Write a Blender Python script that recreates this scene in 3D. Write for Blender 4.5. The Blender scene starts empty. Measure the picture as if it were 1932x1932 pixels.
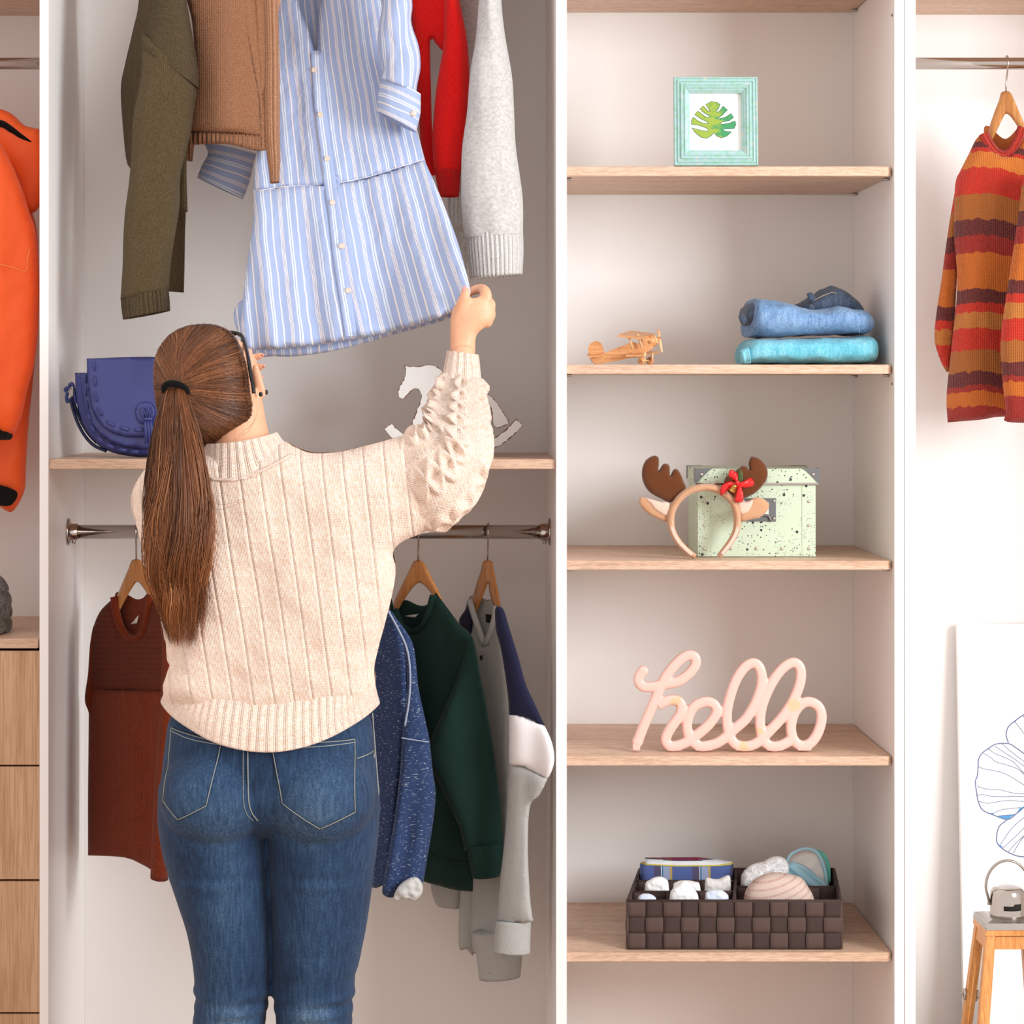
import bpy, bmesh, math, random
import numpy as np
from mathutils import Vector, Matrix, noise as mnoise
from mathutils.geometry import delaunay_2d_cdt
from mathutils.bvhtree import BVHTree

sc = bpy.context.scene
COL = sc.collection

# ---------------------------------------------------------------- camera
D, F, VX, VY, ZC = 4.5, 4500.0, 838.0, 730.0, 1.55
cam_d = bpy.data.cameras.new('camera')
cam = bpy.data.objects.new('camera', cam_d)
COL.objects.link(cam)
cam.location = (0, -D, ZC)
cam.rotation_euler = (math.pi / 2, 0, 0)
cam_d.sensor_width = 36.0
cam_d.lens = 36.0 * F / 1932.0
cam_d.shift_x = (966 - VX) / 1932.0
cam_d.shift_y = -(966 - VY) / 1932.0
cam_d.clip_start = 0.05
sc.camera = cam

# ---------------------------------------------------------------- light
w = bpy.data.worlds.new('world')
sc.world = w
w.use_nodes = True
bg = w.node_tree.nodes['Background']
bg.inputs[0].default_value = (1.0, 0.925, 0.885, 1)
bg.inputs[1].default_value = 0.98
side_light_d = bpy.data.lights.new('assumed_side_light', 'AREA')     # tall unseen light assumed to the right of the camera; no window is modelled
side_light_d.shape = 'RECTANGLE'
side_light_d.size, side_light_d.size_y = 1.1, 1.5
side_light_d.energy = 84
side_light_d.color = (0.93, 0.97, 1.0)
side_light = bpy.data.objects.new('assumed_side_light', side_light_d)
COL.objects.link(side_light)
side_light.location = (2.75, -2.35, 2.05)
side_light.rotation_euler = (Vector((0.35, 0.2, 1.2)) - Vector(side_light.location)).to_track_quat('-Z', 'Y').to_euler()
vs = sc.view_settings
vs.view_transform = 'Standard'
vs.look = 'None'
vs.exposure = 0.3
vs.gamma = 1.0
vs.use_curve_mapping = False

# ---------------------------------------------------------------- helpers
def P(px, py, Y=0.0):
    s = (D + Y) / F
    return ((px - VX) * s, Y, ZC - (py - VY) * s)

def S(Y):
    return (D + Y) / F

def lin(c):
    c = c / 255.0
    return c / 12.92 if c <= 0.04045 else ((c + 0.055) / 1.055) ** 2.4

def C(r, g, b):
    return (lin(r), lin(g), lin(b), 1.0)

def cr(pts, n=None, closed=False, step=None):
    """Catmull-Rom through pts; n samples per segment or a target step."""
    A = [np.array(p, float) for p in pts]
    N = len(A)
    out = []
    segs = N if closed else N - 1
    for i in range(segs):
        if closed:
            p0, p1, p2, p3 = A[(i - 1) % N], A[i], A[(i + 1) % N], A[(i + 2) % N]
        else:
            p1, p2 = A[i], A[i + 1]
            p0 = A[i - 1] if i > 0 else 2 * p1 - p2
            p3 = A[i + 2] if i + 2 < N else 2 * p2 - p1
        L = np.linalg.norm((p2 - p1)[:2]) if step else 0
        k = n if step is None else max(1, int(round(L / step)))
        if step and L < 1e-6:
            continue
        for j in range(k):
            t = j / k
            out.append(0.5 * ((2 * p1) + (p2 - p0) * t + (2 * p0 - 5 * p1 + 4 * p2 - p3) * t * t
                              + (-p0 + 3 * p1 - 3 * p2 + p3) * t ** 3))
    if not closed:
        out.append(A[-1])
    return out

class MB:
    """collects geometry for one mesh"""
    def __init__(s):
        s.v, s.f, s.uv, s.mi = [], [], [], []
    def add(s, v, f, uv=None, mi=0):
        o = len(s.v)
        s.v.extend([tuple(p) for p in v])
        s.f.extend([tuple(i + o for i in q) for q in f])
        s.uv.extend(uv if uv is not None else [(p[0], p[2]) for p in v])
        s.mi.extend([mi] * len(f))
        return s
    def build(s, name, mat, parent=None, smooth=True, label=None):
        me = bpy.data.meshes.new(name)
        me.from_pydata([tuple(map(float, p)) for p in s.v], [], s.f)
        mats = mat if isinstance(mat, (list, tuple)) else [mat]
        for m in mats:
            me.materials.append(m)
        if len(mats) > 1:
            me.polygons.foreach_set('material_index', s.mi)
        uvl = me.uv_layers.new(name='UVMap')
        li = np.empty(len(me.loops), dtype=np.int32)
        me.loops.foreach_get('vertex_index', li)
        ua = np.array(s.uv, dtype=np.float32)[li]
        uvl.data.foreach_set('uv', ua.ravel())
        if smooth:
            me.polygons.foreach_set('use_smooth', [True] * len(me.polygons))
        me.update()
        o = bpy.data.objects.new(name, me)
        COL.objects.link(o)
        if parent is not None:
            par(o, parent)
        if label:
            o['label'] = label
        return o

def par(o, parent):
    o.parent = parent
    if parent.type == 'EMPTY':
        o.matrix_parent_inverse = Matrix.Translation(parent.location).inverted()

def thing(name, label, cat, loc=(0, 0, 0), group=None):
    o = bpy.data.objects.new(name, None)
    COL.objects.link(o)
    o.location = loc
    o.empty_display_size = 0.05
    o['label'] = label
    o['category'] = cat
    if group:
        o['group'] = group
    return o

def tag(o, label, cat, group=None):
    o['label'] = label
    o['category'] = cat
    if group:
        o['group'] = group
    return o

def copy_tree(root, loc, label=None):
    r = root.copy(); COL.objects.link(r); r.location = loc
    if label: r['label'] = label
    for ch in list(root.children):
        c = ch.copy(); COL.objects.link(c); c.parent = r
        c.matrix_parent_inverse = ch.matrix_parent_inverse
        for g in list(ch.children):
            d = g.copy(); COL.objects.link(d); d.parent = c
            d.matrix_parent_inverse = g.matrix_parent_inverse
    return r

# ---- shapes -> (verts, faces, uvs)
def g_box(x0, x1, y0, y1, z0, z1, bev=0.0):
    if bev <= 0:
        v = [(x0, y0, z0), (x1, y0, z0), (x1, y1, z0), (x0, y1, z0),
             (x0, y0, z1), (x1, y0, z1), (x1, y1, z1), (x0, y1, z1)]
        f = [(0, 3, 2, 1), (4, 5, 6, 7), (0, 1, 5, 4), (1, 2, 6, 5), (2, 3, 7, 6), (3, 0, 4, 7)]
        return v, f, [(p[0], p[2]) for p in v]
    bm = bmesh.new()
    bmesh.ops.create_cube(bm, size=1.0)
    for q in bm.verts:
        q.co = Vector(((x0 + x1) / 2 + q.co.x * (x1 - x0), (y0 + y1) / 2 + q.co.y * (y1 - y0),
                       (z0 + z1) / 2 + q.co.z * (z1 - z0)))
    bmesh.ops.bevel(bm, geom=list(bm.edges), offset=bev, segments=2, affect='EDGES', profile=0.5)
    v = [tuple(q.co) for q in bm.verts]
    bm.verts.index_update()
    f = [tuple(q.index for q in fa.verts) for fa in bm.faces]
    bm.free()
    return v, f, [(p[0], p[2]) for p in v]

def g_tube(pts, r, n=10, flat=1.0, up=None, cap=True, closed=False):
    """sweep an ellipse; r scalar or list; flat scales the second axis"""
    pts = [np.array(p, float) for p in pts]
    N = len(pts)
    R = [r] * N if np.isscalar(r) else list(r)
    T = []
    for i in range(N):
        if closed:
            d = pts[(i + 1) % N] - pts[i - 1]
        else:
            d = pts[min(i + 1, N - 1)] - pts[max(i - 1, 0)]
        L = np.linalg.norm(d)
        T.append(d / L if L > 1e-12 else np.array((0, 0, 1.0)))
    ref = np.array(up if up is not None else (0, 1.0, 0))
    a = np.cross(T[0], ref)
    if np.linalg.norm(a) < 1e-4:
        a = np.cross(T[0], (1.0, 0, 0))
    a /= np.linalg.norm(a)
    v, f, uv = [], [], []
    ln = 0
    for i in range(N):
        if up is not None:
            aa = np.cross(T[i], ref)
            if np.linalg.norm(aa) > 1e-4:
                a = aa / np.linalg.norm(aa)
        else:
            a = a - T[i] * np.dot(a, T[i]); a /= max(1e-9, np.linalg.norm(a))
        b = np.cross(T[i], a)
        if i: ln += np.linalg.norm(pts[i] - pts[i - 1])
        for j in range(n):
            t = 2 * math.pi * j / n
            v.append(pts[i] + R[i] * (a * math.cos(t) + b * flat * math.sin(t)))
            uv.append((j / n * 6.283 * (max(R) or 1), ln))
    M = N if closed else N - 1
    for i in range(M):
        i2 = (i + 1) % N
        for j in range(n):
            k = (j + 1) % n
            f.append((i * n + j, i * n + k, i2 * n + k, i2 * n + j))
    if cap and not closed:
        f.append(tuple(range(n))[::-1])
        f.append(tuple((N - 1) * n + j for j in range(n)))
    return v, f, uv

def g_lathe(prof, center, axis='Z', n=24):
    """prof: list of (radius, height)"""
    v, f, uv = [], [], []
    cx, cy, cz = center
    for (r, h) in prof:
        for j in range(n):
            t = 2 * math.pi * j / n
            a, b = r * math.cos(t), r * math.sin(t)
            if axis == 'Z': v.append((cx + a, cy + b, cz + h))
            elif axis == 'Y': v.append((cx + a, cy + h, cz + b))
            else: v.append((cx + h, cy + a, cz + b))
            uv.append((j / n, h))
    for i in range(len(prof) - 1):
        for j in range(n):
            k = (j + 1) % n
            f.append((i * n + j, i * n + k, (i + 1) * n + k, (i + 1) * n + j))
    f.append(tuple(range(n))[::-1])
    f.append(tuple((len(prof) - 1) * n + j for j in range(n)))
    return v, f, uv

def g_ellipsoid(c, r, nu=20, nv=12, rot=None):
    v, f, uv = [], [], []
    R = rot or Matrix.Identity(3)
    for i in range(nv + 1):
        ph = math.pi * i / nv
        for j in range(nu):
            t = 2 * math.pi * j / nu
            p = R @ Vector((r[0] * math.sin(ph) * math.cos(t), r[1] * math.sin(ph) * math.sin(t), r[2] * math.cos(ph)))
            v.append((c[0] + p.x, c[1] + p.y, c[2] + p.z)); uv.append((j / nu, i / nv))
    for i in range(nv):
        for j in range(nu):
            k = (j + 1) % nu
            f.append((i * nu + j, (i + 1) * nu + j, (i + 1) * nu + k, i * nu + k))
    return v, f, uv

def in_poly(poly, X, Yv):
    res = np.zeros(X.shape, bool)
    n = len(poly)
    for i in range(n):
        x1, y1 = poly[i][0], poly[i][1]
        x2, y2 = poly[(i + 1) % n][0], poly[(i + 1) % n][1]
        if y1 == y2: continue
        c = (y1 > Yv) != (y2 > Yv)
        res ^= c & (X < (x2 - x1) * (Yv - y1) / (y2 - y1) + x1)
    return res

def g_puff(outline, Y, k=1.0, T=30.0, step=6.0, back=1.0, front=1.0, fold=None, uvf=None, uvrot=0.0,
           holes=(), raw=False, hout=None):
    """inflate a 2-D outline given in frame pixels into a closed volume standing at depth Y
    (Y may be a function of px,py). T = max half thickness, in pixel-sized units."""
    loops = [outline] + list(holes)
    loops = [[tuple(p[:2]) for p in (lp if raw else cr(lp, closed=True, step=step))] for lp in loops]
    if raw:
        dl = []
        for lp in loops:
            o2 = []
            for i in range(len(lp)):
                a, b = np.array(lp[i]), np.array(lp[(i + 1) % len(lp)])
                m = max(1, int(round(np.linalg.norm(b - a) / step)))
                for j in range(m): o2.append(tuple(a + (b - a) * j / m))
            dl.append(o2)
        loops = dl
    allp = [p for lp in loops for p in lp]
    xs = [p[0] for p in allp]; ys = [p[1] for p in allp]
    x0, x1, y0, y1 = min(xs), max(xs), min(ys), max(ys)
    bx_ = (x0, x1, y0, y1)
    if hout is not None:
        x0, x1 = min(x0, min(p[0] for p in hout)), max(x1, max(p[0] for p in hout)); y0, y1 = min(y0, min(p[1] for p in hout)), max(y1, max(p[1] for p in hout))
    cell = max(step * 0.5, max(x1 - x0, y1 - y0) / 150.0)
    gx = np.arange(x0 - 2 * cell, x1 + 2.5 * cell, cell); gy = np.arange(y0 - 2 * cell, y1 + 2.5 * cell, cell)
    GX, GY = np.meshgrid(gx, gy)
    mask = np.zeros(GX.shape, bool)
    for lp in (loops if hout is None else [[tuple(p[:2]) for p in cr(hout, closed=True, step=step)]]): mask ^= in_poly(lp, GX, GY)
    h = np.zeros(GX.shape)
    N_ = max(8, 0.7 * min(GX.shape))
    om = 2.0 / (1.0 + math.sin(math.pi / N_))
    ii, jj = np.indices(h.shape)
    c2 = cell * cell
    inner = np.zeros_like(mask); inner[1:-1, 1:-1] = mask[1:-1, 1:-1]
    cb = [inner & ((ii + jj) % 2 == q) for q in (0, 1)]
    idx = []
    Wd = h.shape[1]
    for m_ in cb:
        k_ = np.nonzero(m_.ravel())[0]; idx.append(k_)
    hf_ = h.ravel()
    for _ in range(int(2.6 * N_) + 20):
        for k_ in idx:
            g_ = (hf_[k_ - 1] + hf_[k_ + 1] + hf_[k_ - Wd] + hf_[k_ + Wd] + c2) * 0.25
            hf_[k_] += om * (g_ - hf_[k_])
    h = hf_.reshape(GX.shape)
    x0, x1, y0, y1 = bx_
    # interior points
    pts = []
    row = 0
    yy = y0 + step * 0.5
    segA = np.array([p for lp in loops for p in lp]); 
    while yy < y1:
        xx = x0 + (step * 0.5 if row % 2 else step)
        while xx < x1:
            pts.append((xx, yy)); xx += step
        yy += step * 0.87; row += 1
    if pts:
        pa = np.array(pts)
        ins = np.zeros(len(pa), bool)
        for lp in loops: ins ^= in_poly(lp, pa[:, 0], pa[:, 1])
        pa = pa[ins]
        if len(pa):
            keep = np.ones(len(pa), bool)
            for a in range(0, len(pa), 400):
                d2 = ((pa[a:a + 400, None, :] - segA[None, :, :]) ** 2).sum(2).min(1)
                keep[a:a + 400] = d2 > (0.55 * step) ** 2
            pa = pa[keep]
    else:
        pa = np.zeros((0, 2))
    V2 = [Vector(p) for p in segA] + [Vector(p) for p in pa]
    E = []; o = 0
    for lp in loops:
        n = len(lp)
        E += [(o + i, o + (i + 1) % n) for i in range(n)]; o += n
    nb = o
    rv, re, rf, ov, oe, of = delaunay_2d_cdt(V2, E, [], 0, 1e-5)
    rv = np.array([(p.x, p.y) for p in rv])
    isb = np.array([any(i < nb for i in src) for src in ov]) if len(ov) else np.zeros(0, bool)
    tri = np.array([t for t in rf if len(t) == 3])
    cen = rv[tri].mean(1)
    ok = np.zeros(len(tri), bool)
    for lp in loops: ok ^= in_poly(lp, cen[:, 0], cen[:, 1])
    tri = tri[ok]
    fx = (rv[:, 0] - gx[0]) / cell; fy = (rv[:, 1] - gy[0]) / cell
    ix = np.clip(fx.astype(int), 0, len(gx) - 2); iy = np.clip(fy.astype(int), 0, len(gy) - 2)
    tx = fx - ix; ty = fy - iy
    hv = (h[iy, ix] * (1 - tx) * (1 - ty) + h[iy, ix + 1] * tx * (1 - ty) + h[iy + 1, ix] * (1 - tx) * ty + h[iy + 1, ix + 1] * tx * ty)
    e = np.sqrt(np.maximum(0, 2 * hv))
    if hout is None: e[isb] = 0
    else: isb &= e < 12.0; e[isb] = 0
    d = T * np.tanh(k * e / T)
    nV = len(rv)
    vf, vb, uv = [], [], []
    ca, sa = math.cos(uvrot), math.sin(uvrot)
    for i in range(nV):
        px, py = rv[i]
        y = Y(px, py) if callable(Y) else Y
        b = P(px, py, y); s = S(y)
        dd = d[i] * s
        fo = 0.0
        if fold is not None and not isb[i]:
            fo = fold(px, py) * s * min(1.0, e[i] / (2.0 * step + 1e-6))
        vf.append((b[0], b[1] - dd * front - fo, b[2]))
        vb.append((b[0], b[1] + dd * back - fo * (0.5 if back else 0), b[2]))
        if uvf: u_, v_ = uvf(px, py); uv.append((u_ * 0.001, v_ * 0.001))
        else: uv.append(((px * ca + py * sa) * 0.001, (-px * sa + py * ca) * 0.001))
    V = list(vf); U = list(uv); mp = {}
    for i in range(nV):
        if isb[i]: mp[i] = i
        else:
            mp[i] = len(V); V.append(vb[i]); U.append(uv[i])
    Fc = []
    for t in tri:
        a, b, c = map(int, t)
        Fc.append((a, c, b))
        if not (isb[a] and isb[b] and isb[c]): Fc.append((mp[a], mp[b], mp[c]))
    # orientation: front should face -Y
    a, b, c = [np.array(V[q]) for q in Fc[0]]
    if np.cross(b - a, c - a)[1] > 0:
        Fc = [q[::-1] for q in Fc]
    return V, Fc, U

def puff(name, outline, Y, mat, parent=None, smooth=True, label=None, **kw):
    v, f, u = g_puff(outline, Y, **kw)
    return MB().add(v, f, u).build(name, mat, parent, smooth, label)

def g_loft(rows, n=36, m=None, expo=2.0, disp=None, cap=(True, True), uvW=None, mouth=0, mouth0=0, seg=8, bow=None, uvscale=1.0):
    """rows: (Lx,Ly,Rx,Ry,Y,halfdepth[m][,bow px]) in frame pixels; ellipse-like rings. mouth: hollow end"""
    R = [tuple(r) + ((0.0,) if len(r) == 6 else ()) for r in rows]
    Q = cr(R, n=seg)
    N = len(Q)
    v, f, uv = [], [], []
    prev = None; ln = 0
    ws = [math.hypot(q[2] - q[0], q[3] - q[1]) for q in Q]
    W = uvW if uvW else max(ws) * 0.001 * 2.2
    rings = []
    for i, q in enumerate(Q):
        Yc, dep = q[4], max(1e-5, q[5])
        L = np.array(P(q[0], q[1], Yc)); Rr = np.array(P(q[2], q[3], Yc))
        c = (L + Rr) / 2; a = (Rr - L) / 2
        if prev is not None: ln += np.linalg.norm(c - prev)
        prev = c
        rings.append((c, a, dep, q[6] * S(Yc), ln))
    tot = max(ln, 1e-6)
    def ring(c, a, dep, bw, ln, sc_=1.0, off=np.zeros(3), dodisp=True):
        al = np.linalg.norm(a)
        for j in range(n + 1):
            t = -math.pi / 2 + 2 * math.pi * j / n
            ct, st = math.cos(t), math.sin(t)
            cc = math.copysign(abs(ct) ** (2 / expo), ct); ss = math.copysign(abs(st) ** (2 / expo), st)
            p = c + a * cc * sc_ + np.array((0, -dep * ss * sc_, 0)) + np.array((0, 0, -bw * (1 - cc * cc)))
            if disp and dodisp:
                dv = disp(ln / tot, (j / n), ct, st)
                nr = a / max(al, 1e-6) * (cc / max(al, 1e-6)) + np.array((0, -ss / dep, 0))
                L_ = np.linalg.norm(nr)
                if L_ > 1e-9: p = p + nr / L_ * dv
            v.append(p + off); uv.append((j / n * W, ln * uvscale))
    if mouth0:
        c, a, dep, bw, l0 = rings[0]
        dirv = rings[min(2, N - 1)][0] - c; dirv = dirv / max(1e-9, np.linalg.norm(dirv))
        ring(c, a, dep, bw, l0, 0.80, dirv * mouth0, False)
        ring(c, a, dep, bw, l0, 0.90, dirv * 0.001, False)
    for rg in rings: ring(*rg)
    if mouth:
        c, a, dep, bw, l0 = rings[-1]
        dirv = rings[max(0, N - 3)][0] - c; dirv = dirv / max(1e-9, np.linalg.norm(dirv))
        ring(c, a, dep, bw, l0, 0.90, dirv * 0.001, False)
        ring(c, a, dep, bw, l0, 0.80, dirv * mouth, False)
    NR = len(v) // (n + 1); s = n + 1
    for i in range(NR - 1):
        for j in range(n):
            f.append((i * s + j, i * s + j + 1, (i + 1) * s + j + 1, (i + 1) * s + j))
    for e, ri in ((0, 0), (1, NR - 1)):
        if cap[e]:
            cp = np.mean([v[ri * s + j] for j in range(n)], axis=0)
            v.append(cp); uv.append((W / 2, 0)); ci = len(v) - 1
            for j in range(n):
                q = (ci, ri * s + j, ri * s + j + 1)
                f.append(q if e == 1 else q[::-1])
    return v, f, uv

def loft(name, rows, mat, parent=None, smooth=True, label=None, **kw):
    v, f, u = g_loft(rows, **kw)
    return MB().add(v, f, u).build(name, mat, parent, smooth, label)

def tube(name, pts, r, mat, parent=None, label=None, smooth=True, **kw):
    v, f, u = g_tube(pts, r, **kw)
    return MB().add(v, f, u).build(name, mat, parent, smooth, label)

def ppath(pts, Y, n=6):
    """pixel path (px,py[,dY]) -> smooth 3-D path at depth Y"""
    q = cr([(p[0], p[1], (p[2] if len(p) > 2 else 0.0)) for p in pts], n=n)
    return [P(a[0], a[1], Y + a[2]) for a in q]

def box(name, dims, mat, parent=None, bev=0.0, label=None, smooth=False):
    v, f, u = g_box(*dims, bev=bev)
    return MB().add(v, f, u).build(name, mat, parent, smooth, label)

def remesh(mb, voxel, smooth_it=4, fac=0.5):
    """union of overlapping closed shapes -> one continuous surface (verts, faces)"""
    o = mb.build('tmp_shape', None_mat)
    m = o.modifiers.new('r', 'REMESH'); m.mode = 'VOXEL'; m.voxel_size = voxel; m.use_smooth_shade = True
    if smooth_it:
        s_ = o.modifiers.new('s', 'SMOOTH'); s_.factor = fac; s_.iterations = smooth_it
    dg = bpy.context.evaluated_depsgraph_get()
    me = bpy.data.meshes.new_from_object(o.evaluated_get(dg))
    v = [tuple(q.co) for q in me.vertices]; f = [tuple(p.vertices) for p in me.polygons]
    om = o.data
    bpy.data.objects.remove(o); bpy.data.meshes.remove(om); bpy.data.meshes.remove(me)
    return v, f

def bvh(vf):
    return BVHTree.FromPolygons([Vector(p) for p in vf[0]], vf[1])

def onto(tree, px, py, Yref, lift=0.001, far=-1.2):
    """point on the camera side of a surface at the place of (px,py) seen at depth Yref"""
    x, y, z = P(px, py, Yref)
    h = tree.ray_cast(Vector((x, far, z)), Vector((0, 1, 0)))
    yy = h[0].y if h[0] is not None else Yref
    return (x, yy - lift, z)

# ---- materials
class NT:
    def __init__(s, name):
        s.m = bpy.data.materials.new(name); s.m.use_nodes = True
        s.n = s.m.node_tree.nodes; s.l = s.m.node_tree.links
        s.b = s.n['Principled BSDF']; s.out = s.n['Material Output']
    def put(s, sock, val):
        if isinstance(val, bpy.types.NodeSocket): s.l.new(val, sock)
        elif val is not None: sock.default_value = val
    def math(s, op, a, b=None, c=None, clamp=False):
        n = s.n.new('ShaderNodeMath'); n.operation = op; n.use_clamp = clamp
        s.put(n.inputs[0], a); s.put(n.inputs[1], b)
        if c is not None: s.put(n.inputs[2], c)
        return n.outputs[0]
    def mix(s, fac, a, b, typ='MIX'):
        n = s.n.new('ShaderNodeMix'); n.data_type = 'RGBA'; n.blend_type = typ
        s.put(n.inputs['Factor'], fac); s.put(n.inputs['A'], a) if False else s.put(n.inputs[6], a); s.put(n.inputs[7], b)
        return n.outputs[2]
    def uv(s):
        return s.n.new('ShaderNodeUVMap').outputs[0]
    def obj(s):
        return s.n.new('ShaderNodeTexCoord').outputs['Object']
    def sep(s, v):
        n = s.n.new('ShaderNodeSeparateXYZ'); s.l.new(v, n.inputs[0]); return n.outputs
    def comb(s, x, y, z):
        n = s.n.new('ShaderNodeCombineXYZ')
        for i, q in enumerate((x, y, z)): s.put(n.inputs[i], q)
        return n.outputs[0]
    def scale(s, v, sx, sy, sz, rot=(0, 0, 0)):
        n = s.n.new('ShaderNodeMapping'); s.l.new(v, n.inputs[0]); n.inputs['Scale'].default_value = (sx, sy, sz)
        n.inputs['Rotation'].default_value = rot
        return n.outputs[0]
    def noise(s, v, scale, detail=2.0, rough=0.5, dist=0.0):
        n = s.n.new('ShaderNodeTexNoise'); s.put(n.inputs['Vector'], v)
        n.inputs['Scale'].default_value = scale; n.inputs['Detail'].default_value = detail
        n.inputs['Roughness'].default_value = rough; n.inputs['Distortion'].default_value = dist
        return n.outputs['Fac']
    def voro(s, v, scale, feature='F1'):
        n = s.n.new('ShaderNodeTexVoronoi'); n.feature = feature; s.put(n.inputs['Vector'], v); n.inputs['Scale'].default_value = scale
        return n
    def ramp(s, fac, stops, interp='LINEAR'):
        n = s.n.new('ShaderNodeValToRGB'); r = n.color_ramp; r.interpolation = interp
        while len(r.elements) < len(stops): r.elements.new(0.5)
        for e, (p, c) in zip(r.elements, stops): e.position = p
        for e, (p, c) in zip(r.elements, stops): e.color = c if len(c) == 4 else (*c, 1)
        s.put(n.inputs[0], fac)
        return n.outputs[0]
    def bump(s, h, strength=0.5, dist=0.001):
        n = s.n.new('ShaderNodeBump'); n.inputs['Strength'].default_value = strength
        n.inputs['Distance'].default_value = dist; s.put(n.inputs['Height'], h)
        s.l.new(n.outputs[0], s.b.inputs['Normal'])
    def set(s, color=None, rough=None, metal=None, spec=None, sheen=None, coat=None, sss=None):
        b = s.b.inputs
        if color is not None: s.put(b['Base Color'], color)
        if rough is not None: s.put(b['Roughness'], rough)
        if metal is not None: b['Metallic'].default_value = metal
        if spec is not None: b['Specular IOR Level'].default_value = spec
        if sheen is not None:
            b['Sheen Weight'].default_value = sheen; b['Sheen Roughness'].default_value = 0.5
        if coat is not None: b['Coat Weight'].default_value = coat; b['Coat Roughness'].default_value = 0.1
        if sss is not None:
            b['Subsurface Weight'].default_value = sss; b['Subsurface Radius'].default_value = (0.01, 0.004, 0.002)
        return s.m

def plain(name, col, rough=0.6, metal=0.0, spec=0.4, grain=0.0, gscale=200, bump=0.0, sheen=None, coat=None):
    t = NT(name)
    c = col
    if grain or bump:
        nz = t.noise(t.obj(), gscale, 3.0)
        if grain:
            c = t.mix(nz, tuple(max(0, q * (1 - grain)) for q in col[:3]) + (1,), tuple(min(1, q * (1 + grain)) for q in col[:3]) + (1,))
        if bump: t.bump(nz, bump, 0.0008)
    return t.set(c, rough, metal, spec, sheen, coat)

None_mat = plain('scratch', (0.5, 0.5, 0.5, 1))

def knit(name, c1, c2, w=0.0055, h=0.0042, rib=0.0, ribamp=1.0, strength=0.7, mel=260, sheen=0.08, thin=0.0, horiz=False, stripes=None, dist=0.0016):
    """V-stitch knit in UV metres. rib: rib period; thin: period of thin ladder grooves"""
    t = NT(name)
    u, v, _ = t.sep(t.uv())
    if horiz: u, v = v, u
    fu = t.math('FRACT', t.math('MULTIPLY', u, 1 / w))
    a = t.math('ABSOLUTE', t.math('MULTIPLY_ADD', fu, 2.0, -1.0))
    s_ = t.math('FRACT', t.math('MULTIPLY_ADD', v, 1 / h, t.math('MULTIPLY', a, 0.7)))
    leg = t.math('SINE', t.math('MULTIPLY', a, math.pi))
    rowp = t.math('SINE', t.math('MULTIPLY', s_, math.pi))
    hgt = t.math('MULTIPLY', t.math('POWER', leg, 0.7), t.math('MULTIPLY_ADD', rowp, 0.6, 0.4))
    if rib:
        rr = t.math('SINE', t.math('MULTIPLY', u, 2 * math.pi / rib))
        hgt = t.math('ADD', hgt, t.math('MULTIPLY', rr, ribamp))
    if thin:
        q = t.math('FRACT', t.math('MULTIPLY', u, 1 / thin))
        d = t.math('MULTIPLY', t.math('ABSOLUTE', t.math('SUBTRACT', q, 0.5)), thin / 0.0036)
        g = t.math('MAXIMUM', t.math('SUBTRACT', 1.0, d), 0.0)
        g2 = t.math('MAXIMUM', t.math('SUBTRACT', 1.0, t.math('ABSOLUTE', t.math('SUBTRACT', d, 1.7))), 0.0)
        hgt = t.math('ADD', t.math('SUBTRACT', hgt, t.math('MULTIPLY', g, 3.2)), t.math('MULTIPLY', g2, 0.9))
    hgt = t.math('ADD', hgt, t.math('MULTIPLY', t.noise(t.obj(), 900, 2.0), 0.5))
    nz = t.noise(t.obj(), mel, 3.0, 0.7)
    fac = t.ramp(nz, [(0.35, (0, 0, 0, 1)), (0.65, (1, 1, 1, 1))])
    col = t.mix(fac, c1, c2)
    if stripes is not None:
        col = stripes(t, u, v, fac)
    t.bump(hgt, strength, dist)
    return t.set(col, 0.9, 0, 0.15, sheen)

def wood(name, c1, c2, c3, scale=1.0, axis='x', rough=0.45, contrast=1.0):
    t = NT(name)
    o = t.obj()
    st = {'x': (1.2, 14, 30), 'z': (20, 14, 1.0), 'y': (18, 1.2, 18)}[axis]
    mp = t.scale(o, *[q * scale for q in st])
    n1 = t.noise(mp, 2.2, 4.0, 0.6, 0.7)
    mp2 = t.scale(o, *[q * scale * k_ for q, k_ in zip(st, (22, 9, 9) if axis == 'x' else (9, 9, 6) if axis == 'z' else (9, 6, 9))])
    n2 = t.noise(mp2, 2.0, 2.0, 0.5, 0.3)
    col = t.ramp(n1, [(0.25, c1), (0.5, c2), (0.78, c3)])
    dk = t.ramp(n2, [(0.40, (0.74, 0.70, 0.67, 1)), (0.55, (1, 1, 1, 1))])
    col = t.mix(0.75 * contrast, col, dk, 'MULTIPLY')
    t.bump(n2, 0.25, 0.0006)
    return t.set(col, rough, 0, 0.35)


def wverts(o):
    """world-space vertices and faces of a thing (all its descendants)"""
    V, Fs = [], []
    st = [(o, Vector((0, 0, 0)))]
    def world(q):
        m = Matrix.LocRotScale(q.location, q.rotation_euler, q.scale)
        return (world(q.parent) @ q.matrix_parent_inverse @ m) if q.parent else m
    def rec(q):
        if q.type == 'MESH':
            W = world(q); k = len(V)
            V.extend([W @ v.co for v in q.data.vertices]); Fs.extend([tuple(i + k for i in p.vertices) for p in q.data.polygons])
        for c in q.children: rec(c)
    rec(o)
    return V, Fs

def lift(o, d):
    """move a thing with all its parts"""
    o.location = Vector(o.location) + Vector(d)

def rest(o, z, gap=0.0006):
    V, _ = wverts(o)
    lift(o, (0, 0, z + gap - min(v.z for v in V)))

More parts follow.
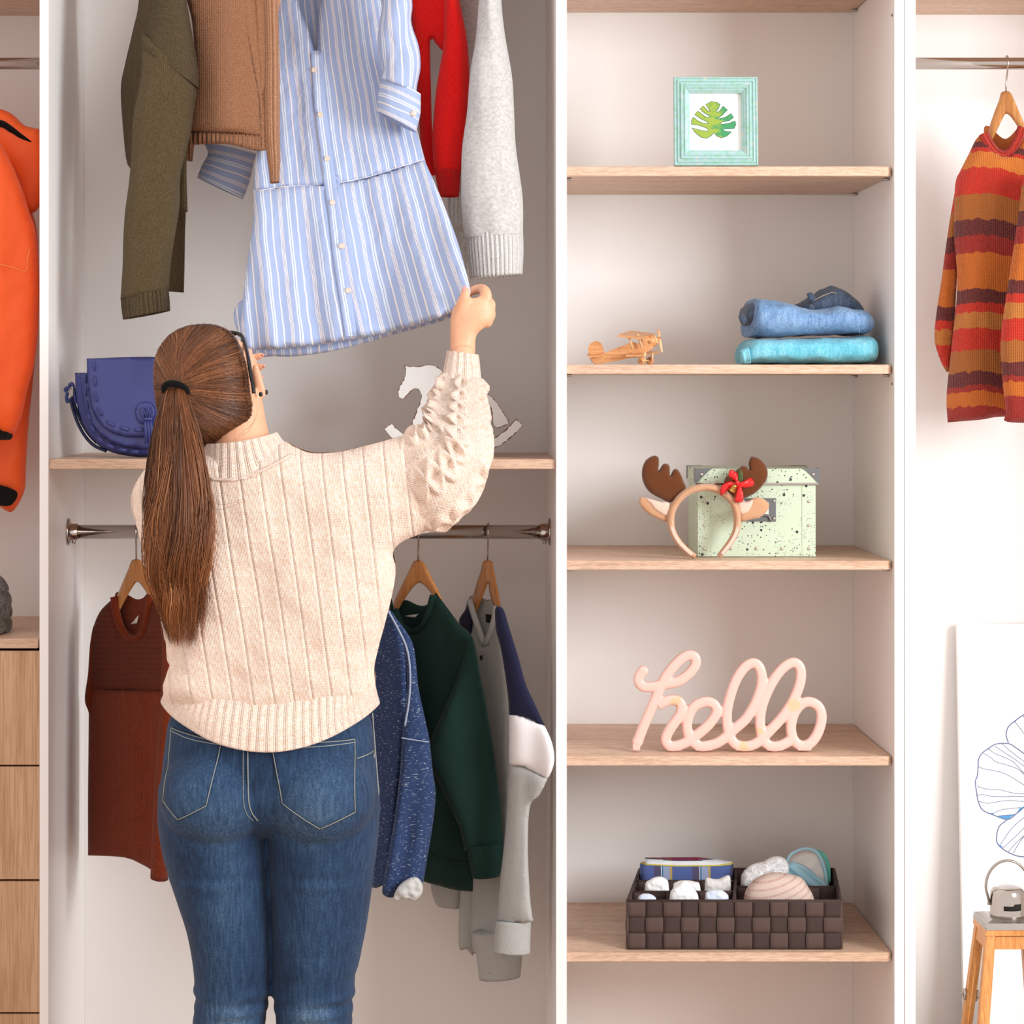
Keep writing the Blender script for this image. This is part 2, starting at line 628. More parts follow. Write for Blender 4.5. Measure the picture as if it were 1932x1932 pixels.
def settle(o, others, d=(0, 0, 0.001), n=25):
    """nudge o along d until it no longer cuts the others"""
    trees = [BVHTree.FromPolygons(*wverts(q)) for q in others]
    for i in range(n):
        t = BVHTree.FromPolygons(*wverts(o))
        if not any(t.overlap(q) for q in trees): return i
        lift(o, d)
    return n

def strand_mesh(name, paths, radii, uvs, mat, parent, n=3):
    """many thin hairs as one mesh; paths (N,K,3), radii (N,K), uvs (N,K,2)"""
    paths = np.asarray(paths, float); radii = np.asarray(radii, float); uvs = np.asarray(uvs, float)
    N, K, _ = paths.shape
    T = np.gradient(paths, axis=1); T /= np.maximum(1e-9, np.linalg.norm(T, axis=2, keepdims=True))
    ref = np.array((0.31, 1.0, 0.17))
    A = np.cross(T, ref); A /= np.maximum(1e-9, np.linalg.norm(A, axis=2, keepdims=True))
    B = np.cross(T, A)
    vs_ = []
    for j in range(n):
        t = 2 * math.pi * j / n
        vs_.append(paths + radii[..., None] * (A * math.cos(t) + B * math.sin(t)))
    V = np.stack(vs_, axis=2).reshape(-1, 3)
    U = np.repeat(uvs.reshape(-1, 2), n, axis=0)
    base = (np.arange(N)[:, None, None] * K + np.arange(K - 1)[None, :, None]) * n
    j = np.arange(n)[None, None, :]; j2 = (j + 1) % n
    F_ = np.stack([base + j, base + j2, base + n + j2, base + n + j], axis=-1).reshape(-1, 4)
    me = bpy.data.meshes.new(name)
    me.vertices.add(len(V)); me.vertices.foreach_set('co', V.ravel())
    me.loops.add(F_.size); me.loops.foreach_set('vertex_index', F_.ravel().astype(np.int32))
    me.polygons.add(len(F_)); me.polygons.foreach_set('loop_start', np.arange(0, F_.size, 4, dtype=np.int32))
    me.update(calc_edges=True)
    uvl = me.uv_layers.new(name='UVMap'); uvl.data.foreach_set('uv', U[F_.ravel()].ravel().astype(np.float32))
    me.polygons.foreach_set('use_smooth', [True] * len(F_))
    me.materials.append(mat)
    o = bpy.data.objects.new(name, me); COL.objects.link(o)
    if parent is not None: par(o, parent)
    o['kind'] = 'stuff'
    return o
# ================================================================ materials of the room
def laminate(name, col):
    t = NT(name)
    mp = t.scale(t.obj(), 300, 300, 12)
    n1 = t.noise(mp, 1.0, 2.0)
    c = t.mix(n1, tuple(q * 0.985 for q in col[:3]) + (1,), col)
    t.bump(n1, 0.04, 0.0004)
    return t.set(c, 0.42, 0, 0.35)
M_white = laminate('white_laminate', C(238, 234, 231))
M_edge = laminate('white_edging', C(250, 247, 245))
M_oak = wood('pale_oak', C(200, 164, 138), C(216, 182, 156), C(228, 198, 176), 1.0, 'x')
M_oakv = wood('pale_oak_drawer', C(176, 134, 100), C(202, 162, 126), C(220, 182, 150), 0.9, 'z')
M_chrome = plain('polished_chrome', C(184, 176, 170), 0.12, 1.0)
M_steel = plain('brushed_steel', C(168, 162, 156), 0.28, 1.0)
M_dark = plain('dark_gap', C(20, 15, 14), 0.8)
M_floor = wood('floor_boards', C(150, 112, 84), C(176, 138, 106), C(192, 156, 124), 0.6, 'y')
M_roomwall = plain('painted_wall', C(236, 228, 222), 0.8)

# floor and the wall the wardrobe stands against
fl = MB().add(*g_box(-2.6, 2.9, -3.6, 0.60, -0.03, 0.0)).build('floor', M_floor, smooth=False)
fl['kind'] = 'structure'
wl = MB().add(*g_box(-2.6, 2.9, 0.5, 0.6, 0.0, 2.9)).build('wall_back', M_roomwall, smooth=False)
wl['kind'] = 'structure'

BACK, TOPZ, PLN = 0.45, 2.56, 0.0
def fx(px, Y=0.0): return P(px, VY, Y)[0]
def fz(py, Y=0.0): return P(VX, py, Y)[2]

def shelf_round(name, x0, x1, z0, z1, parent, y0=0.010, y1=BACK - 0.001, r=0.012, both=False):
    """shelf board with rounded front corners in plan"""
    pl = [(x0, y1)]
    if both:
        pl += [(x0 + r - r * math.cos(a), y0 + r - r * math.sin(a)) for a in [i * math.pi / 12 for i in range(7)]]
    else:
        pl += [(x0, y0)]
    pl += [(x1 - r + r * math.sin(a), y0 + r - r * math.cos(a)) for a in [i * math.pi / 12 for i in range(7)]]
    pl += [(x1, y1)]
    n = len(pl)
    b = 0.0012
    cx = (x0 + x1) / 2; cy = (y0 + y1) / 2
    v = []
    for (ins, z) in ((b, z0), (0, z0 + b), (0, z1 - b), (b, z1)):
        for (x, y) in pl:
            v.append((x + (ins if x < cx else -ins), y + (ins if y < cy else -ins), z))
    f = [tuple(range(n))[::-1]]
    for k_ in range(3):
        f += [(k_ * n + i, k_ * n + (i + 1) % n, (k_ + 1) * n + (i + 1) % n, (k_ + 1) * n + i) for i in range(n)]
    f.append(tuple(range(3 * n, 4 * n)))
    o = MB().add(v, f).build(name, M_oak, parent, smooth=False)
    return o

def pin(shelf, x, y, z, side):
    """little steel shelf pin under a board, a sub-part of the board"""
    m = MB()
    m.add(*g_box(min(x, x + side * 0.011), max(x, x + side * 0.011), y - 0.004, y + 0.004, z - 0.0052, z - 0.0002, 0.001))
    m.add(*g_lathe([(0.0025, 0), (0.0025, 0.004)], (x if side > 0 else x - 0.004, y, z - 0.003), 'X', 8))
    return m.build('shelf_pin', M_steel, shelf)

def rail(parent, x0, x1, y, z, r, flange=True):
    o = tube('clothes_rail', [(x0 + 0.001, y, z), (x1 - 0.001, y, z)], r, M_chrome, parent, n=28)
    if flange:
        for x, s in ((x0, 1), (x1, -1)):
            m = MB().add(*g_lathe([(0.027, 0.0), (0.027, 0.0035), (0.022, 0.0055), (0.0165, 0.006), (0.0165, 0.020), (r + 0.0008, 0.021)] if s > 0 else
                                  [(r + 0.0008, -0.021), (0.0165, -0.020), (0.0165, -0.006), (0.022, -0.0055), (0.027, -0.0035), (0.027, 0.0)], (x, y, z), 'X', 28))
            m.add(*g_lathe([(0.004, -0.004), (0.004, 0.002)], (x + s * 0.012, y, z - 0.019), 'Z', 10))
            m.build('rail_flange', M_chrome, o)
    return o

xA1 = fx(72); xB0 = fx(91.5); xB1 = fx(1049); xC0 = fx(1069.5); xC1 = fx(1687.5); xCm = fx(1706.5); xD0 = fx(1727.5)
xAl = fx(-420); xDr = fx(2300)
TH = 0.019
# ---------------- unit with drawers at the left edge
uA = thing('wardrobe_unit', 'wardrobe bay with oak drawers and orange jacket, cut off at left edge', 'wardrobe', ((xAl + xA1) / 2, 0.2, 0), 'wardrobe bays in a row')
box('back_panel', (xAl + TH, xA1 - 0.001, BACK, BACK + 0.008, 0.0, TOPZ), M_white, uA)
box('side_panel', (xAl, xAl + TH, 0, BACK, 0.0, TOPZ), M_white, uA, bev=0.0008)
box('top_panel', (xAl + TH, xA1 - 0.001, 0.0, BACK - 0.001, TOPZ - 0.02, TOPZ - 0.001), M_oak, uA, bev=0.0008)
zt = fz(30, BACK)
shelf_round('shelf', xAl + TH + 0.001, xA1 - 0.002, zt, zt + 0.018, uA)
zs = fz(1205, 0.01)
shelf_round('shelf', xAl + TH + 0.001, xA1 - 0.002, fz(1223.5, 0.01), zs, uA, r=0.002)
rail(uA, xAl + TH, xA1, 0.23, fz(120, 0.23), 0.0115)
for (a, b) in ((1229, 1443), (1446.5, 1659), (1663, 1910), (1913.5, 2125), (2128, 2262)):
    d = box('drawer', (xAl + TH + 0.002, fx(74.5), 0.0, 0.018, fz(b), fz(a)), M_oakv, uA, bev=0.0008)
    box('drawer_box', (xAl + TH + 0.012, xA1 - 0.02, 0.019, 0.42, fz(b) + 0.012, fz(a) - 0.03), M_dark, d)

# ---------------- middle bay
uB = thing('wardrobe_unit', 'wide open wardrobe bay behind the woman with one oak shelf and chrome rail', 'wardrobe', ((xB0 + xB1) / 2, 0.2, 0), 'wardrobe bays in a row')
box('side_panel', (xA1 + 0.0025, xB0, 0, BACK, 0.0, TOPZ), M_edge, uB, bev=0.0008)
box('side_panel', (xB1, xC0 - 0.0002, 0, BACK, 0.0, TOPZ), M_edge, uB, bev=0.0008)
box('back_panel', (xB0, xB1, BACK, BACK + 0.008, 0.0, TOPZ), M_white, uB)
box('top_panel', (xB0, xB1, 0.0, BACK - 0.001, TOPZ - 0.02, TOPZ - 0.001), M_oak, uB, bev=0.0008)
shelf_round('shelf', xB0 + 0.0005, xB1 - 0.0005, fz(885, 0.006), fz(866.5, 0.006), uB, y0=0.006, r=0.001)
Z_SHELF_B = fz(866.5, 0.006)
railY = 0.23
Z_RAIL_B = fz(1003.5, railY)
rail(uB, xB0, xB1, railY, Z_RAIL_B, 0.0138)
Z_RAIL_T = fz(-175, railY)
rail(uB, xB0, xB1, railY, Z_RAIL_T, 0.0138)

# ---------------- shelf column
uC = thing('wardrobe_unit', 'narrow wardrobe bay of oak shelves holding ornaments and boxes', 'wardrobe', ((xC0 + xC1) / 2, 0.2, 0), 'wardrobe bays in a row')
box('side_panel', (xC1, xCm - 0.0004, 0, BACK, 0.0, TOPZ), M_edge, uC, bev=0.0008)
box('back_panel', (xC0, xC1, BACK, BACK + 0.008, 0.0, TOPZ), M_white, uC)
box('top_panel', (xC0, xC1, 0.0, BACK - 0.001, TOPZ - 0.02, TOPZ - 0.001), M_oak, uC, bev=0.0008)
SH = []
zt = fz(24, BACK)
shelf_list = [(zt, zt + 0.018)]
for (a, b) in ((313.8, 332.3), (688, 705.6), (1058, 1075.3), (1427.5, 1445), (1797.5, 1815), (2170, 2188)):
    shelf_list.append((fz(b, 0.01), fz(a, 0.01)))
for i, (z0, z1) in enumerate(shelf_list):
    o = shelf_round('shelf', xC0 + 0.0006, xC1 - 0.0030, z0, z1, uC)
    SH.append(z1)
    for yy in (0.05, 0.40):
        pin(o, xC0 + 0.001, yy, z0, 1); pin(o, xC1 - 0.001, yy, z0, -1)
for z in (fz(30, 0.03), fz(724, 0.03)):
    MB().add(*g_lathe([(0.0035, -0.0012), (0.0022, -0.0008), (0.0022, 0.0)], (xC1 - 0.0003, 0.02, z), 'X', 10)).build('peg_hole', M_steel, uC)

# ---------------- right bay
uD = thing('wardrobe_unit', 'bright wardrobe bay with striped sweater and canvas, cut off at right edge', 'wardrobe', ((xD0 + xDr) / 2, 0.2, 0), 'wardrobe bays in a row')
box('side_panel', (xCm + 0.0008, xD0, 0, BACK, 0.0, TOPZ), M_edge, uD, bev=0.0008)
box('side_panel', (xDr, xDr + TH, 0, BACK, 0.0, TOPZ), M_edge, uD, bev=0.0008)
box('back_panel', (xD0, xDr, BACK, BACK + 0.008, 0.0, TOPZ), M_white, uD)
box('top_panel', (xD0, xDr, 0.0, BACK - 0.001, TOPZ - 0.02, TOPZ - 0.001), M_oak, uD, bev=0.0008)
zt = fz(28, BACK)
shelf_round('shelf', xD0 + 0.0006, xDr - 0.0006, zt, zt + 0.018, uD)
Z_RAIL_D = fz(120, 0.23)
rail(uD, xD0, xDr, 0.23, Z_RAIL_D, 0.0118)
# ================================================================ picture frame
def frame_paint():
    t = NT('mint_painted_wood')
    o = t.obj()
    n1 = t.noise(t.scale(o, 120, 60, 120), 1.0, 3.0)
    c = t.ramp(n1, [(0.3, C(146, 186, 168)), (0.5, C(160, 198, 190)), (0.6, C(166, 194, 202)), (0.75, C(198, 202, 168))])
    t.bump(n1, 0.1, 0.0005)
    return t.set(c, 0.45, 0, 0.4)
M_mint = frame_paint()
M_paper = plain('white_paper', C(246, 246, 245), 0.7)
fY = 0.035
zs1 = SH[1]
fw = (1429 - 1271) * S(fY); fh = (313 - 144) * S(fY)
fx0 = fx(1271, fY); fx1 = fx0 + fw
pf = thing('picture_frame', 'mint green picture frame with a leaf print on the top shelf', 'picture frame', ((fx0 + fx1) / 2, fY, zs1))
prof = [(0, 0), (0, 0.013), (0.0012, 0.0150), (0.0030, 0.0150), (0.0042, 0.0132), (0.0058, 0.0132), (0.0068, 0.0158), (0.0088, 0.0162), (0.0098, 0.0142),
        (0.0122, 0.0142), (0.0132, 0.0175), (0.0158, 0.0178), (0.0168, 0.0160), (0.0190, 0.0160), (0.0200, 0.0182), (0.0215, 0.0180), (0.0225, 0.0155), (0.0260, 0.0140), (0.0272, 0.0125), (0.0300, 0.0105), (0.0300, 0.0)]
lean = math.radians(4)
def fpt(x, h, zz):
    """frame local: x along width, h out of the plane, zz up; leaning back a little"""
    return (fx0 + x, fY - h * math.cos(lean) + zz * math.sin(lean), zs1 + 0.0006 + 0.001 + zz * math.cos(lean) + h * math.sin(lean))
corners = [(0, 0), (fw, 0), (fw, fh), (0, fh)]
for i in range(4):
    (ax, az), (bx, bz) = corners[i], corners[(i + 1) % 4]
    dx, dz = (bx - ax), (bz - az); L = math.hypot(dx, dz); tx, tz = dx / L, dz / L; nx, nz = -tz, tx
    v = []
    for (d, h) in prof: v.append(fpt(ax + nx * d + tx * (d + 0.0001), h, az + nz * d + tz * (d + 0.0001)))
    for (d, h) in prof: v.append(fpt(bx + nx * d - tx * (d + 0.0001), h, bz + nz * d - tz * (d + 0.0001)))
    n = len(prof)
    f = [(j, (j + 1) % n, n + (j + 1) % n, n + j) for j in range(n)] + [tuple(range(n))[::-1], tuple(range(n, 2 * n))]
    MB().add(v, f).build('frame_moulding', M_mint, pf, smooth=False)
v = [fpt(0.026, 0.002, 0.026), fpt(fw - 0.026, 0.002, 0.026), fpt(fw - 0.026, 0.002, fh - 0.026), fpt(0.026, 0.002, fh - 0.026)]
v2 = [fpt(0.026, 0.0005, 0.026), fpt(fw - 0.026, 0.0005, 0.026), fpt(fw - 0.026, 0.0005, fh - 0.026), fpt(0.026, 0.0005, fh - 0.026)]
paper = MB().add(v + v2, [(0, 1, 2, 3), (7, 6, 5, 4), (0, 4, 5, 1), (1, 5, 6, 2), (2, 6, 7, 3), (3, 7, 4, 0)]).build('print_paper', M_paper, pf, smooth=False)
# back board and strut
v = [fpt(0.004, 0.0, 0.004), fpt(fw - 0.004, 0, 0.004), fpt(fw - 0.004, 0, fh - 0.004), fpt(0.004, 0, fh - 0.004)]
v2 = [(a, b + 0.003, c) for a, b, c in v]
MB().add(v + v2, [(0, 1, 2, 3), (7, 6, 5, 4), (0, 4, 5, 1), (1, 5, 6, 2), (2, 6, 7, 3), (3, 7, 4, 0)]).build('back_board', M_oakv, pf, smooth=False)
MB().add(*g_box(fx0 + fw / 2 - 0.02, fx0 + fw / 2 + 0.02, fY + 0.045, fY + 0.048, zs1 + 0.0008, zs1 + 0.1)).build('strut', M_oakv, pf, smooth=False)
# monstera leaf print (zoom crop factor 9.66, origin 1260,130)
def leaf_mat():
    t = NT('leaf_ink')
    x, y, z = t.sep(t.obj())
    mid = P(1347, 700, fY)[0]
    n1 = t.noise(t.scale(t.obj(), 60, 60, 110, (0, 0.7, 0)), 1.0, 3.0, 0.6, 0.5)
    side = t.math('MULTIPLY_ADD', t.math('SUBTRACT', x, mid), 9.0, t.math('MULTIPLY_ADD', n1, 1.0, 0.0))
    c = t.ramp(side, [(0.50, C(146, 168, 58)), (0.58, C(116, 158, 62)), (0.66, C(58, 144, 88))])
    return t.set(c, 0.6)
M_leaf = leaf_mat(); M_leafline = plain('leaf_outline_ink', C(40, 100, 76), 0.6)
Lz = [(800, 565), (700, 615), (780, 745), (740, 740), (655, 645), (590, 700), (650, 760), (770, 835), (760, 860), (690, 845), (555, 740), (495, 805), (600, 880), (740, 950), (740, 972), (650, 965), (545, 915), (468, 850),
      (440, 915), (433, 985), (560, 1000), (700, 1050), (745, 1080), (725, 1110), (620, 1100), (440, 1050), (500, 1135), (600, 1220), (700, 1245), (780, 1205), (845, 1140), (900, 1205), (985, 1235), (1080, 1200), (1170, 1122), (1060, 1115), (1000, 1080), (1050, 1070), (1215, 1060), (1245, 985), (1230, 920), (1120, 965), (990, 985), (960, 965), (1000, 940), (1120, 920), (1205, 862), (1160, 785), (1060, 850), (940, 885), (920, 870), (990, 825), (1095, 718), (1015, 650), (960, 730), (905, 765), (890, 740), (930, 690), (965, 620), (890, 572)]
def leafpt(zx, zy, h): 
    px, py = 1260 + zx / 9.66, 130 + zy / 9.66
    return fpt((px - 1271) * S(fY), h, (312.5 - py) * S(fY))
from mathutils.geometry import tessellate_polygon
lp = [leafpt(a, b, 0.0026) for a, b in Lz]; lb = [leafpt(a, b, 0.0021) for a, b in Lz]
tr = tessellate_polygon([[Vector((a, -b, 0)) for a, b in Lz]])
n = len(lp)
fs = [tuple(t) for t in tr] + [tuple(q + n for q in t[::-1]) for t in tr] + [(i, (i + 1) % n, n + (i + 1) % n, n + i) for i in range(n)]
lf = MB().add(lp + lb, fs).build('leaf_print', M_leaf, paper, smooth=False)
tube('leaf_outline', [leafpt(a, b, 0.0026) for a, b in Lz], 0.00055, M_leafline, paper, n=5, closed=True)

# ================================================================ toy biplane
M_toy = wood('toy_beech', C(186, 122, 70), C(214, 152, 98), C(232, 178, 126), 3.0, 'x', 0.4)
M_toyl = wood('toy_beech_pale', C(226, 172, 122), C(238, 190, 142), C(246, 206, 164), 3.0, 'z', 0.4)
bY = 0.07
bp = thing('toy_biplane', 'small wooden toy biplane on the shelf beside folded jeans', 'toy', (fx(1180, bY), bY, SH[2]))
def bz(zx, zy): return (1090 + zx / 10.733, 610 + zy / 10.733)
def dz(lst): return [bz(a, b) for a, b in lst]
SHIFT = (SH[2] - P(0, 689.0, bY)[2])
def bx3(zx, zy, dy=0.0):
    p = P(*bz(zx, zy), bY); return (p[0], p[1] + dy, p[2] + SHIFT)
def slab(name, pts, y0, y1, mat, parent, bev=0.0):
    """extrude a 2-D outline (zoom coords) between depths"""
    n = len(pts)
    v = [bx3(a, b, y0) for a, b in pts] + [bx3(a, b, y1) for a, b in pts]
    tr = tessellate_polygon([[Vector((a, -b, 0)) for a, b in pts]])
    f = [tuple(t) for t in tr] + [tuple(q + n for q in t[::-1]) for t in tr] + [(i, (i + 1) % n, n + (i + 1) % n, n + i) for i in range(n)]
    return MB().add(v, f).build(name, mat, parent, smooth=False)
slab('fuselage', [(245, 715), (300, 800), (370, 835), (480, 830), (900, 745), (1090, 700), (1200, 700), (1300, 640), (1480, 540), (1530, 500), (1420, 260), (1340, 280), (1300, 380), (1240, 420), (1180, 410), (1110, 385), (560, 600), (380, 660)], -0.010, 0.010, M_toy, bp)
nose = MB(); 
def discx(cz, axis_pts, r): return g_tube([bx3(*axis_pts[0]), bx3(*axis_pts[1])], r, n=18)
nose.add(*discx(0, ((1420, 400), (1560, 350)), 0.0108)); nose.build('engine_block', M_toy, bp)
MB().add(*g_tube([bx3(1560, 350), bx3(1600, 335)], 0.0090, n=18)).build('nose_ring', M_toyl, bp)
MB().add(*g_tube([bx3(1590, 340), bx3(1665, 310)], 0.0038, n=12)).build('propeller_shaft', M_toy, bp)
MB().add(*g_lathe([(0.003, -0.0006), (0.003, 0.0006)], bx3(1668, 310), 'X', 10)).build('propeller_cap', M_dark, bp)
v_, f_, u_ = g_tube([bx3(1690, 600, -0.016), bx3(1672, 450, -0.006), bx3(1660, 318, 0.0), bx3(1650, 200, 0.008), bx3(1640, 120, 0.014)], [0.0018, 0.003, 0.0022, 0.003, 0.0018], n=8, flat=0.4)
MB().add(v_, f_, u_).build('propeller', M_toyl, bp)
def wing(name, za, zb, zc, zd, th, ya, yb):
    """quad plate: front-left, front-right, back-right, back-left in zoom coords"""
    A = [bx3(*za, ya), bx3(*zb, ya), bx3(*zc, yb), bx3(*zd, yb)]
    B = [(a, b, c + th) for a, b, c in A]
    return MB().add(A + B, [(3, 2, 1, 0), (4, 5, 6, 7), (0, 1, 5, 4), (1, 2, 6, 5), (2, 3, 7, 6), (3, 0, 4, 7)]).build(name, M_toy, bp, smooth=False)
wing('upper_wing', (770, 290), (1250, 345), (1620, 240), (1120, 175), 0.0036, -0.05, 0.06)
wing('lower_wing', (930, 690), (1190, 690), (1700, 600), (1250, 560), 0.0036, -0.05, 0.06)
for (a, b, ya, yb) in (((1005, 290), (1085, 540), -0.040, -0.036), ((1195, 225), (1285, 510), -0.02, -0.02), ((1410, 250), (1500, 500), 0.03, 0.03), ((1310, 280), (1370, 520), 0.045, 0.045)):
    tube('wing_strut', [bx3(*a, ya), bx3(*b, yb)], 0.0021, M_toyl, bp, n=8)
slab('tail_fin', [(222, 600), (215, 500), (260, 410), (370, 362), (460, 400), (510, 480), (530, 585), (540, 630), (300, 660)], -0.003, 0.003, M_toy, bp)
wing('tail_plane', (185, 700), (420, 690), (540, 610), (215, 640), 0.003, -0.03, 0.03)
for (cx_, cz_, yy) in ((1275, 745, -0.028), (1490, 760, 0.026)):
    c = bx3(cx_, cz_, 0)
    MB().add(*g_lathe([(0.0068, -0.003), (0.0075, -0.002), (0.0075, 0.002), (0.0068, 0.003)], (c[0], bY + yy, SH[2] + 0.0079), 'Y', 20)).build('wheel', M_toy, bp)
c1 = bx3(1275, 745); c2 = bx3(1490, 760)
tube('axle', [(c1[0], bY - 0.034, SH[2] + 0.0079), (c2[0], bY + 0.03, SH[2] + 0.0079)], 0.002, M_toyl, bp, n=8)
tube('wheel_leg', [(c1[0] + 0.004, bY - 0.02, SH[2] + 0.008), bx3(1345, 590, -0.02)], 0.0022, M_toyl, bp, n=8)
tube('wheel_leg', [(c2[0] + 0.003, bY + 0.018, SH[2] + 0.008), bx3(1525, 600, 0.018)], 0.0022, M_toyl, bp, n=8)
MB().add(*g_ellipsoid(bx3(1290, 290), (0.0035, 0.0035, 0.0035))).build('pilot_peg', M_toyl, bp)

# ================================================================ denim
def denim(name, c1, c2, c3, scale=1.0, fade=None, weave=1400):
    t = NT(name)
    o = t.obj()
    w1 = t.noise(t.scale(o, 900 * scale, 900 * scale, 260 * scale), 1.0, 2.0)
    w2 = t.noise(t.scale(o, 120 * scale, 120 * scale, 22 * scale), 1.0, 3.0, 0.6)
    w3 = t.noise(o, 9 * scale, 3.0)
    f = t.math('ADD', t.math('MULTIPLY', w1, 0.5), t.math('ADD', t.math('MULTIPLY', w2, 0.3), t.math('MULTIPLY', w3, 0.35)))
    c = t.ramp(f, [(0.40, c1), (0.56, c2), (0.72, c3)])
    t.bump(t.math('ADD', w1, t.math('MULTIPLY', w2, 0.8)), 0.28, 0.0012)
    return t.set(c, 0.85, 0, 0.2, 0.15)
M_teal = denim('faded_turquoise_denim', C(58, 150, 172), C(104, 186, 206), C(160, 216, 230), 1.2)
M_denl = denim('washed_blue_denim', C(66, 98, 140), C(104, 140, 184), C(150, 182, 216), 1.4)
M_dend = denim('dark_indigo_denim', C(44, 54, 72), C(66, 80, 100), C(92, 106, 126), 1.2)
M_thread = plain('tan_thread', C(214, 184, 150), 0.8)
jY = 0.17
def wob(sd, amp):
    def f(t, j, ct, st):
        return amp * mnoise.noise(Vector((t * 9 + sd, ct * 2.2, st * 2.2))) + amp * 0.5 * mnoise.noise(Vector((t * 26 + sd, ct * 6, st * 6)))
    return f
jt = thing('folded_jeans', 'faded turquoise jeans folded at the bottom of the stack on the shelf', 'jeans', (fx(1520, jY), jY, SH[2]))
offz = (SH[2] - fz(687.5, jY)) / S(jY)   # pixel offset so that the pile rests on the board
def jr(rows): return [(a, b - offz, c, d - offz, y, e) for a, b, c, d, y, e in rows]
loft('folded_leg', jr([(1396, 664, 1398, 684, jY, 0.05), (1398, 657, 1400, 687, jY, 0.11), (1412, 642, 1412, 687.5, jY, 0.125), (1450, 640, 1450, 687.5, jY, 0.13), (1520, 639, 1520, 687.5, jY, 0.13),
                       (1590, 637, 1590, 687.5, jY, 0.13), (1626, 634, 1626, 687, jY, 0.128), (1638, 645, 1636, 684, jY, 0.115), (1643, 662, 1643, 672, jY, 0.07)]), M_teal, jt, expo=3.2, disp=wob(1, 0.0022), n=60, seg=10, uvW=0.5)
loft('rolled_hem', jr([(1395, 662, 1399, 686, jY - 0.11, 0.016), (1400, 660, 1404, 687, jY - 0.113, 0.018), (1412, 655, 1416, 686, jY - 0.11, 0.015)]), M_teal, jt, n=20, mouth0=0.02, cap=(False, True))
ju = thing('folded_jeans', 'blue jeans with dark waistband folded on top of the turquoise pair', 'jeans', (fx(1515, jY), jY, SH[2] + 0.05))
loft('folded_leg', jr([(1404, 605, 1406, 634, jY, 0.04), (1410, 585, 1409, 641, jY, 0.10), (1418, 570, 1418, 641, jY, 0.12), (1440, 571, 1440, 642, jY, 0.125), (1470, 575, 1470, 641, jY, 0.125), (1500, 585, 1500, 639, jY, 0.12), (1535, 590, 1535, 637.5, jY, 0.12),
                       (1570, 584, 1570, 636.5, jY, 0.12), (1600, 588, 1600, 637, jY, 0.118), (1622, 592, 1620, 637, jY, 0.11), (1636, 606, 1634, 630, jY, 0.085), (1641, 616, 1641, 622, jY, 0.04)]), M_denl, ju, expo=3.0, disp=wob(5, 0.0022), n=60, seg=10, uvW=0.5)
loft('waist_part', jr([(1480, 588, 1482, 606, jY + 0.03, 0.03), (1505, 578, 1508, 606, jY + 0.02, 0.06), (1532, 563, 1535, 606, jY + 0.02, 0.075), (1555, 548, 1558, 606, jY + 0.02, 0.08), (1572, 546, 1576, 606, jY + 0.02, 0.08), (1592, 556, 1594, 606, jY + 0.02, 0.08), (1612, 575, 1612, 606, jY + 0.02, 0.075), (1625, 592, 1625, 608, jY + 0.02, 0.05)]), M_dend, ju, expo=2.6, disp=wob(9, 0.003), n=48, seg=8)
loft('waist_part', jr([(1397, 600, 1399, 612, jY - 0.03, 0.03), (1402, 585, 1404, 618, jY - 0.03, 0.06), (1415, 577, 1415, 620, jY - 0.03, 0.07), (1430, 576, 1430, 620, jY - 0.03, 0.06)]), M_dend, ju, expo=2.4, disp=wob(12, 0.002), n=30)
def jp(px, py, Y): 
    return P(px, py - offz, Y)
for (a, b, yy) in (((1527, 558), (1536, 573), jY - 0.048), ((1398, 600), (1406, 612), jY - 0.098), ((1533, 582), (1531, 590), jY - 0.056)):
    m = MB().add(*g_tube([jp(a[0], a[1], yy), jp((a[0] + b[0]) / 2 - 1, (a[1] + b[1]) / 2, yy - 0.006), jp(b[0], b[1], yy)], 0.006, n=8, flat=0.35, up=(0, 1, 0)))
    bl = m.build('belt_loop', M_dend, ju)
tube('stitch_line', [jp(x, y, jY - 0.055) for x, y in ((1536, 571), (1552, 563), (1570, 556), (1584, 560))], 0.0006, M_thread, ju, n=5)
tube('leg_seam', [jp(x, y, jY - yy) for x, y, yy in ((1600, 590, 0.112), (1613, 600, 0.115), (1620, 615, 0.112), (1622, 632, 0.108))], 0.0007, plain('pale_blue_thread', C(176, 200, 226), 0.8), ju, n=5)

# ================================================================ speckled storage box
def speckle():
    t = NT('speckled_mint_board')
    o = t.obj()
    res = None
    for (sca, thr, ox, gap) in ((170, 0.24, 0.0, 0.50), (70, 0.20, 3.3, 0.56), (330, 0.26, 7.7, 0.50)):
        mp = t.n.new('ShaderNodeMapping'); t.l.new(o, mp.inputs[0]); mp.inputs['Location'].default_value = (ox, 0.0, ox * 1.3); mp.inputs['Scale'].default_value = (1, 0.25, 1)
        vn = t.voro(mp.outputs[0], sca)
        d = vn.outputs['Distance']
        m1 = t.math('LESS_THAN', d, thr)
        sel = t.math('GREATER_THAN', t.sep(vn.outputs['Color'])[0], gap)
        m1 = t.math('MULTIPLY', m1, sel)
        cl = t.math('GREATER_THAN', t.noise(o, 14 + ox, 2.0), 0.47)
        m1 = t.math('MULTIPLY', m1, cl)
        res = m1 if res is None else t.math('MAXIMUM', res, m1)
    c = t.mix(res, C(200, 214, 190), C(58, 62, 60))
    return t.set(c, 0.5, 0, 0.3)
M_speck = speckle()
M_gun = plain('gunmetal', C(112, 112, 114), 0.4, 0.55)
bxY0, bxY1 = 0.105, 0.275
zB = SH[3]
sb = thing('storage_box', 'pale green speckled storage box with metal corners behind the antler headband', 'storage box', (fx(1430, 0.19), 0.19, zB))
x0, x1 = fx(1316, bxY0), fx(1539, bxY0)
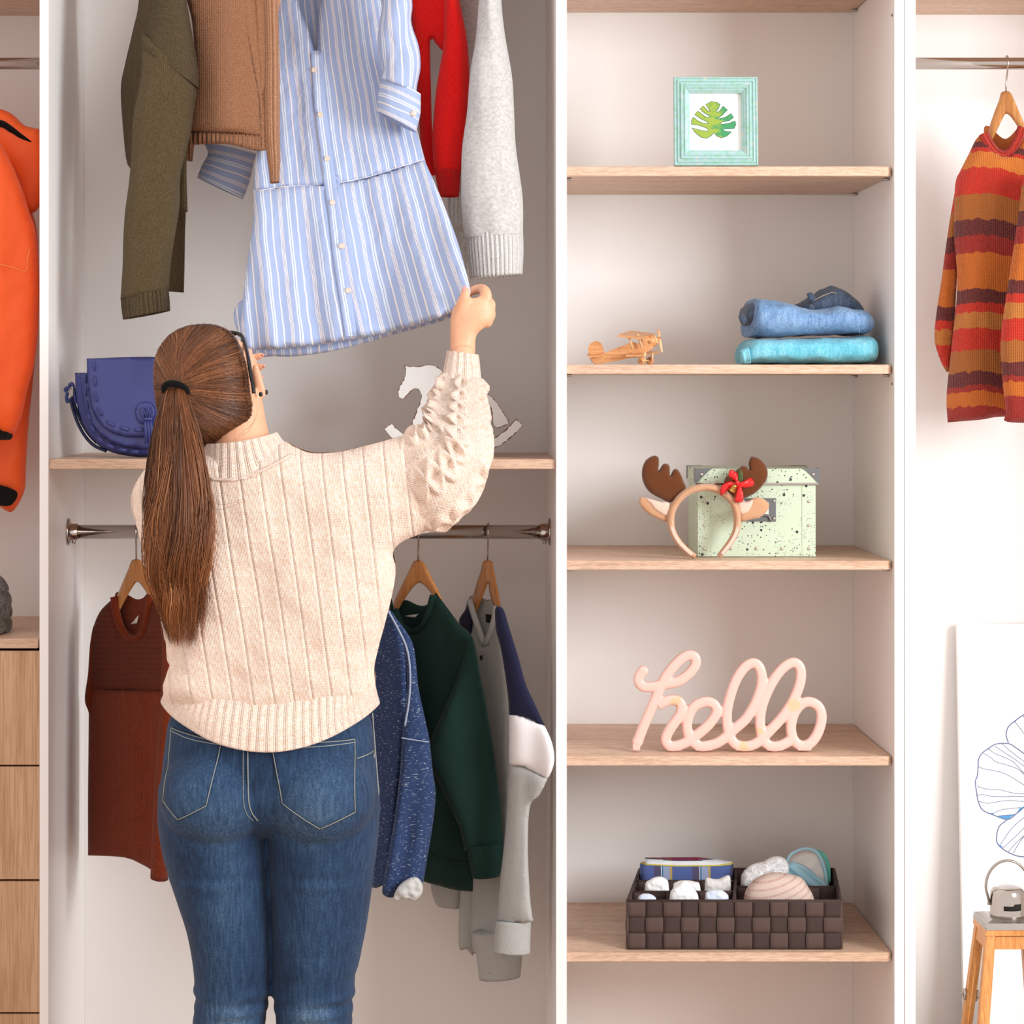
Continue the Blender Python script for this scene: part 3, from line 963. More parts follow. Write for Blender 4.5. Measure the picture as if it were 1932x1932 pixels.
z_lid0, z_lid1 = fz(914, bxY0), fz(884, bxY0)
body = box('box_body', (x0, x1, bxY0, bxY1, zB + 0.0006, z_lid0 + 0.012), M_speck, sb, bev=0.0015)
lid = box('lid', (x0 - 0.0035, x1 + 0.0055, bxY0 - 0.004, bxY1 + 0.004, z_lid0, z_lid1), M_speck, sb, bev=0.002)
box('lid_rim', (x0 - 0.0042, x1 + 0.0062, bxY0 - 0.0052, bxY0 - 0.0030, z_lid0 - 0.001, z_lid0 + 0.0035), M_chrome, lid, bev=0.0008)
M_riv = plain('rivet_nickel', C(226, 216, 206), 0.25, 1.0)
def rivet(x, y, z, parent, r=0.0034):
    MB().add(*g_lathe([(r, 0.0), (r * 0.9, -0.0012), (r * 0.5, -0.0022), (0.0002, -0.0025)], (x, y, z), 'Y', 14)).build('rivet', M_riv, parent)
# lid corner plates: quarter-round tabs
for side in (0, 1):
    xa = (x0 - 0.0035) if side == 0 else (x1 + 0.0055); sg = 1 if side == 0 else -1
    pts = [(xa - sg * 0.0008, z_lid1 + 0.0006), (xa + sg * 0.032, z_lid1 + 0.0006)]
    for i in range(1, 8):
        a = i / 8
        pts.append((xa + sg * (0.032 * (1 - a) + 0.006 * a * (1 - a)), z_lid1 - 0.030 * (a ** 1.4)))
    pts.append((xa - sg * 0.0008, z_lid1 - 0.030))
    n = len(pts)
    v = [(a, bxY0 - 0.0056, b) for a, b in pts] + [(a, bxY0 - 0.0035, b) for a, b in pts]
    tr = tessellate_polygon([[Vector((a, b, 0)) for a, b in pts]])
    f = [tuple(t) for t in tr] + [tuple(q + n for q in t) for t in tr] + [(i, (i + 1) % n, n + (i + 1) % n, n + i) for i in range(n)]
    cpl = MB().add(v, f).build('corner_plate', M_gun, lid, smooth=False)
    rivet(xa + sg * 0.011, bxY0 - 0.0056, z_lid1 - 0.011, lid)
    box('corner_plate', (min(xa - sg * 0.0008, xa + sg * 0.001), max(xa - sg * 0.0008, xa + sg * 0.001), bxY0 - 0.0045, bxY0 + 0.03, z_lid1 - 0.027, z_lid1 + 0.0006), M_gun, lid)
    box('corner_plate', (min(xa - sg * 0.0008, xa + sg * 0.03), max(xa - sg * 0.0008, xa + sg * 0.03), bxY1 - 0.02, bxY1 + 0.0045, z_lid1 - 0.025, z_lid1 + 0.0007), M_gun, lid)
# raised edge strips on the front
xs0, xs1 = fx(1341, bxY0), fx(1513, bxY0); zl = fz(1025, bxY0)
box('edge_strip', (x0 + 0.0005, xs0, bxY0 - 0.0010, bxY0 + 0.001, zB + 0.0012, z_lid0 - 0.002), M_speck, body, bev=0.0004)
box('edge_strip', (xs1, x1 - 0.0005, bxY0 - 0.0010, bxY0 + 0.001, zB + 0.0012, z_lid0 - 0.002), M_speck, body, bev=0.0004)
box('edge_strip', (xs0 + 0.0003, xs1 - 0.0003, bxY0 - 0.0007, bxY0 + 0.001, zB + 0.0012, zl), M_speck, body, bev=0.0003)
for px, py in ((1329, 946), (1329, 991), (1329, 1035), (1526, 946), (1526, 991), (1526, 1035), (1427, 1035), (1475, 1035), (1379, 1035)):
    rivet(fx(px, bxY0), bxY0 - 0.001, fz(py, bxY0), body)
hp = box('handle_plate', (fx(1398, bxY0), fx(1464, bxY0), bxY0 - 0.0016, bxY0 + 0.001, fz(984, bxY0), fz(940, bxY0)), M_gun, body, bev=0.0007)
box('label_card', (fx(1404, bxY0), fx(1450, bxY0), bxY0 - 0.0024, bxY0 - 0.0016, fz(973, bxY0), fz(948, bxY0)), plain('label_card', C(222, 230, 214), 0.6), hp)
tube('pull_ring', [P(x, y, bxY0 - 0.004) for x, y in cr([(1400, 976), (1412, 972), (1440, 972), (1450, 974), (1455, 984)], n=5)], 0.0025, M_gun, body, n=8)
for px, py in ((1460, 945), (1460, 978), (1402, 945)): rivet(fx(px, bxY0), bxY0 - 0.0016, fz(py, bxY0), body, 0.003)

# ================================================================ antler headband
def plush(name, c1, c2, sc_=300, sheen=0.35):
    t = NT(name)
    n1 = t.noise(t.obj(), sc_, 4.0, 0.7); n2 = t.noise(t.obj(), 40, 2.0)
    c = t.mix(t.math('ADD', t.math('MULTIPLY', n1, 0.6), t.math('MULTIPLY', n2, 0.4)), c1, c2)
    t.bump(n1, 0.35, 0.0012)
    return t.set(c, 0.95, 0, 0.1, sheen)
M_brown = plush('dark_brown_plush', C(84, 46, 22), C(112, 64, 34))
M_tanpl = plush('tan_plush', C(186, 138, 102), C(212, 168, 134))
M_pinkp = plush('pale_pink_plush', C(216, 182, 164), C(234, 206, 190))
M_red = plain('red_satin', C(222, 32, 34), 0.32, 0, 0.5)
M_gold = plain('brass', C(206, 160, 88), 0.22, 1.0)
hY = 0.055
def hz(zx, zy): return (1190 + zx / 7.156, 850 + zy / 7.156)
def HZ(l): return [hz(a, b) for a, b in l]
offh = (zB - P(0, 1055.0, hY)[2])
hb = thing('antler_headband', 'tan plush headband with brown antlers standing before the speckled box', 'headband', (fx(1330, hY), hY, zB))
hb_objs = []
bpth = HZ([(865, 1465), (760, 1385), (640, 1260), (560, 1110), (540, 970), (565, 830), (650, 690), (770, 590), (900, 545), (1030, 530), (1150, 555), (1270, 620), (1370, 720), (1425, 850), (1440, 980), (1420, 1120), (1350, 1260), (1260, 1380), (1190, 1465)])
cp = cr(bpth, n=5)
rr = [0.0058 * (0.62 + 0.38 * min(1, 4 * min(i, len(cp) - 1 - i) / len(cp) + 0.1)) + 0.0014 for i in range(len(cp))]
hb_objs.append(tube('band', [P(p[0], p[1], hY) for p in cp], rr, M_tanpl, hb, n=14, flat=1.7, up=(0, 1, 0)))
hb_objs.append(tube('band_lining', [P(VX, VY, 0)] if False else [(q[0], q[1] - 0.0104, q[2]) for q in [P(p[0], p[1], hY) for p in cp[2:-2]]], 0.0035, M_pinkp, hb, n=8, flat=0.3, up=(0, 1, 0)))
hb_objs.append(puff('antler', HZ([(545, 735), (420, 690), (260, 600), (170, 470), (150, 310), (200, 170), (310, 100), (375, 130), (382, 220), (375, 305), (430, 225), (480, 208), (525, 250), (532, 375), (570, 300), (620, 280), (670, 340), (710, 440), (742, 545), (640, 640)]), hY + 0.012, M_brown, hb, k=0.9, T=14, step=3))
hb_objs.append(puff('antler', HZ([(1400, 690), (1300, 610), (1250, 500), (1290, 380), (1380, 340), (1460, 270), (1520, 232), (1570, 255), (1600, 290), (1590, 210), (1620, 120), (1680, 112), (1770, 165), (1840, 270), (1845, 400), (1790, 500), (1680, 610), (1520, 690)]), hY + 0.012, M_brown, hb, k=0.9, T=14, step=3))
e1 = puff('ear', HZ([(530, 745), (400, 720), (200, 670), (130, 668), (108, 710), (130, 780), (200, 860), (330, 940), (490, 995), (510, 900)]), hY + 0.004, M_tanpl, hb, k=0.6, T=7, step=3)
puff('ear_lining', HZ([(530, 750), (400, 725), (215, 680), (250, 740), (340, 850), (420, 895), (505, 912)]), hY - 0.001, M_pinkp, e1, k=0.6, T=6, step=3)
e2 = puff('ear', HZ([(1440, 735), (1580, 715), (1640, 680), (1720, 662), (1800, 690), (1868, 760), (1840, 850), (1740, 940), (1600, 970), (1490, 990), (1460, 880)]), hY + 0.004, M_tanpl, hb, k=0.6, T=7, step=3)
puff('ear_lining', HZ([(1445, 740), (1580, 722), (1650, 700), (1640, 780), (1600, 855), (1550, 885), (1475, 888)]), hY - 0.001, M_pinkp, e2, k=0.6, T=6, step=3)
bw = puff('bow', HZ([(1440, 470), (1330, 390), (1325, 330), (1360, 290), (1440, 350), (1450, 430), (1480, 460), (1560, 430), (1630, 405), (1668, 495), (1560, 540), (1500, 530), (1520, 620), (1515, 715), (1460, 735), (1405, 720), (1420, 600), (1430, 520), (1380, 530), (1300, 580), (1220, 640), (1212, 550), (1260, 480), (1350, 450)]), hY - 0.018, M_red, hb, k=0.55, T=6, step=2.5, fold=lambda x, y: 1.6 * math.sin(x * 0.45 + y * 0.3))
MB().add(*g_ellipsoid(P(*hz(1440, 470), hY - 0.026), (0.004, 0.004, 0.005))).build('knot', M_red, bw)
cbl = P(*hz(1385, 545), hY - 0.028)
rot = Matrix.Rotation(0.5, 3, 'Y') @ Matrix.Rotation(0.5, 3, 'X')
v, f, u = g_lathe([(0.0005, 0.009), (0.003, 0.0085), (0.0042, 0.005), (0.0048, 0.0), (0.0068, -0.004), (0.0073, -0.0055), (0.006, -0.0052), (0.0035, 0.0)], (0, 0, 0), 'Z', 18)
v = [tuple(rot @ Vector(p) + Vector(cbl)) for p in v]
bell = MB().add(v, f, u).build('bell', M_gold, hb)
puff('holly_leaf', HZ([(1440, 460), (1455, 330), (1475, 285), (1505, 330), (1515, 420), (1490, 470)]), hY - 0.010, plush('holly_green', C(58, 78, 40), C(78, 100, 56)), hb, k=0.3, T=3, step=2.5)
for o in list(hb.children):
    o.location.z += offh

rest(pf, SH[1]); rest(bp, SH[2]); rest(jt, SH[2]); rest(hb, SH[3])
rest(ju, SH[2] + 0.036); settle(ju, [jt], (0, 0, 0.0005), 50); settle(hb, [sb], (0, -0.001, 0))
# ================================================================ hello sign
def glaze():
    t = NT('pink_glaze')
    o = t.obj()
    spots = None
    for (px, py, r) in ((1274, 1323, 0.010), (1497, 1330, 0.012), (1434, 1380, 0.006), (1403, 1408, 0.009)):
        q = P(px, py, 0.065)
        x, y, z = t.sep(o)
        dx = t.math('SUBTRACT', x, q[0]); dz_ = t.math('SUBTRACT', z, q[2])
        d = t.math('SQRT', t.math('ADD', t.math('MULTIPLY', dx, dx), t.math('MULTIPLY', dz_, dz_)))
        d = t.math('ADD', d, t.math('MULTIPLY_ADD', t.noise(o, 120, 2.0), 0.012, -0.006))
        m_ = t.math('LESS_THAN', d, r)
        spots = m_ if spots is None else t.math('MAXIMUM', spots, m_)
    c = t.mix(t.math('MULTIPLY', spots, 0.6), C(243, 194, 182), C(240, 188, 128))
    return t.set(c, 0.16, 0, 0.5, None, 0.4)
M_pink = glaze()
heY = 0.068
hs = MB()
zH = SH[4]
offp = (zH - P(0, 1417.5, heY)[2])
def stroke(pts, r=10.2, closed=False):
    q = cr(pts, n=6, closed=closed)
    v, f, u = g_tube([(a[0], a[1], a[2] + offp) for a in [P(p[0], p[1], heY) for p in q]], r * S(heY), n=12, flat=0.95, up=(0, 1, 0), closed=closed)
    # squarer section: push depth out
    hs.add(v, f, u)
stroke([(1212, 1268), (1206, 1277), (1205, 1287), (1213, 1296), (1229, 1297), (1248, 1293), (1278, 1287), (1300, 1272), (1312, 1255), (1311, 1241), (1299, 1237), (1283, 1246), (1267, 1263), (1254, 1281), (1241, 1309), (1229, 1337), (1213, 1374), (1202, 1403)])
stroke([(1241, 1332), (1254, 1325), (1268, 1321.5), (1280, 1324), (1286, 1334), (1283, 1349), (1272, 1365), (1260, 1384), (1256, 1398), (1263, 1408), (1278, 1408), (1297, 1400), (1317, 1386), (1338, 1367), (1352, 1345), (1347, 1330), (1331, 1325), (1311, 1333), (1300, 1350), (1296, 1372), (1302, 1395), (1318, 1408), (1335, 1408), (1358, 1400), (1385, 1377), (1408, 1356), (1426, 1325), (1437, 1290), (1434, 1263), (1422, 1252), (1405, 1260), (1388, 1285), (1376, 1320), (1371, 1350), (1374, 1382), (1384, 1402), (1398, 1408.5), (1414, 1408), (1430, 1401), (1452, 1380), (1475, 1355), (1495, 1325), (1509, 1290), (1510, 1263), (1498, 1251), (1480, 1259), (1462, 1280), (1446, 1310), (1436, 1340), (1434, 1370), (1440, 1397), (1454, 1408.5), (1471, 1408), (1486, 1401), (1496, 1393)])
stroke([(1525, 1325), (1543, 1333), (1550, 1353), (1544, 1381), (1530, 1402), (1513, 1408), (1498, 1398), (1492, 1375), (1497, 1350), (1509, 1332)], closed=True)

for a in (1202,): hs.add(*g_box(P(1193, 0, heY)[0], P(1207, 0, heY)[0], heY - 0.008, heY + 0.008, zH + 0.0008, zH + 0.012))
for (a, b) in ((1258, 1284), (1311, 1341), (1388, 1418), (1446, 1476), (1504, 1530)):
    hs.add(*g_box(P(a, 0, heY)[0], P(b, 0, heY)[0], heY - 0.008, heY + 0.008, zH + 0.0008, zH + 0.010))
for q in ((1213, 1267), (1203, 1400)): hs.add(*g_ellipsoid((P(*q, heY)[0], heY, P(*q, heY)[2] + offp), (0.0110, 0.0105, 0.0110)))
v, f = remesh(hs, 0.0016, 5, 0.5)
zmin = min(p[2] for p in v)
v = [(a, heY + 0.0085 * math.tanh((b - heY) / 0.0065), c - zmin + zH + 0.0005) for a, b, c in v]
ho = MB().add(v, f).build('hello_sign', M_pink)
tag(ho, 'glossy pink cursive sign reading hello on an oak shelf', 'sign')

# ================================================================ woven basket
def webbing(name, horizontal):
    t = NT(name)
    x, y, z = t.sep(t.obj())
    a = t.math('ADD', x, y)
    if horizontal: u, v_ = z, a
    else: u, v_ = a, z
    w_ = 0.0042
    fu = t.math('ABSOLUTE', t.math('MULTIPLY_ADD', t.math('FRACT', t.math('MULTIPLY', u, 1 / w_)), 2.0, -1.0))
    s_ = t.math('FRACT', t.math('MULTIPLY_ADD', v_, 1 / 0.0028, t.math('MULTIPLY', fu, 0.9)))
    hgt = t.math('SINE', t.math('MULTIPLY', s_, math.pi))
    t.bump(hgt, 0.8, 0.0014)
    c = t.ramp(hgt, [(0.1, C(50, 36, 34)), (0.9, C(82, 63, 59))] if horizontal else [(0.1, C(64, 47, 44)), (0.9, C(106, 84, 78))])  # across straps a darker copy: shading by strap orientation put into the colour
    return t.set(c, 0.6, 0, 0.4)
M_webv, M_webh = webbing('brown_webbing_upright', False), webbing('brown_webbing_across', True)
M_webd = plain('brown_webbing_core', C(40, 28, 26), 0.8)
kY0, kY1 = 0.036, 0.335
zK = SH[5]
kx0, kx1 = fx(1184, kY0), fx(1587, kY0)
kh = fz(1697, kY0) - zK
bk = thing('storage_basket', 'dark brown woven strap basket with compartments on the low oak shelf', 'basket', ((kx0 + kx1) / 2, 0.18, zK))
kb0, kb1 = fx(1207, kY1), fx(1573, kY1)
def KP(s_, t_):
    """basket plan: s across, t towards the back (the back is a little narrower)"""
    xl = kx0 + (kb0 - kx0) * t_; xr = kx1 + (kb1 - kx1) * t_
    return (xl + (xr - xl) * s_, kY0 + (kY1 - kY0) * t_)
def kwall(nm, a, b, z0, z1, th, mat, parent):
    (xa, ya), (xb, yb) = KP(*a), KP(*b)
    d = np.array((xb - xa, yb - ya)); d /= np.linalg.norm(d); n_ = np.array((-d[1], d[0])) * th / 2
    q = [(xa + n_[0], ya + n_[1]), (xb + n_[0], yb + n_[1]), (xb - n_[0], yb - n_[1]), (xa - n_[0], ya - n_[1])]
    v = [(x, y, z0) for x, y in q] + [(x, y, z1) for x, y in q]
    return MB().add(v, [(0, 1, 2, 3), (7, 6, 5, 4), (0, 4, 5, 1), (1, 5, 6, 2), (2, 6, 7, 3), (3, 7, 4, 0)]).build(nm, mat, parent, smooth=False)
def pillow(w_, h_, th, bulge_axis):
    """small cushion-like square in the x-z plane, bulging across one direction"""
    nx, nz = 5, 5
    v, f = [], []
    for i in range(nz):
        for j in range(nx):
            a, b = j / (nx - 1) * 2 - 1, i / (nz - 1) * 2 - 1
            q = (1 - abs(b if bulge_axis else a) ** 3)
            v.append((a * w_ / 2, -th * (0.45 + 0.55 * q), b * h_ / 2))
    for i in range(nz - 1):
        for j in range(nx - 1):
            o = i * nx + j
            f.append((o, o + 1, o + nx + 1, o + nx))
    rim = [j for j in range(nx)] + [i * nx + nx - 1 for i in range(1, nz)] + [(nz - 1) * nx + j for j in range(nx - 2, -1, -1)] + [i * nx for i in range(nz - 2, 0, -1)]
    o = len(v)
    for r_ in rim: v.append((v[r_][0], 0.0, v[r_][2]))
    m_ = len(rim)
    for i in range(m_): f.append((rim[i], o + i, o + (i + 1) % m_, rim[(i + 1) % m_]))
    return v, f
nr = 3
ch = (kh - 0.005) / nr
meshes = {}
def sq_mesh(key, w_, h_, mat, ax):
    if key in meshes: return meshes[key]
    v, f = pillow(w_, h_, 0.0028, ax)
    me = bpy.data.meshes.new('strap_square'); me.from_pydata(v, [], f); me.materials.append(mat)
    me.polygons.foreach_set('use_smooth', [True] * len(me.polygons)); me.update()
    meshes[key] = me
    return me
rnd = random.Random(4)
def woven(a, b, n_, rows, z0, side, parent, ph=0):
    """a row of strap squares along a wall from a to b; side=+1 faces the left-hand side of a->b"""
    (xa, ya), (xb, yb) = KP(*a), KP(*b)
    L = math.hypot(xb - xa, yb - ya); ang = math.atan2(yb - ya, xb - xa); w_ = L / n_
    nx, ny = math.sin(ang), -math.cos(ang)
    for r_ in rows:
        for c_ in range(n_):
            up = (r_ + c_ + ph) % 2 == 0
            key = ('%.4f' % w_) + ('v' if up else 'h')
            o = bpy.data.objects.new('strap_square', sq_mesh(key, w_ * 0.985, ch * 0.985, M_webv if up else M_webh, up)); COL.objects.link(o)
            t_ = (c_ + 0.5) / n_
            of_ = side * (0.0014 if up else 0.0004)
            o.location = (xa + (xb - xa) * t_ + nx * of_, ya + (yb - ya) * t_ + ny * of_, z0 + ch * (r_ + 0.5))
            o.rotation_euler = (0, rnd.uniform(-.01, .01), ang if side > 0 else ang + math.pi)
            par(o, parent)
def binding(a, b, z, parent, r=0.0033, nm='rim_binding'):
    (xa, ya), (xb, yb) = KP(*a), KP(*b)
    return tube(nm, [(xa, ya, z), (xb, yb, z)], r, M_webh, parent, n=8)
zr = zK + kh - 0.0033
WALLS = [((0, 0), (1, 0), 12), ((1, 0), (1, 1), 9), ((1, 1), (0, 1), 12), ((0, 1), (0, 0), 9)]
for i_, (a, b, n_) in enumerate(WALLS):
    kwall('wall_core', a, b, zK + 0.001, zr, 0.0018, M_webd, bk)
    woven(a, b, n_, range(3), zK + 0.0015, 1, bk, i_ % 2)
    if i_ > 0: woven(a, b, n_, range(2, 3), zK + 0.0015, -1, bk, 1)
    binding(a, b, zr, bk)
kb_ = [KP(0.01, 0.01), KP(0.99, 0.01), KP(0.99, 0.99), KP(0.01, 0.99)]
MB().add([(x, y, zK + 0.0008) for x, y in kb_] + [(x, y, zK + 0.003) for x, y in kb_], [(3, 2, 1, 0), (4, 5, 6, 7), (0, 1, 5, 4), (1, 2, 6, 5), (2, 3, 7, 6), (3, 0, 4, 7)]).build('base', M_webd, bk, smooth=False)
for q in ((0, 0), (1, 0)):
    x_, y_ = KP(*q)
    tube('corner_binding', [(x_, y_, zK + 0.002), (x_, y_, zr)], 0.0030, M_webv, bk, n=8)
def divider(a, b, n_):
    d = kwall('divider', a, b, zK + 0.0032, zr - 0.001, 0.0018, M_webd, bk)
    woven(a, b, n_, range(2, 3), zK + 0.0005, 1, d); woven(a, b, n_, range(2, 3), zK + 0.0005, -1, d, 1)
    binding(a, b, zr - 0.0005, d, 0.003)
divider((0.497, 0.015), (0.497, 0.985), 9)
divider((0.01, 0.28), (0.485, 0.28), 6)
divider((0.01, 0.62), (0.485, 0.62), 6)
divider((0.51, 0.43), (0.99, 0.43), 6)

# contents -------------------------------------------------------
def plaid():
    t = NT('plaid_cotton')
    u, v, _ = t.sep(t.uv())
    base = C(82, 98, 152)
    pu = t.math('FRACT', t.math('MULTIPLY', t.math('ADD', u, 0.005), 1 / 0.0722))
    cu = t.ramp(pu, [(0.0, base), (0.40, C(84, 78, 106)), (0.58, C(84, 78, 106)), (0.585, C(230, 232, 236)), (0.60, C(58, 116, 150)), (0.64, C(150, 160, 192)), (0.80, C(150, 160, 192)), (0.81, C(176, 150, 96)), (0.87, C(176, 150, 96)), (0.875, base)], 'CONSTANT')
    pv = v
    cv = t.ramp(t.math('MULTIPLY', pv, 1 / 0.032), [(0.0, C(130, 30, 50)), (0.16, C(60, 110, 120)), (0.19, C(234, 236, 238)), (0.40, C(214, 190, 60)), (0.47, C(60, 110, 120)), (0.50, (1, 1, 1, 1))], 'CONSTANT')
    top = t.math('LESS_THAN', t.math('MULTIPLY', pv, 1 / 0.032), 0.50)
    c = t.mix(t.math('MULTIPLY', top, 0.85), cu, cv)
    t.bump(t.noise(t.obj(), 1500, 2.0), 0.2, 0.0006)
    return t.set(c, 0.85, 0, 0.2)
M_plaid = plaid()
def cloth(name, c1, c2, sc_=60, b=0.3):
    t = NT(name)
    n1 = t.noise(t.obj(), sc_, 3.0); n2 = t.noise(t.obj(), 1300, 2.0)
    t.bump(t.math('ADD', n2, t.math('MULTIPLY', n1, 2.0)), b, 0.001)
    return t.set(t.mix(n1, c1, c2), 0.9, 0, 0.2, 0.2)
M_sock = cloth('white_cotton', C(240, 240, 240), C(250, 250, 250))
M_sockb = cloth('pale_blue_cotton', C(200, 216, 240), C(236, 240, 248), 90)
M_sockg = cloth('pale_grey_cotton', C(220, 214, 212), C(244, 242, 240), 90)
pY = kY0 + 0.24
zf = zK + 0.004
offk = 0.0
sh_ = puff('folded_shirt', [(1207, 1665), (1207, 1665), (1208, 1628), (1216, 1626), (1217, 1619), (1217, 1618), (1260, 1618), (1320, 1618), (1370, 1624), (1381, 1626), (1384, 1629), (1384, 1629), (1383, 1650), (1380, 1700), (1380, 1700), (1215, 1700), (1215, 1700)], pY, M_plaid, k=1.2, T=22, step=5,
            uvf=lambda x, y: (x - 1208, y - (1613.5 + 2.0 * math.sin((x - 1217) * 0.018))), fold=lambda x, y: 1.0 * math.sin(x * 0.09 + y * 0.05))
tag(sh_, 'blue plaid shirt folded in the rear left compartment of the basket', 'shirt')
def blob(name, label, cat, outline, Y, mat, T=16, k=0.9, fold=3.0, seed=0, extra=None, group=None, **kw):
    o = puff(name, outline, Y, mat, k=k, T=T, step=2.6, fold=lambda x, y: fold * mnoise.noise(Vector((x * 0.11 + seed, y * 0.11, seed))) + fold * 0.6 * mnoise.noise(Vector((x * 0.3 + seed, y * 0.25, seed))), **kw)
    return tag(o, label, cat, group)
GS = 'small socks in the basket'
ys1, ys2 = kY0 + 0.045, kY0 + 0.135
bb = 1738
blob('sock', 'pale blue sock barely showing at the front left of the basket', 'sock', [(1200, bb), (1203, 1700), (1207, 1689), (1220, 1686), (1232, 1689), (1239, 1700), (1240, bb)], ys1, M_sockb, group=GS, seed=1)
blob('sock', 'white sock with a pointed fold at the front of the basket', 'sock', [(1263, bb), (1264, 1690), (1268, 1678), (1280, 1668), (1292, 1661), (1303, 1668), (1312, 1680), (1318, 1695), (1318, bb)], ys1, M_sock, group=GS, seed=2, fold=2)
blob('sock', 'white and blue striped sock front right beside the divider', 'sock', [(1330, bb), (1331, 1690), (1334, 1682), (1348, 1679), (1360, 1679), (1370, 1685), (1375, 1695), (1375, bb)], ys1, M_sockb, group=GS, seed=3)
blob('sock', 'white sock with a green mark in the second row of the basket', 'sock', [(1216, bb), (1217, 1672), (1226, 1660), (1240, 1654), (1255, 1657), (1262, 1672), (1262, bb)], ys2, M_sock, group=GS, seed=4)
blob('sock', 'white sock folded flat behind the pointed white sock', 'sock', [(1270, bb), (1270, 1675), (1276, 1664), (1290, 1661), (1310, 1663), (1321, 1673), (1322, bb)], ys2, M_sock, group=GS, seed=5)
blob('sock', 'white sock with beige stripe beside the centre divider', 'sock', [(1330, bb), (1330, 1672), (1333, 1656), (1345, 1658), (1356, 1658), (1370, 1652), (1377, 1653), (1379, 1672), (1379, bb)], ys2, M_sockg, group=GS, seed=6)
def bramat():
    t = NT('beige_striped_lace')
    u, v, _ = t.sep(t.uv())
    # curved stripes
    q = t.math('ADD', v, t.math('MULTIPLY', u, 0.35))
    q = t.math('ADD', q, t.math('MULTIPLY', t.math('MULTIPLY', u, u), 3.2))
    s_ = t.math('FRACT', t.math('MULTIPLY', q, 1 / 0.0135))
    band = t.math('LESS_THAN', t.math('ABSOLUTE', t.math('SUBTRACT', s_, 0.5)), 0.15)
    dots = t.math('GREATER_THAN', t.math('SINE', t.math('MULTIPLY', u, 2100.0)), -0.3)
    m_ = t.math('MULTIPLY', band, dots)
    c = t.mix(t.math('MULTIPLY', m_, 0.7), C(206, 184, 172), C(170, 120, 114))
    t.bump(s_, 0.15, 0.001)
    return t.set(c, 0.7, 0, 0.3)
br = puff('bra_cup', [(1402, 1745), (1403, 1698), (1408, 1678), (1420, 1662), (1440, 1650), (1462, 1646), (1490, 1649), (1512, 1656), (1524, 1672), (1536, 1697), (1538, 1745)], kY0 + 0.062, bramat(), k=0.95, T=44, step=4, uvf=lambda x, y: (x - 1470, y - 1646))
tag(br, 'beige bra cup with rows of pinkish dots in the front right compartment', 'bra')
def marble():
    t = NT('white_marbled_jersey')
    n1 = t.noise(t.obj(), 55, 4.0, 0.6, 2.0)
    l = t.math('LESS_THAN', t.math('ABSOLUTE', t.math('SUBTRACT', n1, 0.5)), 0.018)
    c = t.mix(t.math('MULTIPLY', l, 0.55), C(244, 244, 244), C(80, 80, 84))
    return t.set(c, 0.85, 0, 0.2)
yq = kY0 + 0.21
tag(puff('jersey_shirt', [(1400, 1722), (1398, 1660), (1403, 1645), (1417, 1632), (1440, 1625), (1455, 1617), (1472, 1616), (1484, 1624), (1489, 1645), (1484, 1722)], yq - 0.03, marble(), k=0.9, T=20, step=3.5, fold=lambda x, y: 5 * mnoise.noise(Vector((x * .06, y * .09, 1))) + 3 * math.sin(x * 0.14 + y * 0.2)),
    'crumpled white jersey with black marbling in the rear right compartment', 'shirt')
M_aqua = cloth('aqua_satin', C(158, 224, 250), C(204, 240, 252), 30)
lg = thing('aqua_bra', 'aqua blue and white bra heaped at the back right of the basket', 'bra', (fx(1525, yq), yq, zf))
puff('cup', [(1482, 1722), (1484, 1660), (1482, 1634), (1490, 1615), (1505, 1606), (1522, 1602), (1540, 1606), (1552, 1622), (1560, 1645), (1563, 1722)], yq + 0.037, cloth('white_satin', C(244, 238, 232), C(250, 246, 244), 40), lg, k=0.9, T=26, step=3.5, fold=lambda x, y: 3 * mnoise.noise(Vector((x * .05, y * .07, 4))))
puff('band', [(1478, 1642), (1485, 1630), (1498, 1627), (1515, 1632), (1530, 1642), (1544, 1655), (1560, 1668), (1562, 1700), (1545, 1690), (1520, 1675), (1500, 1660), (1485, 1652)], yq + 0.004, M_aqua, lg, k=0.6, T=8, step=3, fold=lambda x, y: 2 * math.sin(x * 0.25 - y * 0.3))
tube('trim', [P(x, y, yq + 0.012) for x, y in cr([(1482, 1636), (1490, 1615), (1505, 1605), (1522, 1601), (1540, 1607), (1551, 1625), (1558, 1650), (1561, 1680)], n=6)], 0.0032, M_aqua, lg, n=8)
tube('strap', [P(x, y, yq + 0.03) for x, y in cr([(1540, 1606), (1552, 1612), (1560, 1625), (1563, 1640), (1564, 1665)], n=5)], 0.004, cloth('mint_satin', C(90, 205, 190), C(130, 222, 208)), lg, n=8, flat=0.5)

# ================================================================ blue shoulder bag
def leather(name, c1, c2):
    t = NT(name)
    n1 = t.noise(t.obj(), 380, 3.0); n2 = t.noise(t.obj(), 14, 2.0)
    t.bump(n1, 0.12, 0.0006)
    return t.set(t.mix(n2, c1, c2), 0.38, 0, 0.45)
M_blue = leather('cobalt_leather', C(54, 60, 122), C(70, 78, 142))
M_blued = leather('dark_strap_leather', C(20, 28, 56), C(34, 44, 84))
def gz(zx, zy): return (110 + zx / 8.78, 660 + zy / 8.78)
def GZ(l): return [gz(a, b) for a, b in l]
gY = 0.11
bag = thing('shoulder_bag', 'cobalt blue leather saddle bag with chunky stitching on the shelf', 'bag', (fx(245, gY), gY, Z_SHELF_B))
gof = Z_SHELF_B + 0.0008 - P(0, 863.5, gY)[2]
body_l = [(275, 390), (275, 390), (300, 850), (380, 1180), (520, 1430), (700, 1620), (950, 1730), (1250, 1780)]
mirror = [(2 * 1440 - a, b) for a, b in body_l[::-1]]
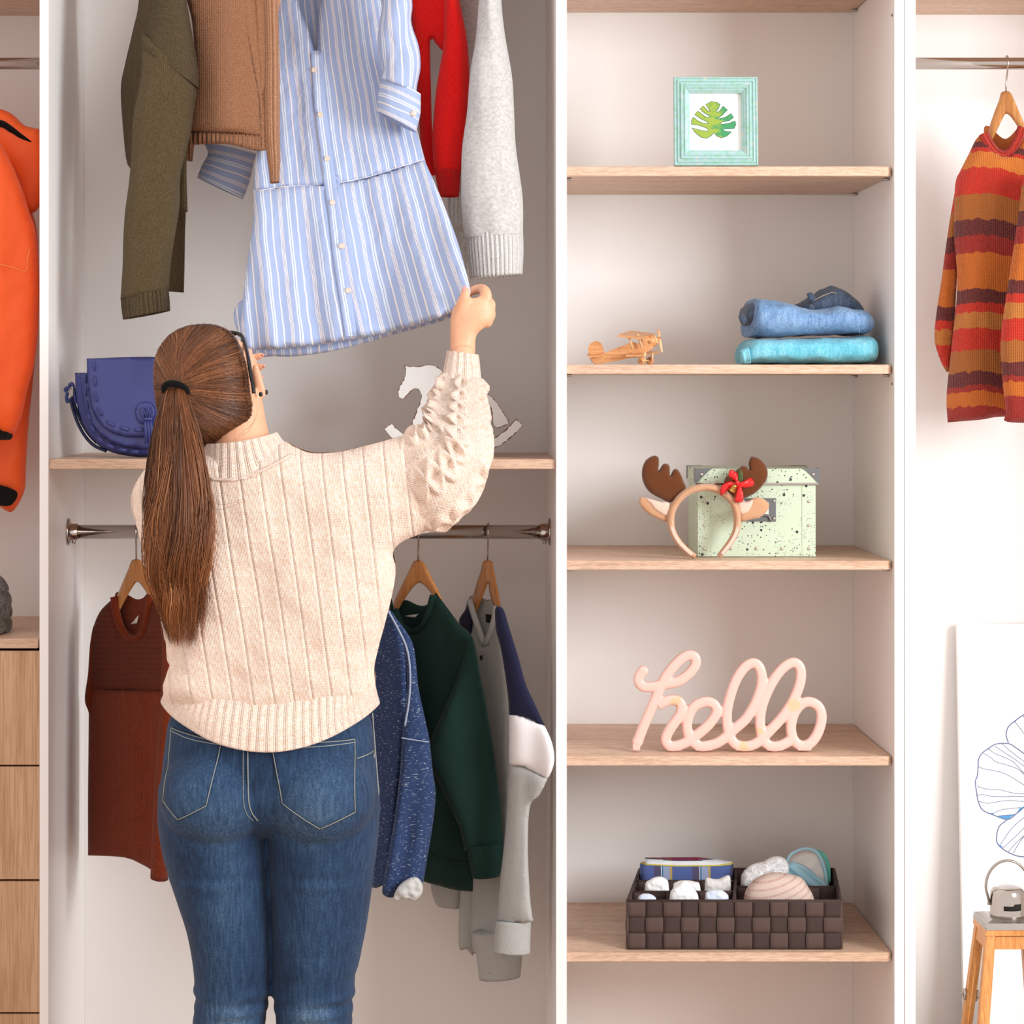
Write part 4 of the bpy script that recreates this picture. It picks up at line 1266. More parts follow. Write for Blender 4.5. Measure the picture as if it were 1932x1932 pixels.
bg_body = puff('bag_body', GZ(body_l + [(1440, 1785)] + mirror + [(1440, 385)]), gY + 0.02, M_blue, bag, k=1.0, T=26, step=5)
front_l = [(365, 390), (365, 390), (395, 780), (470, 1080), (600, 1320), (800, 1500), (1050, 1610), (1280, 1650)]
bg_front = puff('front_panel', GZ(front_l + [(1440, 1660)] + [(2880 - a, b) for a, b in front_l[::-1]] + [(1440, 388)]), gY - 0.008, M_blue, bag, k=0.9, T=12, step=5)
flap_l = [(470, 155), (470, 155), (475, 420), (500, 720), (560, 1000), (680, 1220), (860, 1370), (1100, 1450), (1300, 1462)]
bg_flap = puff('flap', GZ(flap_l + [(1440, 1465)] + [(2880 - a, b) for a, b in flap_l[::-1]] + [(1440, 125)]), gY - 0.024, M_blue, bag, k=0.7, T=9, step=5)
def stitch(zx, zy, ang, L, parent, Y):
    a = math.radians(ang); dx, dz = math.cos(a) * L / 2, math.sin(a) * L / 2
    p = [gz(zx - dx, zy - dz), gz(zx, zy), gz(zx + dx, zy + dz)]
    o = tube('stitch', [P(*p[0], Y + 0.003), P(*p[0], Y - 0.0005), P(*p[1], Y - 0.0015), P(*p[2], Y - 0.0005), P(*p[2], Y + 0.003)], 0.0036, M_blue, parent, n=8, flat=0.6, up=None)
    return o
for (a, b, an) in ((595, 275, 85), (608, 530, 86), (625, 790, 80), (690, 1040, 62), (865, 1235, 32), (1100, 1320, 12), (1335, 1335, 0), (1560, 1335, 0), (1780, 1320, -12), (2015, 1235, -32)):
    stitch(a, b, an, 130, bg_flap, gY - 0.0335)
for (a, b, an) in ((445, 490, 88), (452, 710, 88), (475, 925, 82), (508, 1120, 72), (562, 1320, 62), (685, 1500, 45), (855, 1610, 25), (1065, 1672, 8), (1270, 1700, 0)):
    stitch(a, b, an, 110, bg_front, gY - 0.0205)
tasl = puff('tassel_patch', GZ([(1440, 870), (1340, 900), (1285, 980), (1280, 1090), (1330, 1200), (1440, 1250), (1550, 1200), (1600, 1090), (1595, 980), (1540, 900)]), gY - 0.035, M_blue, bag, k=0.5, T=3, step=3)
tube('tassel_cord', [P(*gz(a, b), gY - 0.042) for a, b in ((1415, 1150), (1380, 980), (1395, 965), (1460, 1120), (1500, 975), (1530, 965), (1500, 1150))], 0.0022, M_blue, tasl, n=6)
tube('tassel_strap', [P(*gz(a, b), gY - 0.042) for a, b in ((1400, 1160), (1560, 1155))], 0.0035, M_blue, tasl, n=8)
for i in range(3):
    tube('tassel_strap', [P(*gz(1440 + 45 * i, 1170), gY - 0.041), P(*gz(1450 + 50 * i, 1350), gY - 0.040), P(*gz(1455 + 55 * i, 1560), gY - 0.037)], 0.0030, M_blue, tasl, n=6, flat=0.6)
for i_, pth in enumerate(([(200, 830), (250, 1020), (330, 1240), (450, 1450), (600, 1600), (800, 1690)], [(215, 790), (290, 980), (380, 1200), (500, 1400), (640, 1550)])):
    tube('shoulder_strap', [P(*gz(a, b), gY + 0.012 + 0.008 * i_) for a, b in cr(pth, n=5)], 0.0032, M_blued, bag, n=8, flat=1.7, up=(0, 1, 0))
tube('buckle', [P(*gz(a, b), gY + 0.012) for a, b in cr([(160, 720), (190, 670), (230, 630), (245, 660), (240, 740), (235, 780)], n=4)], 0.0016, M_chrome, bag, n=8)
tube('strap_loop', [P(*gz(a, b), gY + 0.018) for a, b in cr([(200, 830), (150, 870), (135, 800), (150, 720), (115, 680), (140, 640), (175, 660), (190, 590), (225, 570), (245, 610), (270, 760), (290, 900)], n=4)], 0.0034, M_blue, bag, n=8, flat=1.6, up=(0, 1, 0))
rest(bag, Z_SHELF_B)

# ================================================================ white rocking horse
def chipped():
    t = NT('chipped_white_paint')
    n1 = t.noise(t.obj(), 42, 3.0)
    return t.set(t.mix(n1, C(238, 236, 232), C(248, 247, 245)), 0.5, 0, 0.4)
M_chip = chipped(); M_barewood = plain('bare_brown_wood', C(126, 88, 62), 0.7, grain=0.35, gscale=300)
def kz(zx, zy): return (700 + zx / 6.232, 660 + zy / 6.232)
def KZ(l): return [kz(a, b) for a, b in l]
rY = 0.20
rof = Z_SHELF_B + 0.0008 - P(0, 862.0, rY)[2]
rh = thing('rocking_horse', 'flat white wooden rocking horse with chipped edges on the shelf behind her arm', 'ornament', (fx(860, rY), rY, Z_SHELF_B))
def edged(nm, pts, Y, th, par_):
    """painted board with a bare worn edge: a thick brown slab with a slightly smaller white face proud of it"""
    q = cr(pts, closed=True, step=4)
    q = [(a, b) for a, b in q]
    n = len(q)
    tr = tessellate_polygon([[Vector((a, -b, 0)) for a, b in q]])
    v = [P(a, b, Y) for a, b in q]; v2 = [(x, y + th, z) for x, y, z in v]
    f = [tuple(t) for t in tr] + [tuple(i + n for i in t) for t in tr] + [(i, (i + 1) % n, n + (i + 1) % n, n + i) for i in range(n)]
    o = MB().add(v + v2, f).build(nm, M_barewood, par_, smooth=False)
    # inset white face
    rnd = random.Random(len(q))
    q2 = []
    ar = sum(q[i][0] * q[(i + 1) % n][1] - q[(i + 1) % n][0] * q[i][1] for i in range(n))
    sg = 1 if ar > 0 else -1
    for i in range(n):
        a, b = np.array(q[i - 1]), np.array(q[(i + 1) % n])
        t_ = (b - a) / max(1e-6, np.linalg.norm(b - a)); nn = np.array((-t_[1], t_[0])) * sg
        q2.append(np.array(q[i]) + nn * (0.5 + rnd.random() ** 2 * 2.2))
    v = [P(a, b, Y - 0.0006) for a, b in q2]; v2 = [P(a, b, Y + 0.0003) for a, b in q2]
    tr = tessellate_polygon([[Vector((a, -b, 0)) for a, b in q2]])
    f = [tuple(t) for t in tr] + [(i, (i + 1) % n, n + (i + 1) % n, n + i) for i in range(n)]
    MB().add(v + v2, f).build('paint', M_chip, o, smooth=False)
    return o
edged('horse_body', KZ([(385, 185), (385, 185), (440, 200), (540, 205), (660, 188), (760, 200), (830, 250), (900, 330), (1000, 430), (1150, 490), (1250, 530), (1370, 530), (1450, 590), (1540, 720), (1625, 860), (1580, 900), (1490, 930), (1440, 890), (1420, 760), (1400, 680), (1330, 680), (1360, 830), (1380, 950), (1405, 1060), (1350, 1100), (1280, 1000), (1200, 840), (1000, 800), (820, 780), (700, 860), (600, 960), (560, 1060), (480, 1060), (470, 910), (520, 760), (590, 580), (570, 500), (530, 465), (470, 500), (380, 590), (330, 570), (312, 520), (340, 430), (400, 320), (405, 260)]), rY, 0.014, rh)
edged('rocker', KZ([(155, 945), (155, 945), (240, 870), (240, 870), (330, 960), (480, 1060), (700, 1130), (1000, 1150), (1250, 1110), (1420, 1060), (1560, 970), (1710, 820), (1710, 820), (1790, 900), (1790, 900), (1640, 1050), (1470, 1160), (1250, 1230), (1000, 1255), (700, 1240), (450, 1170), (260, 1060)]), rY - 0.016, 0.014, rh)
edged('rocker', KZ([(155, 945), (155, 945), (240, 870), (240, 870), (330, 960), (480, 1060), (700, 1130), (1000, 1150), (1250, 1110), (1420, 1060), (1560, 970), (1710, 820), (1710, 820), (1790, 900), (1790, 900), (1640, 1050), (1470, 1160), (1250, 1230), (1000, 1255), (700, 1240), (450, 1170), (260, 1060)]), rY + 0.016, 0.014, rh)
rest(rh, Z_SHELF_B)

# ================================================================ grey cable knit hat, cut off at the left
M_greyknit = knit('grey_cable_wool', C(104, 98, 94), C(150, 144, 138), 0.007, 0.006, rib=0.03, ribamp=1.2, strength=1.0, dist=0.003)
def catmesh():
    rows = [(-70, 1192, 12, 1192, 0.12, 0.075), (-78, 1180, 17, 1184, 0.12, 0.08), (-76, 1150, 18, 1150, 0.12, 0.08), (-66, 1115, 13, 1115, 0.12, 0.07), (-48, 1092, 2, 1092, 0.12, 0.05), (-35, 1082, -10, 1082, 0.12, 0.02)]
    return rows
ht = loft('knitted_hat', catmesh(), M_greyknit, disp=lambda t, j, ct, st: 0.004 * math.sin(j * 2 * math.pi * 9 + 2.5 * math.sin(t * 14)), n=72, uvW=0.36)
tag(ht, 'grey cable knitted hat on the shelf above the drawers, cut off at left', 'hat')
dzh = fz(1205, 0.01) + 0.001 - min(v.co.z for v in ht.data.vertices); ht.location.z += dzh

# ================================================================ leaning canvas
cvT, cvB = 0.437, 0.352
cX0 = P(1803, 0, cvT)[0]; cX1 = cX0 + 0.385
cZ1 = fz(1176, cvT)
M_canvas = plain('primed_canvas', C(248, 248, 247), 0.8, bump=0.1, gscale=900)
M_canvside = plain('canvas_edge', C(236, 226, 220), 0.85)
def cpt(x, z, out=0.0):
    t = z / cZ1
    return (x, cvB + (cvT - cvB) * t - out, z)
cv = thing('canvas_print', 'white canvas with a blue outline flower leaning in the right bay', 'canvas', ((cX0 + cX1) / 2, 0.38, 0))
th = 0.016
A = [cpt(cX0, 0.001, th), cpt(cX1, 0.001, th), cpt(cX1, cZ1, th), cpt(cX0, cZ1, th)]
B = [cpt(cX0, 0.001), cpt(cX1, 0.001), cpt(cX1, cZ1), cpt(cX0, cZ1)]
MB().add(A + B, [(0, 1, 2, 3), (7, 6, 5, 4)], None, 0).add(A + B, [(0, 4, 5, 1), (1, 5, 6, 2), (2, 6, 7, 3), (3, 7, 4, 0)], None, 1).build('stretched_canvas', [M_canvas, M_canvside], cv, smooth=False)
M_ink = plain('slate_blue_ink', C(112, 122, 158), 0.8); M_inkb = plain('bright_blue_ink', C(84, 150, 206), 0.8)
cs = MB(); 
def lpx(zx, zy): return (1780 + zx / 6.04, 1320 + zy / 6.04)
def cproj(px, py):
    """frame pixel -> point on the canvas face"""
    # ray from camera meets the tilted face
    Yg = cvT - th
    for _ in range(6):
        x, y, z = P(px, py, Yg); Yg = cvB + (cvT - cvB) * (z / cZ1) - th
    return (x, Yg - 0.0004, z)
def ink(pts, r): cs.add(*g_tube([cproj(*lpx(a, b)) for a, b in cr(pts, n=5)], r, n=5, flat=0.4))
outl = [[(740, 490), (715, 400), (740, 310), (820, 240), (920, 170), (1050, 110), (1200, 120), (1290, 220), (1300, 380), (1230, 560), (1120, 700)],
        [(918, 615), (830, 550), (740, 500), (600, 505), (520, 550), (440, 610), (400, 680), (395, 770), (385, 870), (365, 930), (375, 1040), (400, 1170), (450, 1260), (560, 1310), (730, 1365), (830, 1300), (918, 1225), (1010, 1130)],
        [(730, 1365), (640, 1440), (608, 1540), (615, 1640), (690, 1710), (760, 1750), (860, 1785), (960, 1785), (1060, 1730), (1130, 1600), (1110, 1400), (1060, 1240)],
        [(1060, 1240), (1250, 1300), (1420, 1240), (1500, 1080), (1420, 920), (1240, 880), (1090, 960)]]
for o_ in outl: ink(o_, 0.0013)
veins = [[(400, 765), (470, 790), (680, 835), (860, 935), (918, 975)], [(455, 610), (540, 660), (600, 710), (740, 750), (860, 800), (960, 900)], [(510, 560), (600, 620), (780, 700), (918, 840)], [(580, 525), (720, 620), (830, 690), (960, 790)], [(670, 505), (780, 600), (940, 720)],
         [(385, 990), (500, 1020), (650, 1030), (800, 1065), (960, 1075)], [(390, 1095), (440, 1080), (540, 1100), (700, 1105), (840, 1100), (980, 1115)], [(395, 1155), (500, 1180), (640, 1160), (740, 1150), (918, 1160)], [(560, 1300), (650, 1260), (760, 1240), (880, 1230)], [(615, 1325), (740, 1315), (800, 1310)],
         [(650, 1650), (760, 1490), (860, 1390), (960, 1310)], [(680, 1690), (820, 1560), (940, 1440), (1010, 1380)], [(740, 1730), (840, 1620), (918, 1550), (1020, 1440)], [(800, 1745), (850, 1650), (960, 1500)], [(815, 250), (918, 390), (1010, 560)], [(905, 180), (1000, 340), (1060, 560)]]
for o_ in veins: ink(o_, 0.0007)
fpr = cs.build('flower_line_print', M_ink, cv)
fb = MB()
for pl in ([(610, 1325), (740, 1320), (820, 1300), (740, 1360), (700, 1358)], [(500, 1290), (580, 1290), (560, 1312)], [(625, 1645), (660, 1660), (680, 1695), (650, 1680)], [(865, 1240), (918, 1215), (830, 1300)], [(800, 245), (830, 240), (815, 262)], [(500, 565), (530, 560), (520, 575)]):
    v = [cproj(*lpx(a, b)) for a, b in pl]; v2 = [(x, y + 0.0006, z) for x, y, z in v]; n = len(v)
    fb.add(v + v2, [tuple(range(n)), tuple(range(2 * n - 1, n - 1, -1))] + [(i, (i + 1) % n, n + (i + 1) % n, n + i) for i in range(n)])
fb.build('flower_fill_print', M_inkb, cv, smooth=False)

# ================================================================ wooden lantern
M_lan = wood('honey_pine', C(196, 128, 66), C(220, 152, 88), C(232, 172, 108), 1.6, 'z', 0.4)
ln0 = 0.05
cxL = fx(1901, ln0 + 0.055); lyc = ln0 + 0.055
zt_ = fz(1752, ln0)
la = thing('lantern', 'honey wood lantern with steel cap and handle, cut off at the right edge', 'lantern', (cxL, lyc, 0))
hw = 0.054
def prism(nm, q0, q1, mat, parent):
    v = q0 + q1
    return MB().add(v, [(3, 2, 1, 0), (4, 5, 6, 7), (0, 1, 5, 4), (1, 2, 6, 5), (2, 3, 7, 6), (3, 0, 4, 7)]).build(nm, mat, parent, smooth=False)
def ring_sq(h, z, cx=cxL, cy=lyc): return [(cx - h, cy - h, z), (cx + h, cy - h, z), (cx + h, cy + h, z), (cx - h, cy + h, z)]
prism('top_plate', ring_sq(hw + 0.001, zt_ - 0.003), ring_sq(hw - 0.001, zt_ + 0.009), M_steel, la)
prism('top_plate', ring_sq(hw - 0.002, zt_ + 0.009), ring_sq(hw - 0.016, zt_ + 0.013), M_steel, la)
prism('top_frame', ring_sq(hw + 0.001, zt_ - 0.014), ring_sq(hw, zt_ - 0.0035), M_lan, la)
slope = 0.105; zb_ = 0.0
for sx in (-1, 1):
    for sy in (-1, 1):
        def leg(z, a):
            h = hw - 0.001 + (zt_ - 0.014 - z) * slope
            x1_, y1_ = cxL + sx * h, lyc + sy * h
            return [(x1_, y1_, z), (x1_ - sx * a, y1_, z), (x1_ - sx * a, y1_ - sy * a, z), (x1_, y1_ - sy * a, z)]
        prism('leg', leg(0.02, 0.022), leg(zt_ - 0.0145, 0.018), M_lan, la)
def rail_l(z0, z1, inset):
    for (ax, sg) in (('x', -1), ('x', 1), ('y', -1), ('y', 1)):
        q = []
        for z in (z0, z1):
            h = hw - 0.001 + (zt_ - 0.014 - z) * slope - 0.002; t2 = 0.012; L = h - 0.017
            if ax == 'x': q.append([(cxL - L, lyc + sg * h, z), (cxL + L, lyc + sg * h, z), (cxL + L, lyc + sg * (h - t2), z), (cxL - L, lyc + sg * (h - t2), z)])
            else: q.append([(cxL + sg * h, lyc - L, z), (cxL + sg * h, lyc + L, z), (cxL + sg * (h - t2), lyc + L, z), (cxL + sg * (h - t2), lyc - L, z)])
        prism('cross_rail', q[0], q[1], M_lan, la)
rail_l(zt_ - 0.040, zt_ - 0.016, 0)
rail_l(0.03, 0.06, 0)
hb_ = hw + (zt_ - 0.03) * slope
prism('base', ring_sq(hb_ + 0.008, 0.0005), ring_sq(hb_ + 0.005, 0.0195), M_lan, la)
def glass():
    t = NT('thin_glass')
    tr_ = t.n.new('ShaderNodeBsdfTransparent'); gl = t.n.new('ShaderNodeBsdfGlossy'); gl.inputs['Roughness'].default_value = 0.03
    fr = t.n.new('ShaderNodeFresnel'); fr.inputs[0].default_value = 1.35
    mx = t.n.new('ShaderNodeMixShader'); t.l.new(fr.outputs[0], mx.inputs[0]); t.l.new(tr_.outputs[0], mx.inputs[1]); t.l.new(gl.outputs[0], mx.inputs[2])
    t.l.new(mx.outputs[0], t.out.inputs[0])
    return t.m
M_glass = glass()
for (ax, sg) in (('x', -1), ('x', 1), ('y', -1), ('y', 1)):
    q = []
    for z in (0.06, zt_ - 0.040):
        h = hw - 0.001 + (zt_ - 0.014 - z) * slope - 0.009; t2 = 0.0015; L = h - 0.013
        if ax == 'x': q.append([(cxL - L, lyc + sg * h, z), (cxL + L, lyc + sg * h, z), (cxL + L, lyc + sg * (h - t2), z), (cxL - L, lyc + sg * (h - t2), z)])
        else: q.append([(cxL + sg * h, lyc - L, z), (cxL + sg * h, lyc + L, z), (cxL + sg * (h - t2), lyc + L, z), (cxL + sg * (h - t2), lyc - L, z)])
    prism('glass_pane', q[0], q[1], M_glass, la)
# steel chimney with slot
cz0 = zt_ + 0.011
chim = MB().add(*g_lathe([(0.033, 0.0), (0.034, 0.006), (0.0335, 0.008), (0.0335, 0.040), (0.032, 0.049), (0.028, 0.055), (0.020, 0.058), (0.001, 0.0585)], (cxL, lyc, cz0), 'Z', 40)).build('chimney_cap', M_chrome, la)
slot = MB()
for i in range(8):
    pass
sa, sb_ = -math.pi / 2 - 0.45, -math.pi / 2 + 0.62
vv = []; n_ = 10
for i in range(n_ + 1):
    a = sa + (sb_ - sa) * i / n_
    for z in (0.017, 0.026 if i < 6 else 0.030):
        vv.append((cxL + 0.0338 * math.cos(a), lyc + 0.0338 * math.sin(a), cz0 + z))
for i in range(n_ + 1):
    a = sa + (sb_ - sa) * i / n_
    for z in (0.017, 0.026 if i < 6 else 0.030):
        vv.append((cxL + 0.0325 * math.cos(a), lyc + 0.0325 * math.sin(a), cz0 + z))
o2 = 2 * (n_ + 1)
slot.add(vv, [(2 * i, 2 * i + 2, 2 * i + 3, 2 * i + 1) for i in range(n_)] + [(o2 + 2 * i + 1, o2 + 2 * i + 3, o2 + 2 * i + 2, o2 + 2 * i) for i in range(n_)])
slot.build('vent_slot', M_dark, chim)
hp_ = [(cxL + 0.037 * math.cos(a) * (1 if abs(math.cos(a)) < 0.98 else 0.98), lyc, cz0 + 0.05 + 0.052 * math.sin(a)) for a in [math.pi * i / 24 for i in range(25)]]
hpts = [(cxL + 0.0345, lyc, cz0 + 0.026)] + [(cxL + 0.042 * math.cos(a), lyc, cz0 + 0.058 + 0.050 * math.sin(a)) for a in [math.pi * (i - 1) / 22 for i in range(25)]] + [(cxL - 0.0345, lyc, cz0 + 0.026)]
tube('handle', hpts, 0.0026, M_steel, la, n=10, flat=2.0, up=(0, 1, 0))
for s_ in (-1, 1):
    MB().add(*g_lathe([(0.004, -0.003), (0.004, 0.003)], (cxL + s_ * 0.0355, lyc, cz0 + 0.026), 'X', 12)).build('handle_pivot', M_steel, la)
zc_ = fz(1883, ln0 + 0.08); hL = hw - 0.001 + (zt_ - 0.014 - zc_) * slope
MB().add(*g_ellipsoid((cxL - hL - 0.003, lyc + 0.055, zc_), (0.0045, 0.007, 0.012))).add(*g_tube([(cxL - hL - 0.002, lyc + 0.055, zc_ + 0.01), (cxL - hL - 0.010, lyc + 0.052, zc_ + 0.003), (cxL - hL - 0.004, lyc + 0.052, zc_ - 0.008)], 0.0014, n=6)).build('latch', M_chrome, la)
for (px_, dz_) in ((1861, 0.002),):
    MB().add(*g_lathe([(0.0022, 0.0), (0.0015, -0.001)], (fx(px_, ln0), lyc - hw - 0.0004, zt_ + 0.002), 'Y', 10)).build('screw', M_chrome, la)
# ================================================================ garments on the rails
M_hang = wood('hanger_beech', C(176, 112, 58), C(202, 138, 78), C(216, 156, 98), 2.0, 'z', 0.3)
def hanger(apex, L, R, hook_top, Yr, k, label, ext=18, group='wooden hangers on the lower rail', railr=0.0138, zrail=None):
    """wooden hanger; apex/L/R in frame pixels, swung so that its right arm comes forward (k = metres per pixel)"""
    ax, ay = apex
    Yf = lambda px, py: Yr - k * (px - ax)
    h = thing('hanger', label, 'hanger', P(ax, ay, Yr), group)
    Lx, Ly = L; Rx, Ry = R
    dl = np.array((Lx - ax, Ly - ay), float); dr = np.array((Rx - ax, Ry - ay), float)
    le = np.array(L) + dl / np.linalg.norm(dl) * ext; re = np.array(R) + dr / np.linalg.norm(dr) * ext
    out = [(ax - 9, ay + 2), (ax + dl[0] * .28 - 6, ay + dl[1] * .24), (ax + dl[0] * .6 - 7, ay + dl[1] * .6), (Lx - 5, Ly - 1), tuple(le + (-2, 3)), tuple(le + (6, 8)), (Lx + 11, Ly + 2), (ax + dl[0] * .45 + 8, ay + dl[1] * .62 + 4),
           (ax + 1, ay + 42), (ax + dr[0] * .5 - 6, ay + dr[1] * .72 + 4), (Rx - 8, Ry + 4), tuple(re + (-5, 6)), tuple(re + (3, 2)), (Rx + 5, Ry - 2), (ax + dr[0] * .62 + 6, ay + dr[1] * .58), (ax + dr[0] * .3 + 6, ay + dr[1] * .22), (ax + 8, ay + 1), (ax, ay - 1)]
    puff('hanger_body', out, Yf, M_hang, h, k=0.9, T=6.5, step=3.5)
    zr_ = Z_RAIL_B if zrail is None else zrail
    x_, y_, z_ = P(ax, ay, Yr)
    rr_ = railr + 0.0032
    arc = [(x_ + 0.001, Yr - rr_ * math.cos(a), zr_ + rr_ * math.sin(a)) for a in [math.pi * i / 10 - 0.6 for i in range(14)]]
    pts = [(x_, y_, z_ - 0.004), (x_, y_, z_ + (zr_ - z_) * 0.25), (x_ + 0.0005, Yr - rr_ * 0.35, zr_ - railr * 2.0)] + arc
    tube('hook', pts, 0.0018, M_chrome, h, n=8)
    return h

def jersey(name, c1, c2, c3=None, sx=500, sz=130, fleck=0.62, bump=0.25, sheen=0.05):
    """smooth knitted jersey with a melange fleck"""
    t = NT(name)
    n1 = t.noise(t.scale(t.obj(), sz, sz, sx), 1.0, 3.0, 0.6)
    n2 = t.noise(t.obj(), 1200, 2.0)
    c = t.mix(n1, c1, c2)
    if c3 is not None:
        c = t.mix(t.ramp(n1, [(fleck, (0, 0, 0, 1)), (fleck + 0.05, (1, 1, 1, 1))]), c, c3)
    t.bump(t.math('ADD', n1, n2), bump, 0.0008)
    return t.set(c, 0.88, 0, 0.2, sheen)

def nfold(seed, amp, sx=0.02, sy=0.006):
    return lambda x, y: amp * (mnoise.noise(Vector((x * sx + seed, y * sy, seed))) + 0.45 * mnoise.noise(Vector((x * sx * 2.6, y * sy * 2.2 + seed, seed))))

def ropepath(pts, Y, r, mat, parent, nm, flat=0.5, n=10):
    q = cr(pts, n=6)
    pp = [P(p[0], p[1], Y(p[0], p[1]) if callable(Y) else Y) for p in q]
    return tube(nm, pp, r, mat, parent, n=n, flat=flat, up=(0, 1, 0))

# ---------------------------------------------------------------- olive ribbed sweater
M_olive = knit('olive_rib_knit', C(84, 70, 46), C(104, 88, 60), 0.0056, 0.0042, strength=0.85, dist=0.0022)
M_olived = knit('olive_rib_hem', C(82, 68, 45), C(100, 84, 57), 0.0056, 0.0042, rib=0.0075, ribamp=1.6, strength=0.9, dist=0.003)
ol = thing('sweater', 'olive green ribbed knit sweater hanging leftmost on the upper rail', 'sweater', P(300, 400, 0.12))
yb = lambda x, y: 0.125 + (330 - x) * 0.0016
puff('sweater_body', [(268, -120), (340, -120), (352, 40), (357, 200), (352, 300), (354, 398), (354, 400), (300, 402), (262, 340), (246, 318), (238, 300), (231, 230), (228, 165), (236, 120), (250, 60), (262, 0)], yb, M_olive, ol, k=0.8, T=22, step=7, fold=nfold(3, 5))
puff('far_sleeve', [(318, 360), (348, 370), (349, 450), (347, 552), (347, 552), (318, 550), (318, 550)], 0.20, M_olive, ol, k=0.9, T=16, step=6)
sl = loft('near_sleeve', [(268, 60, 366, 160, 0.055, 0.045), (262, 150, 374, 175, 0.05, 0.046), (254, 230, 360, 232, 0.045, 0.043), (244, 320, 346, 320, 0.04, 0.040), (236, 420, 334, 410, 0.035, 0.038), (230, 500, 324, 490, 0.03, 0.036), (228, 565, 318, 548, 0.03, 0.036)], M_olive, ol, uvW=0.25, n=40, cap=(True, True), disp=lambda t, j, ct, st: 0.0022 * math.sin(t * 16 + ct * 3) + 0.0035 * mnoise.noise(Vector((t * 5, ct * 2, st * 2))))
loft('cuff', [(228, 562, 318, 545, 0.03, 0.0365), (229, 580, 320, 565, 0.03, 0.0365), (232, 603, 321, 586, 0.03, 0.036)], M_olived, ol, uvW=0.25, n=40, mouth=0.03, cap=(False, True))
loft('shoulder', [(286, -110, 330, -110, 0.07, 0.03), (288, -10, 346, -30, 0.065, 0.036), (282, 40, 362, 60, 0.06, 0.04), (272, 70, 374, 130, 0.056, 0.044), (265, 90, 376, 168, 0.054, 0.046)], knit('olive_rib_sleevehead', C(84, 70, 46), C(104, 88, 60), 0.0075, 0.0045, strength=1.0, horiz=True, dist=0.003), ol, uvW=0.25, n=40)

# ---------------------------------------------------------------- tan cardigan
M_tan = knit('tan_chunky_knit', C(190, 132, 96), C(212, 158, 122), 0.0072, 0.0052, strength=0.95, dist=0.0026)
M_tanr = knit('tan_rib_knit', C(190, 132, 96), C(212, 158, 122), 0.0072, 0.0052, rib=0.0085, ribamp=1.6, strength=0.9, dist=0.003)
tc = thing('cardigan', 'tan chunky knit cardigan between the olive sweater and the striped dress', 'cardigan', P(440, 300, 0.1))
ytc = lambda x, y: 0.15 - (x - 350) * 0.00094 - 0.04 * max(0, y / 280.0) * (x - 350) / 160.0
puff('cardigan_body', [(335, -120), (520, -120), (522, 60), (515, 150), (502, 200), (500, 258), (500, 258), (430, 252), (354, 250), (354, 250), (356, 220), (368, 150), (362, 40)], ytc, M_tan, tc, k=0.8, T=24, step=7, fold=lambda x, y: 5 * math.sin(x * 0.075 + 0.6 * math.sin(y * 0.012)) + nfold(7, 4)(x, y))
puff('hem_rib', [(352, 248), (352, 248), (430, 250), (501, 256), (501, 256), (500, 284), (500, 284), (478, 284), (428, 272), (352, 274), (352, 274)], lambda x, y: ytc(x, y) - 0.004, M_tanr, tc, k=0.8, T=20, step=5)
puff('front_band', [(452, -120), (484, -120), (486, 0), (494, 100), (499, 170), (503, 284), (503, 284), (492, 284), (492, 284), (488, 190), (474, 110), (462, 40)], lambda x, y: ytc(x, y) - 0.02, M_tan, tc, k=0.7, T=12, step=6)
loft('sleeve', [(494, -110, 522, -110, 0.0, 0.02), (497, 0, 525, 0, -0.035, 0.022), (500, 90, 527, 95, -0.045, 0.022), (499, 170, 528, 170, -0.05, 0.022), (500, 250, 528, 250, -0.052, 0.02), (504, 300, 529, 300, -0.054, 0.018), (507, 322, 528, 320, -0.054, 0.017), (509, 346, 527, 344, -0.054, 0.015)], M_tanr, tc, uvW=0.12, n=28, mouth=0.02, cap=(True, True))
puff('far_cuff', [(350, 262), (366, 262), (363, 305), (363, 305), (351, 303), (351, 303)], 0.20, M_tanr, tc, k=0.8, T=8, step=4)

# ---------------------------------------------------------------- striped shirt dress
def stripes(name, rot=False):
    t = NT(name)
    u, v, _ = t.sep(t.uv())
    wv = t.math('MULTIPLY_ADD', t.noise(t.uv(), 14, 2.0), 0.007, -0.0035)
    if rot: u = v
    u = t.math('ADD', u, wv)
    f = t.math('FRACT', t.math('MULTIPLY', u, 1 / 0.047))
    base, cr_, wt = C(148, 168, 210), C(234, 222, 214), C(212, 220, 233)
    ww = 0.022
    st = [(0.0, cr_), (0.05, base)]
    for k_ in range(3): st += [(0.30 + k_ * 0.055, cr_), (0.30 + k_ * 0.055 + 0.026, base)]
    for k_ in range(2): st += [(0.63 + k_ * 0.09, wt), (0.63 + k_ * 0.09 + 0.055, base)]
    col = t.ramp(f, st, 'CONSTANT')
    n2 = t.noise(t.obj(), 1500, 2.0)
    n3 = t.noise(t.scale(t.obj(), 30, 30, 16), 1.0, 4.0, 0.6)
    col = t.mix(t.math('MULTIPLY', n2, 0.22), col, C(236, 238, 246))
    t.bump(t.math('ADD', t.math('MULTIPLY', n2, 0.3), t.math('MULTIPLY', n3, 7.0)), 0.5, 0.0016)
    return t.set(col, 0.75, 0, 0.25, 0.15)
M_str = stripes('blue_stripe_cotton'); M_strr = stripes('blue_stripe_cotton_crosswise', True)
M_btn = plain('shell_button', C(222, 204, 190), 0.3, 0, 0.6)
dr = thing('shirt_dress', 'blue and white striped shirt dress the woman is holding out', 'dress', P(640, 660, 0.0))
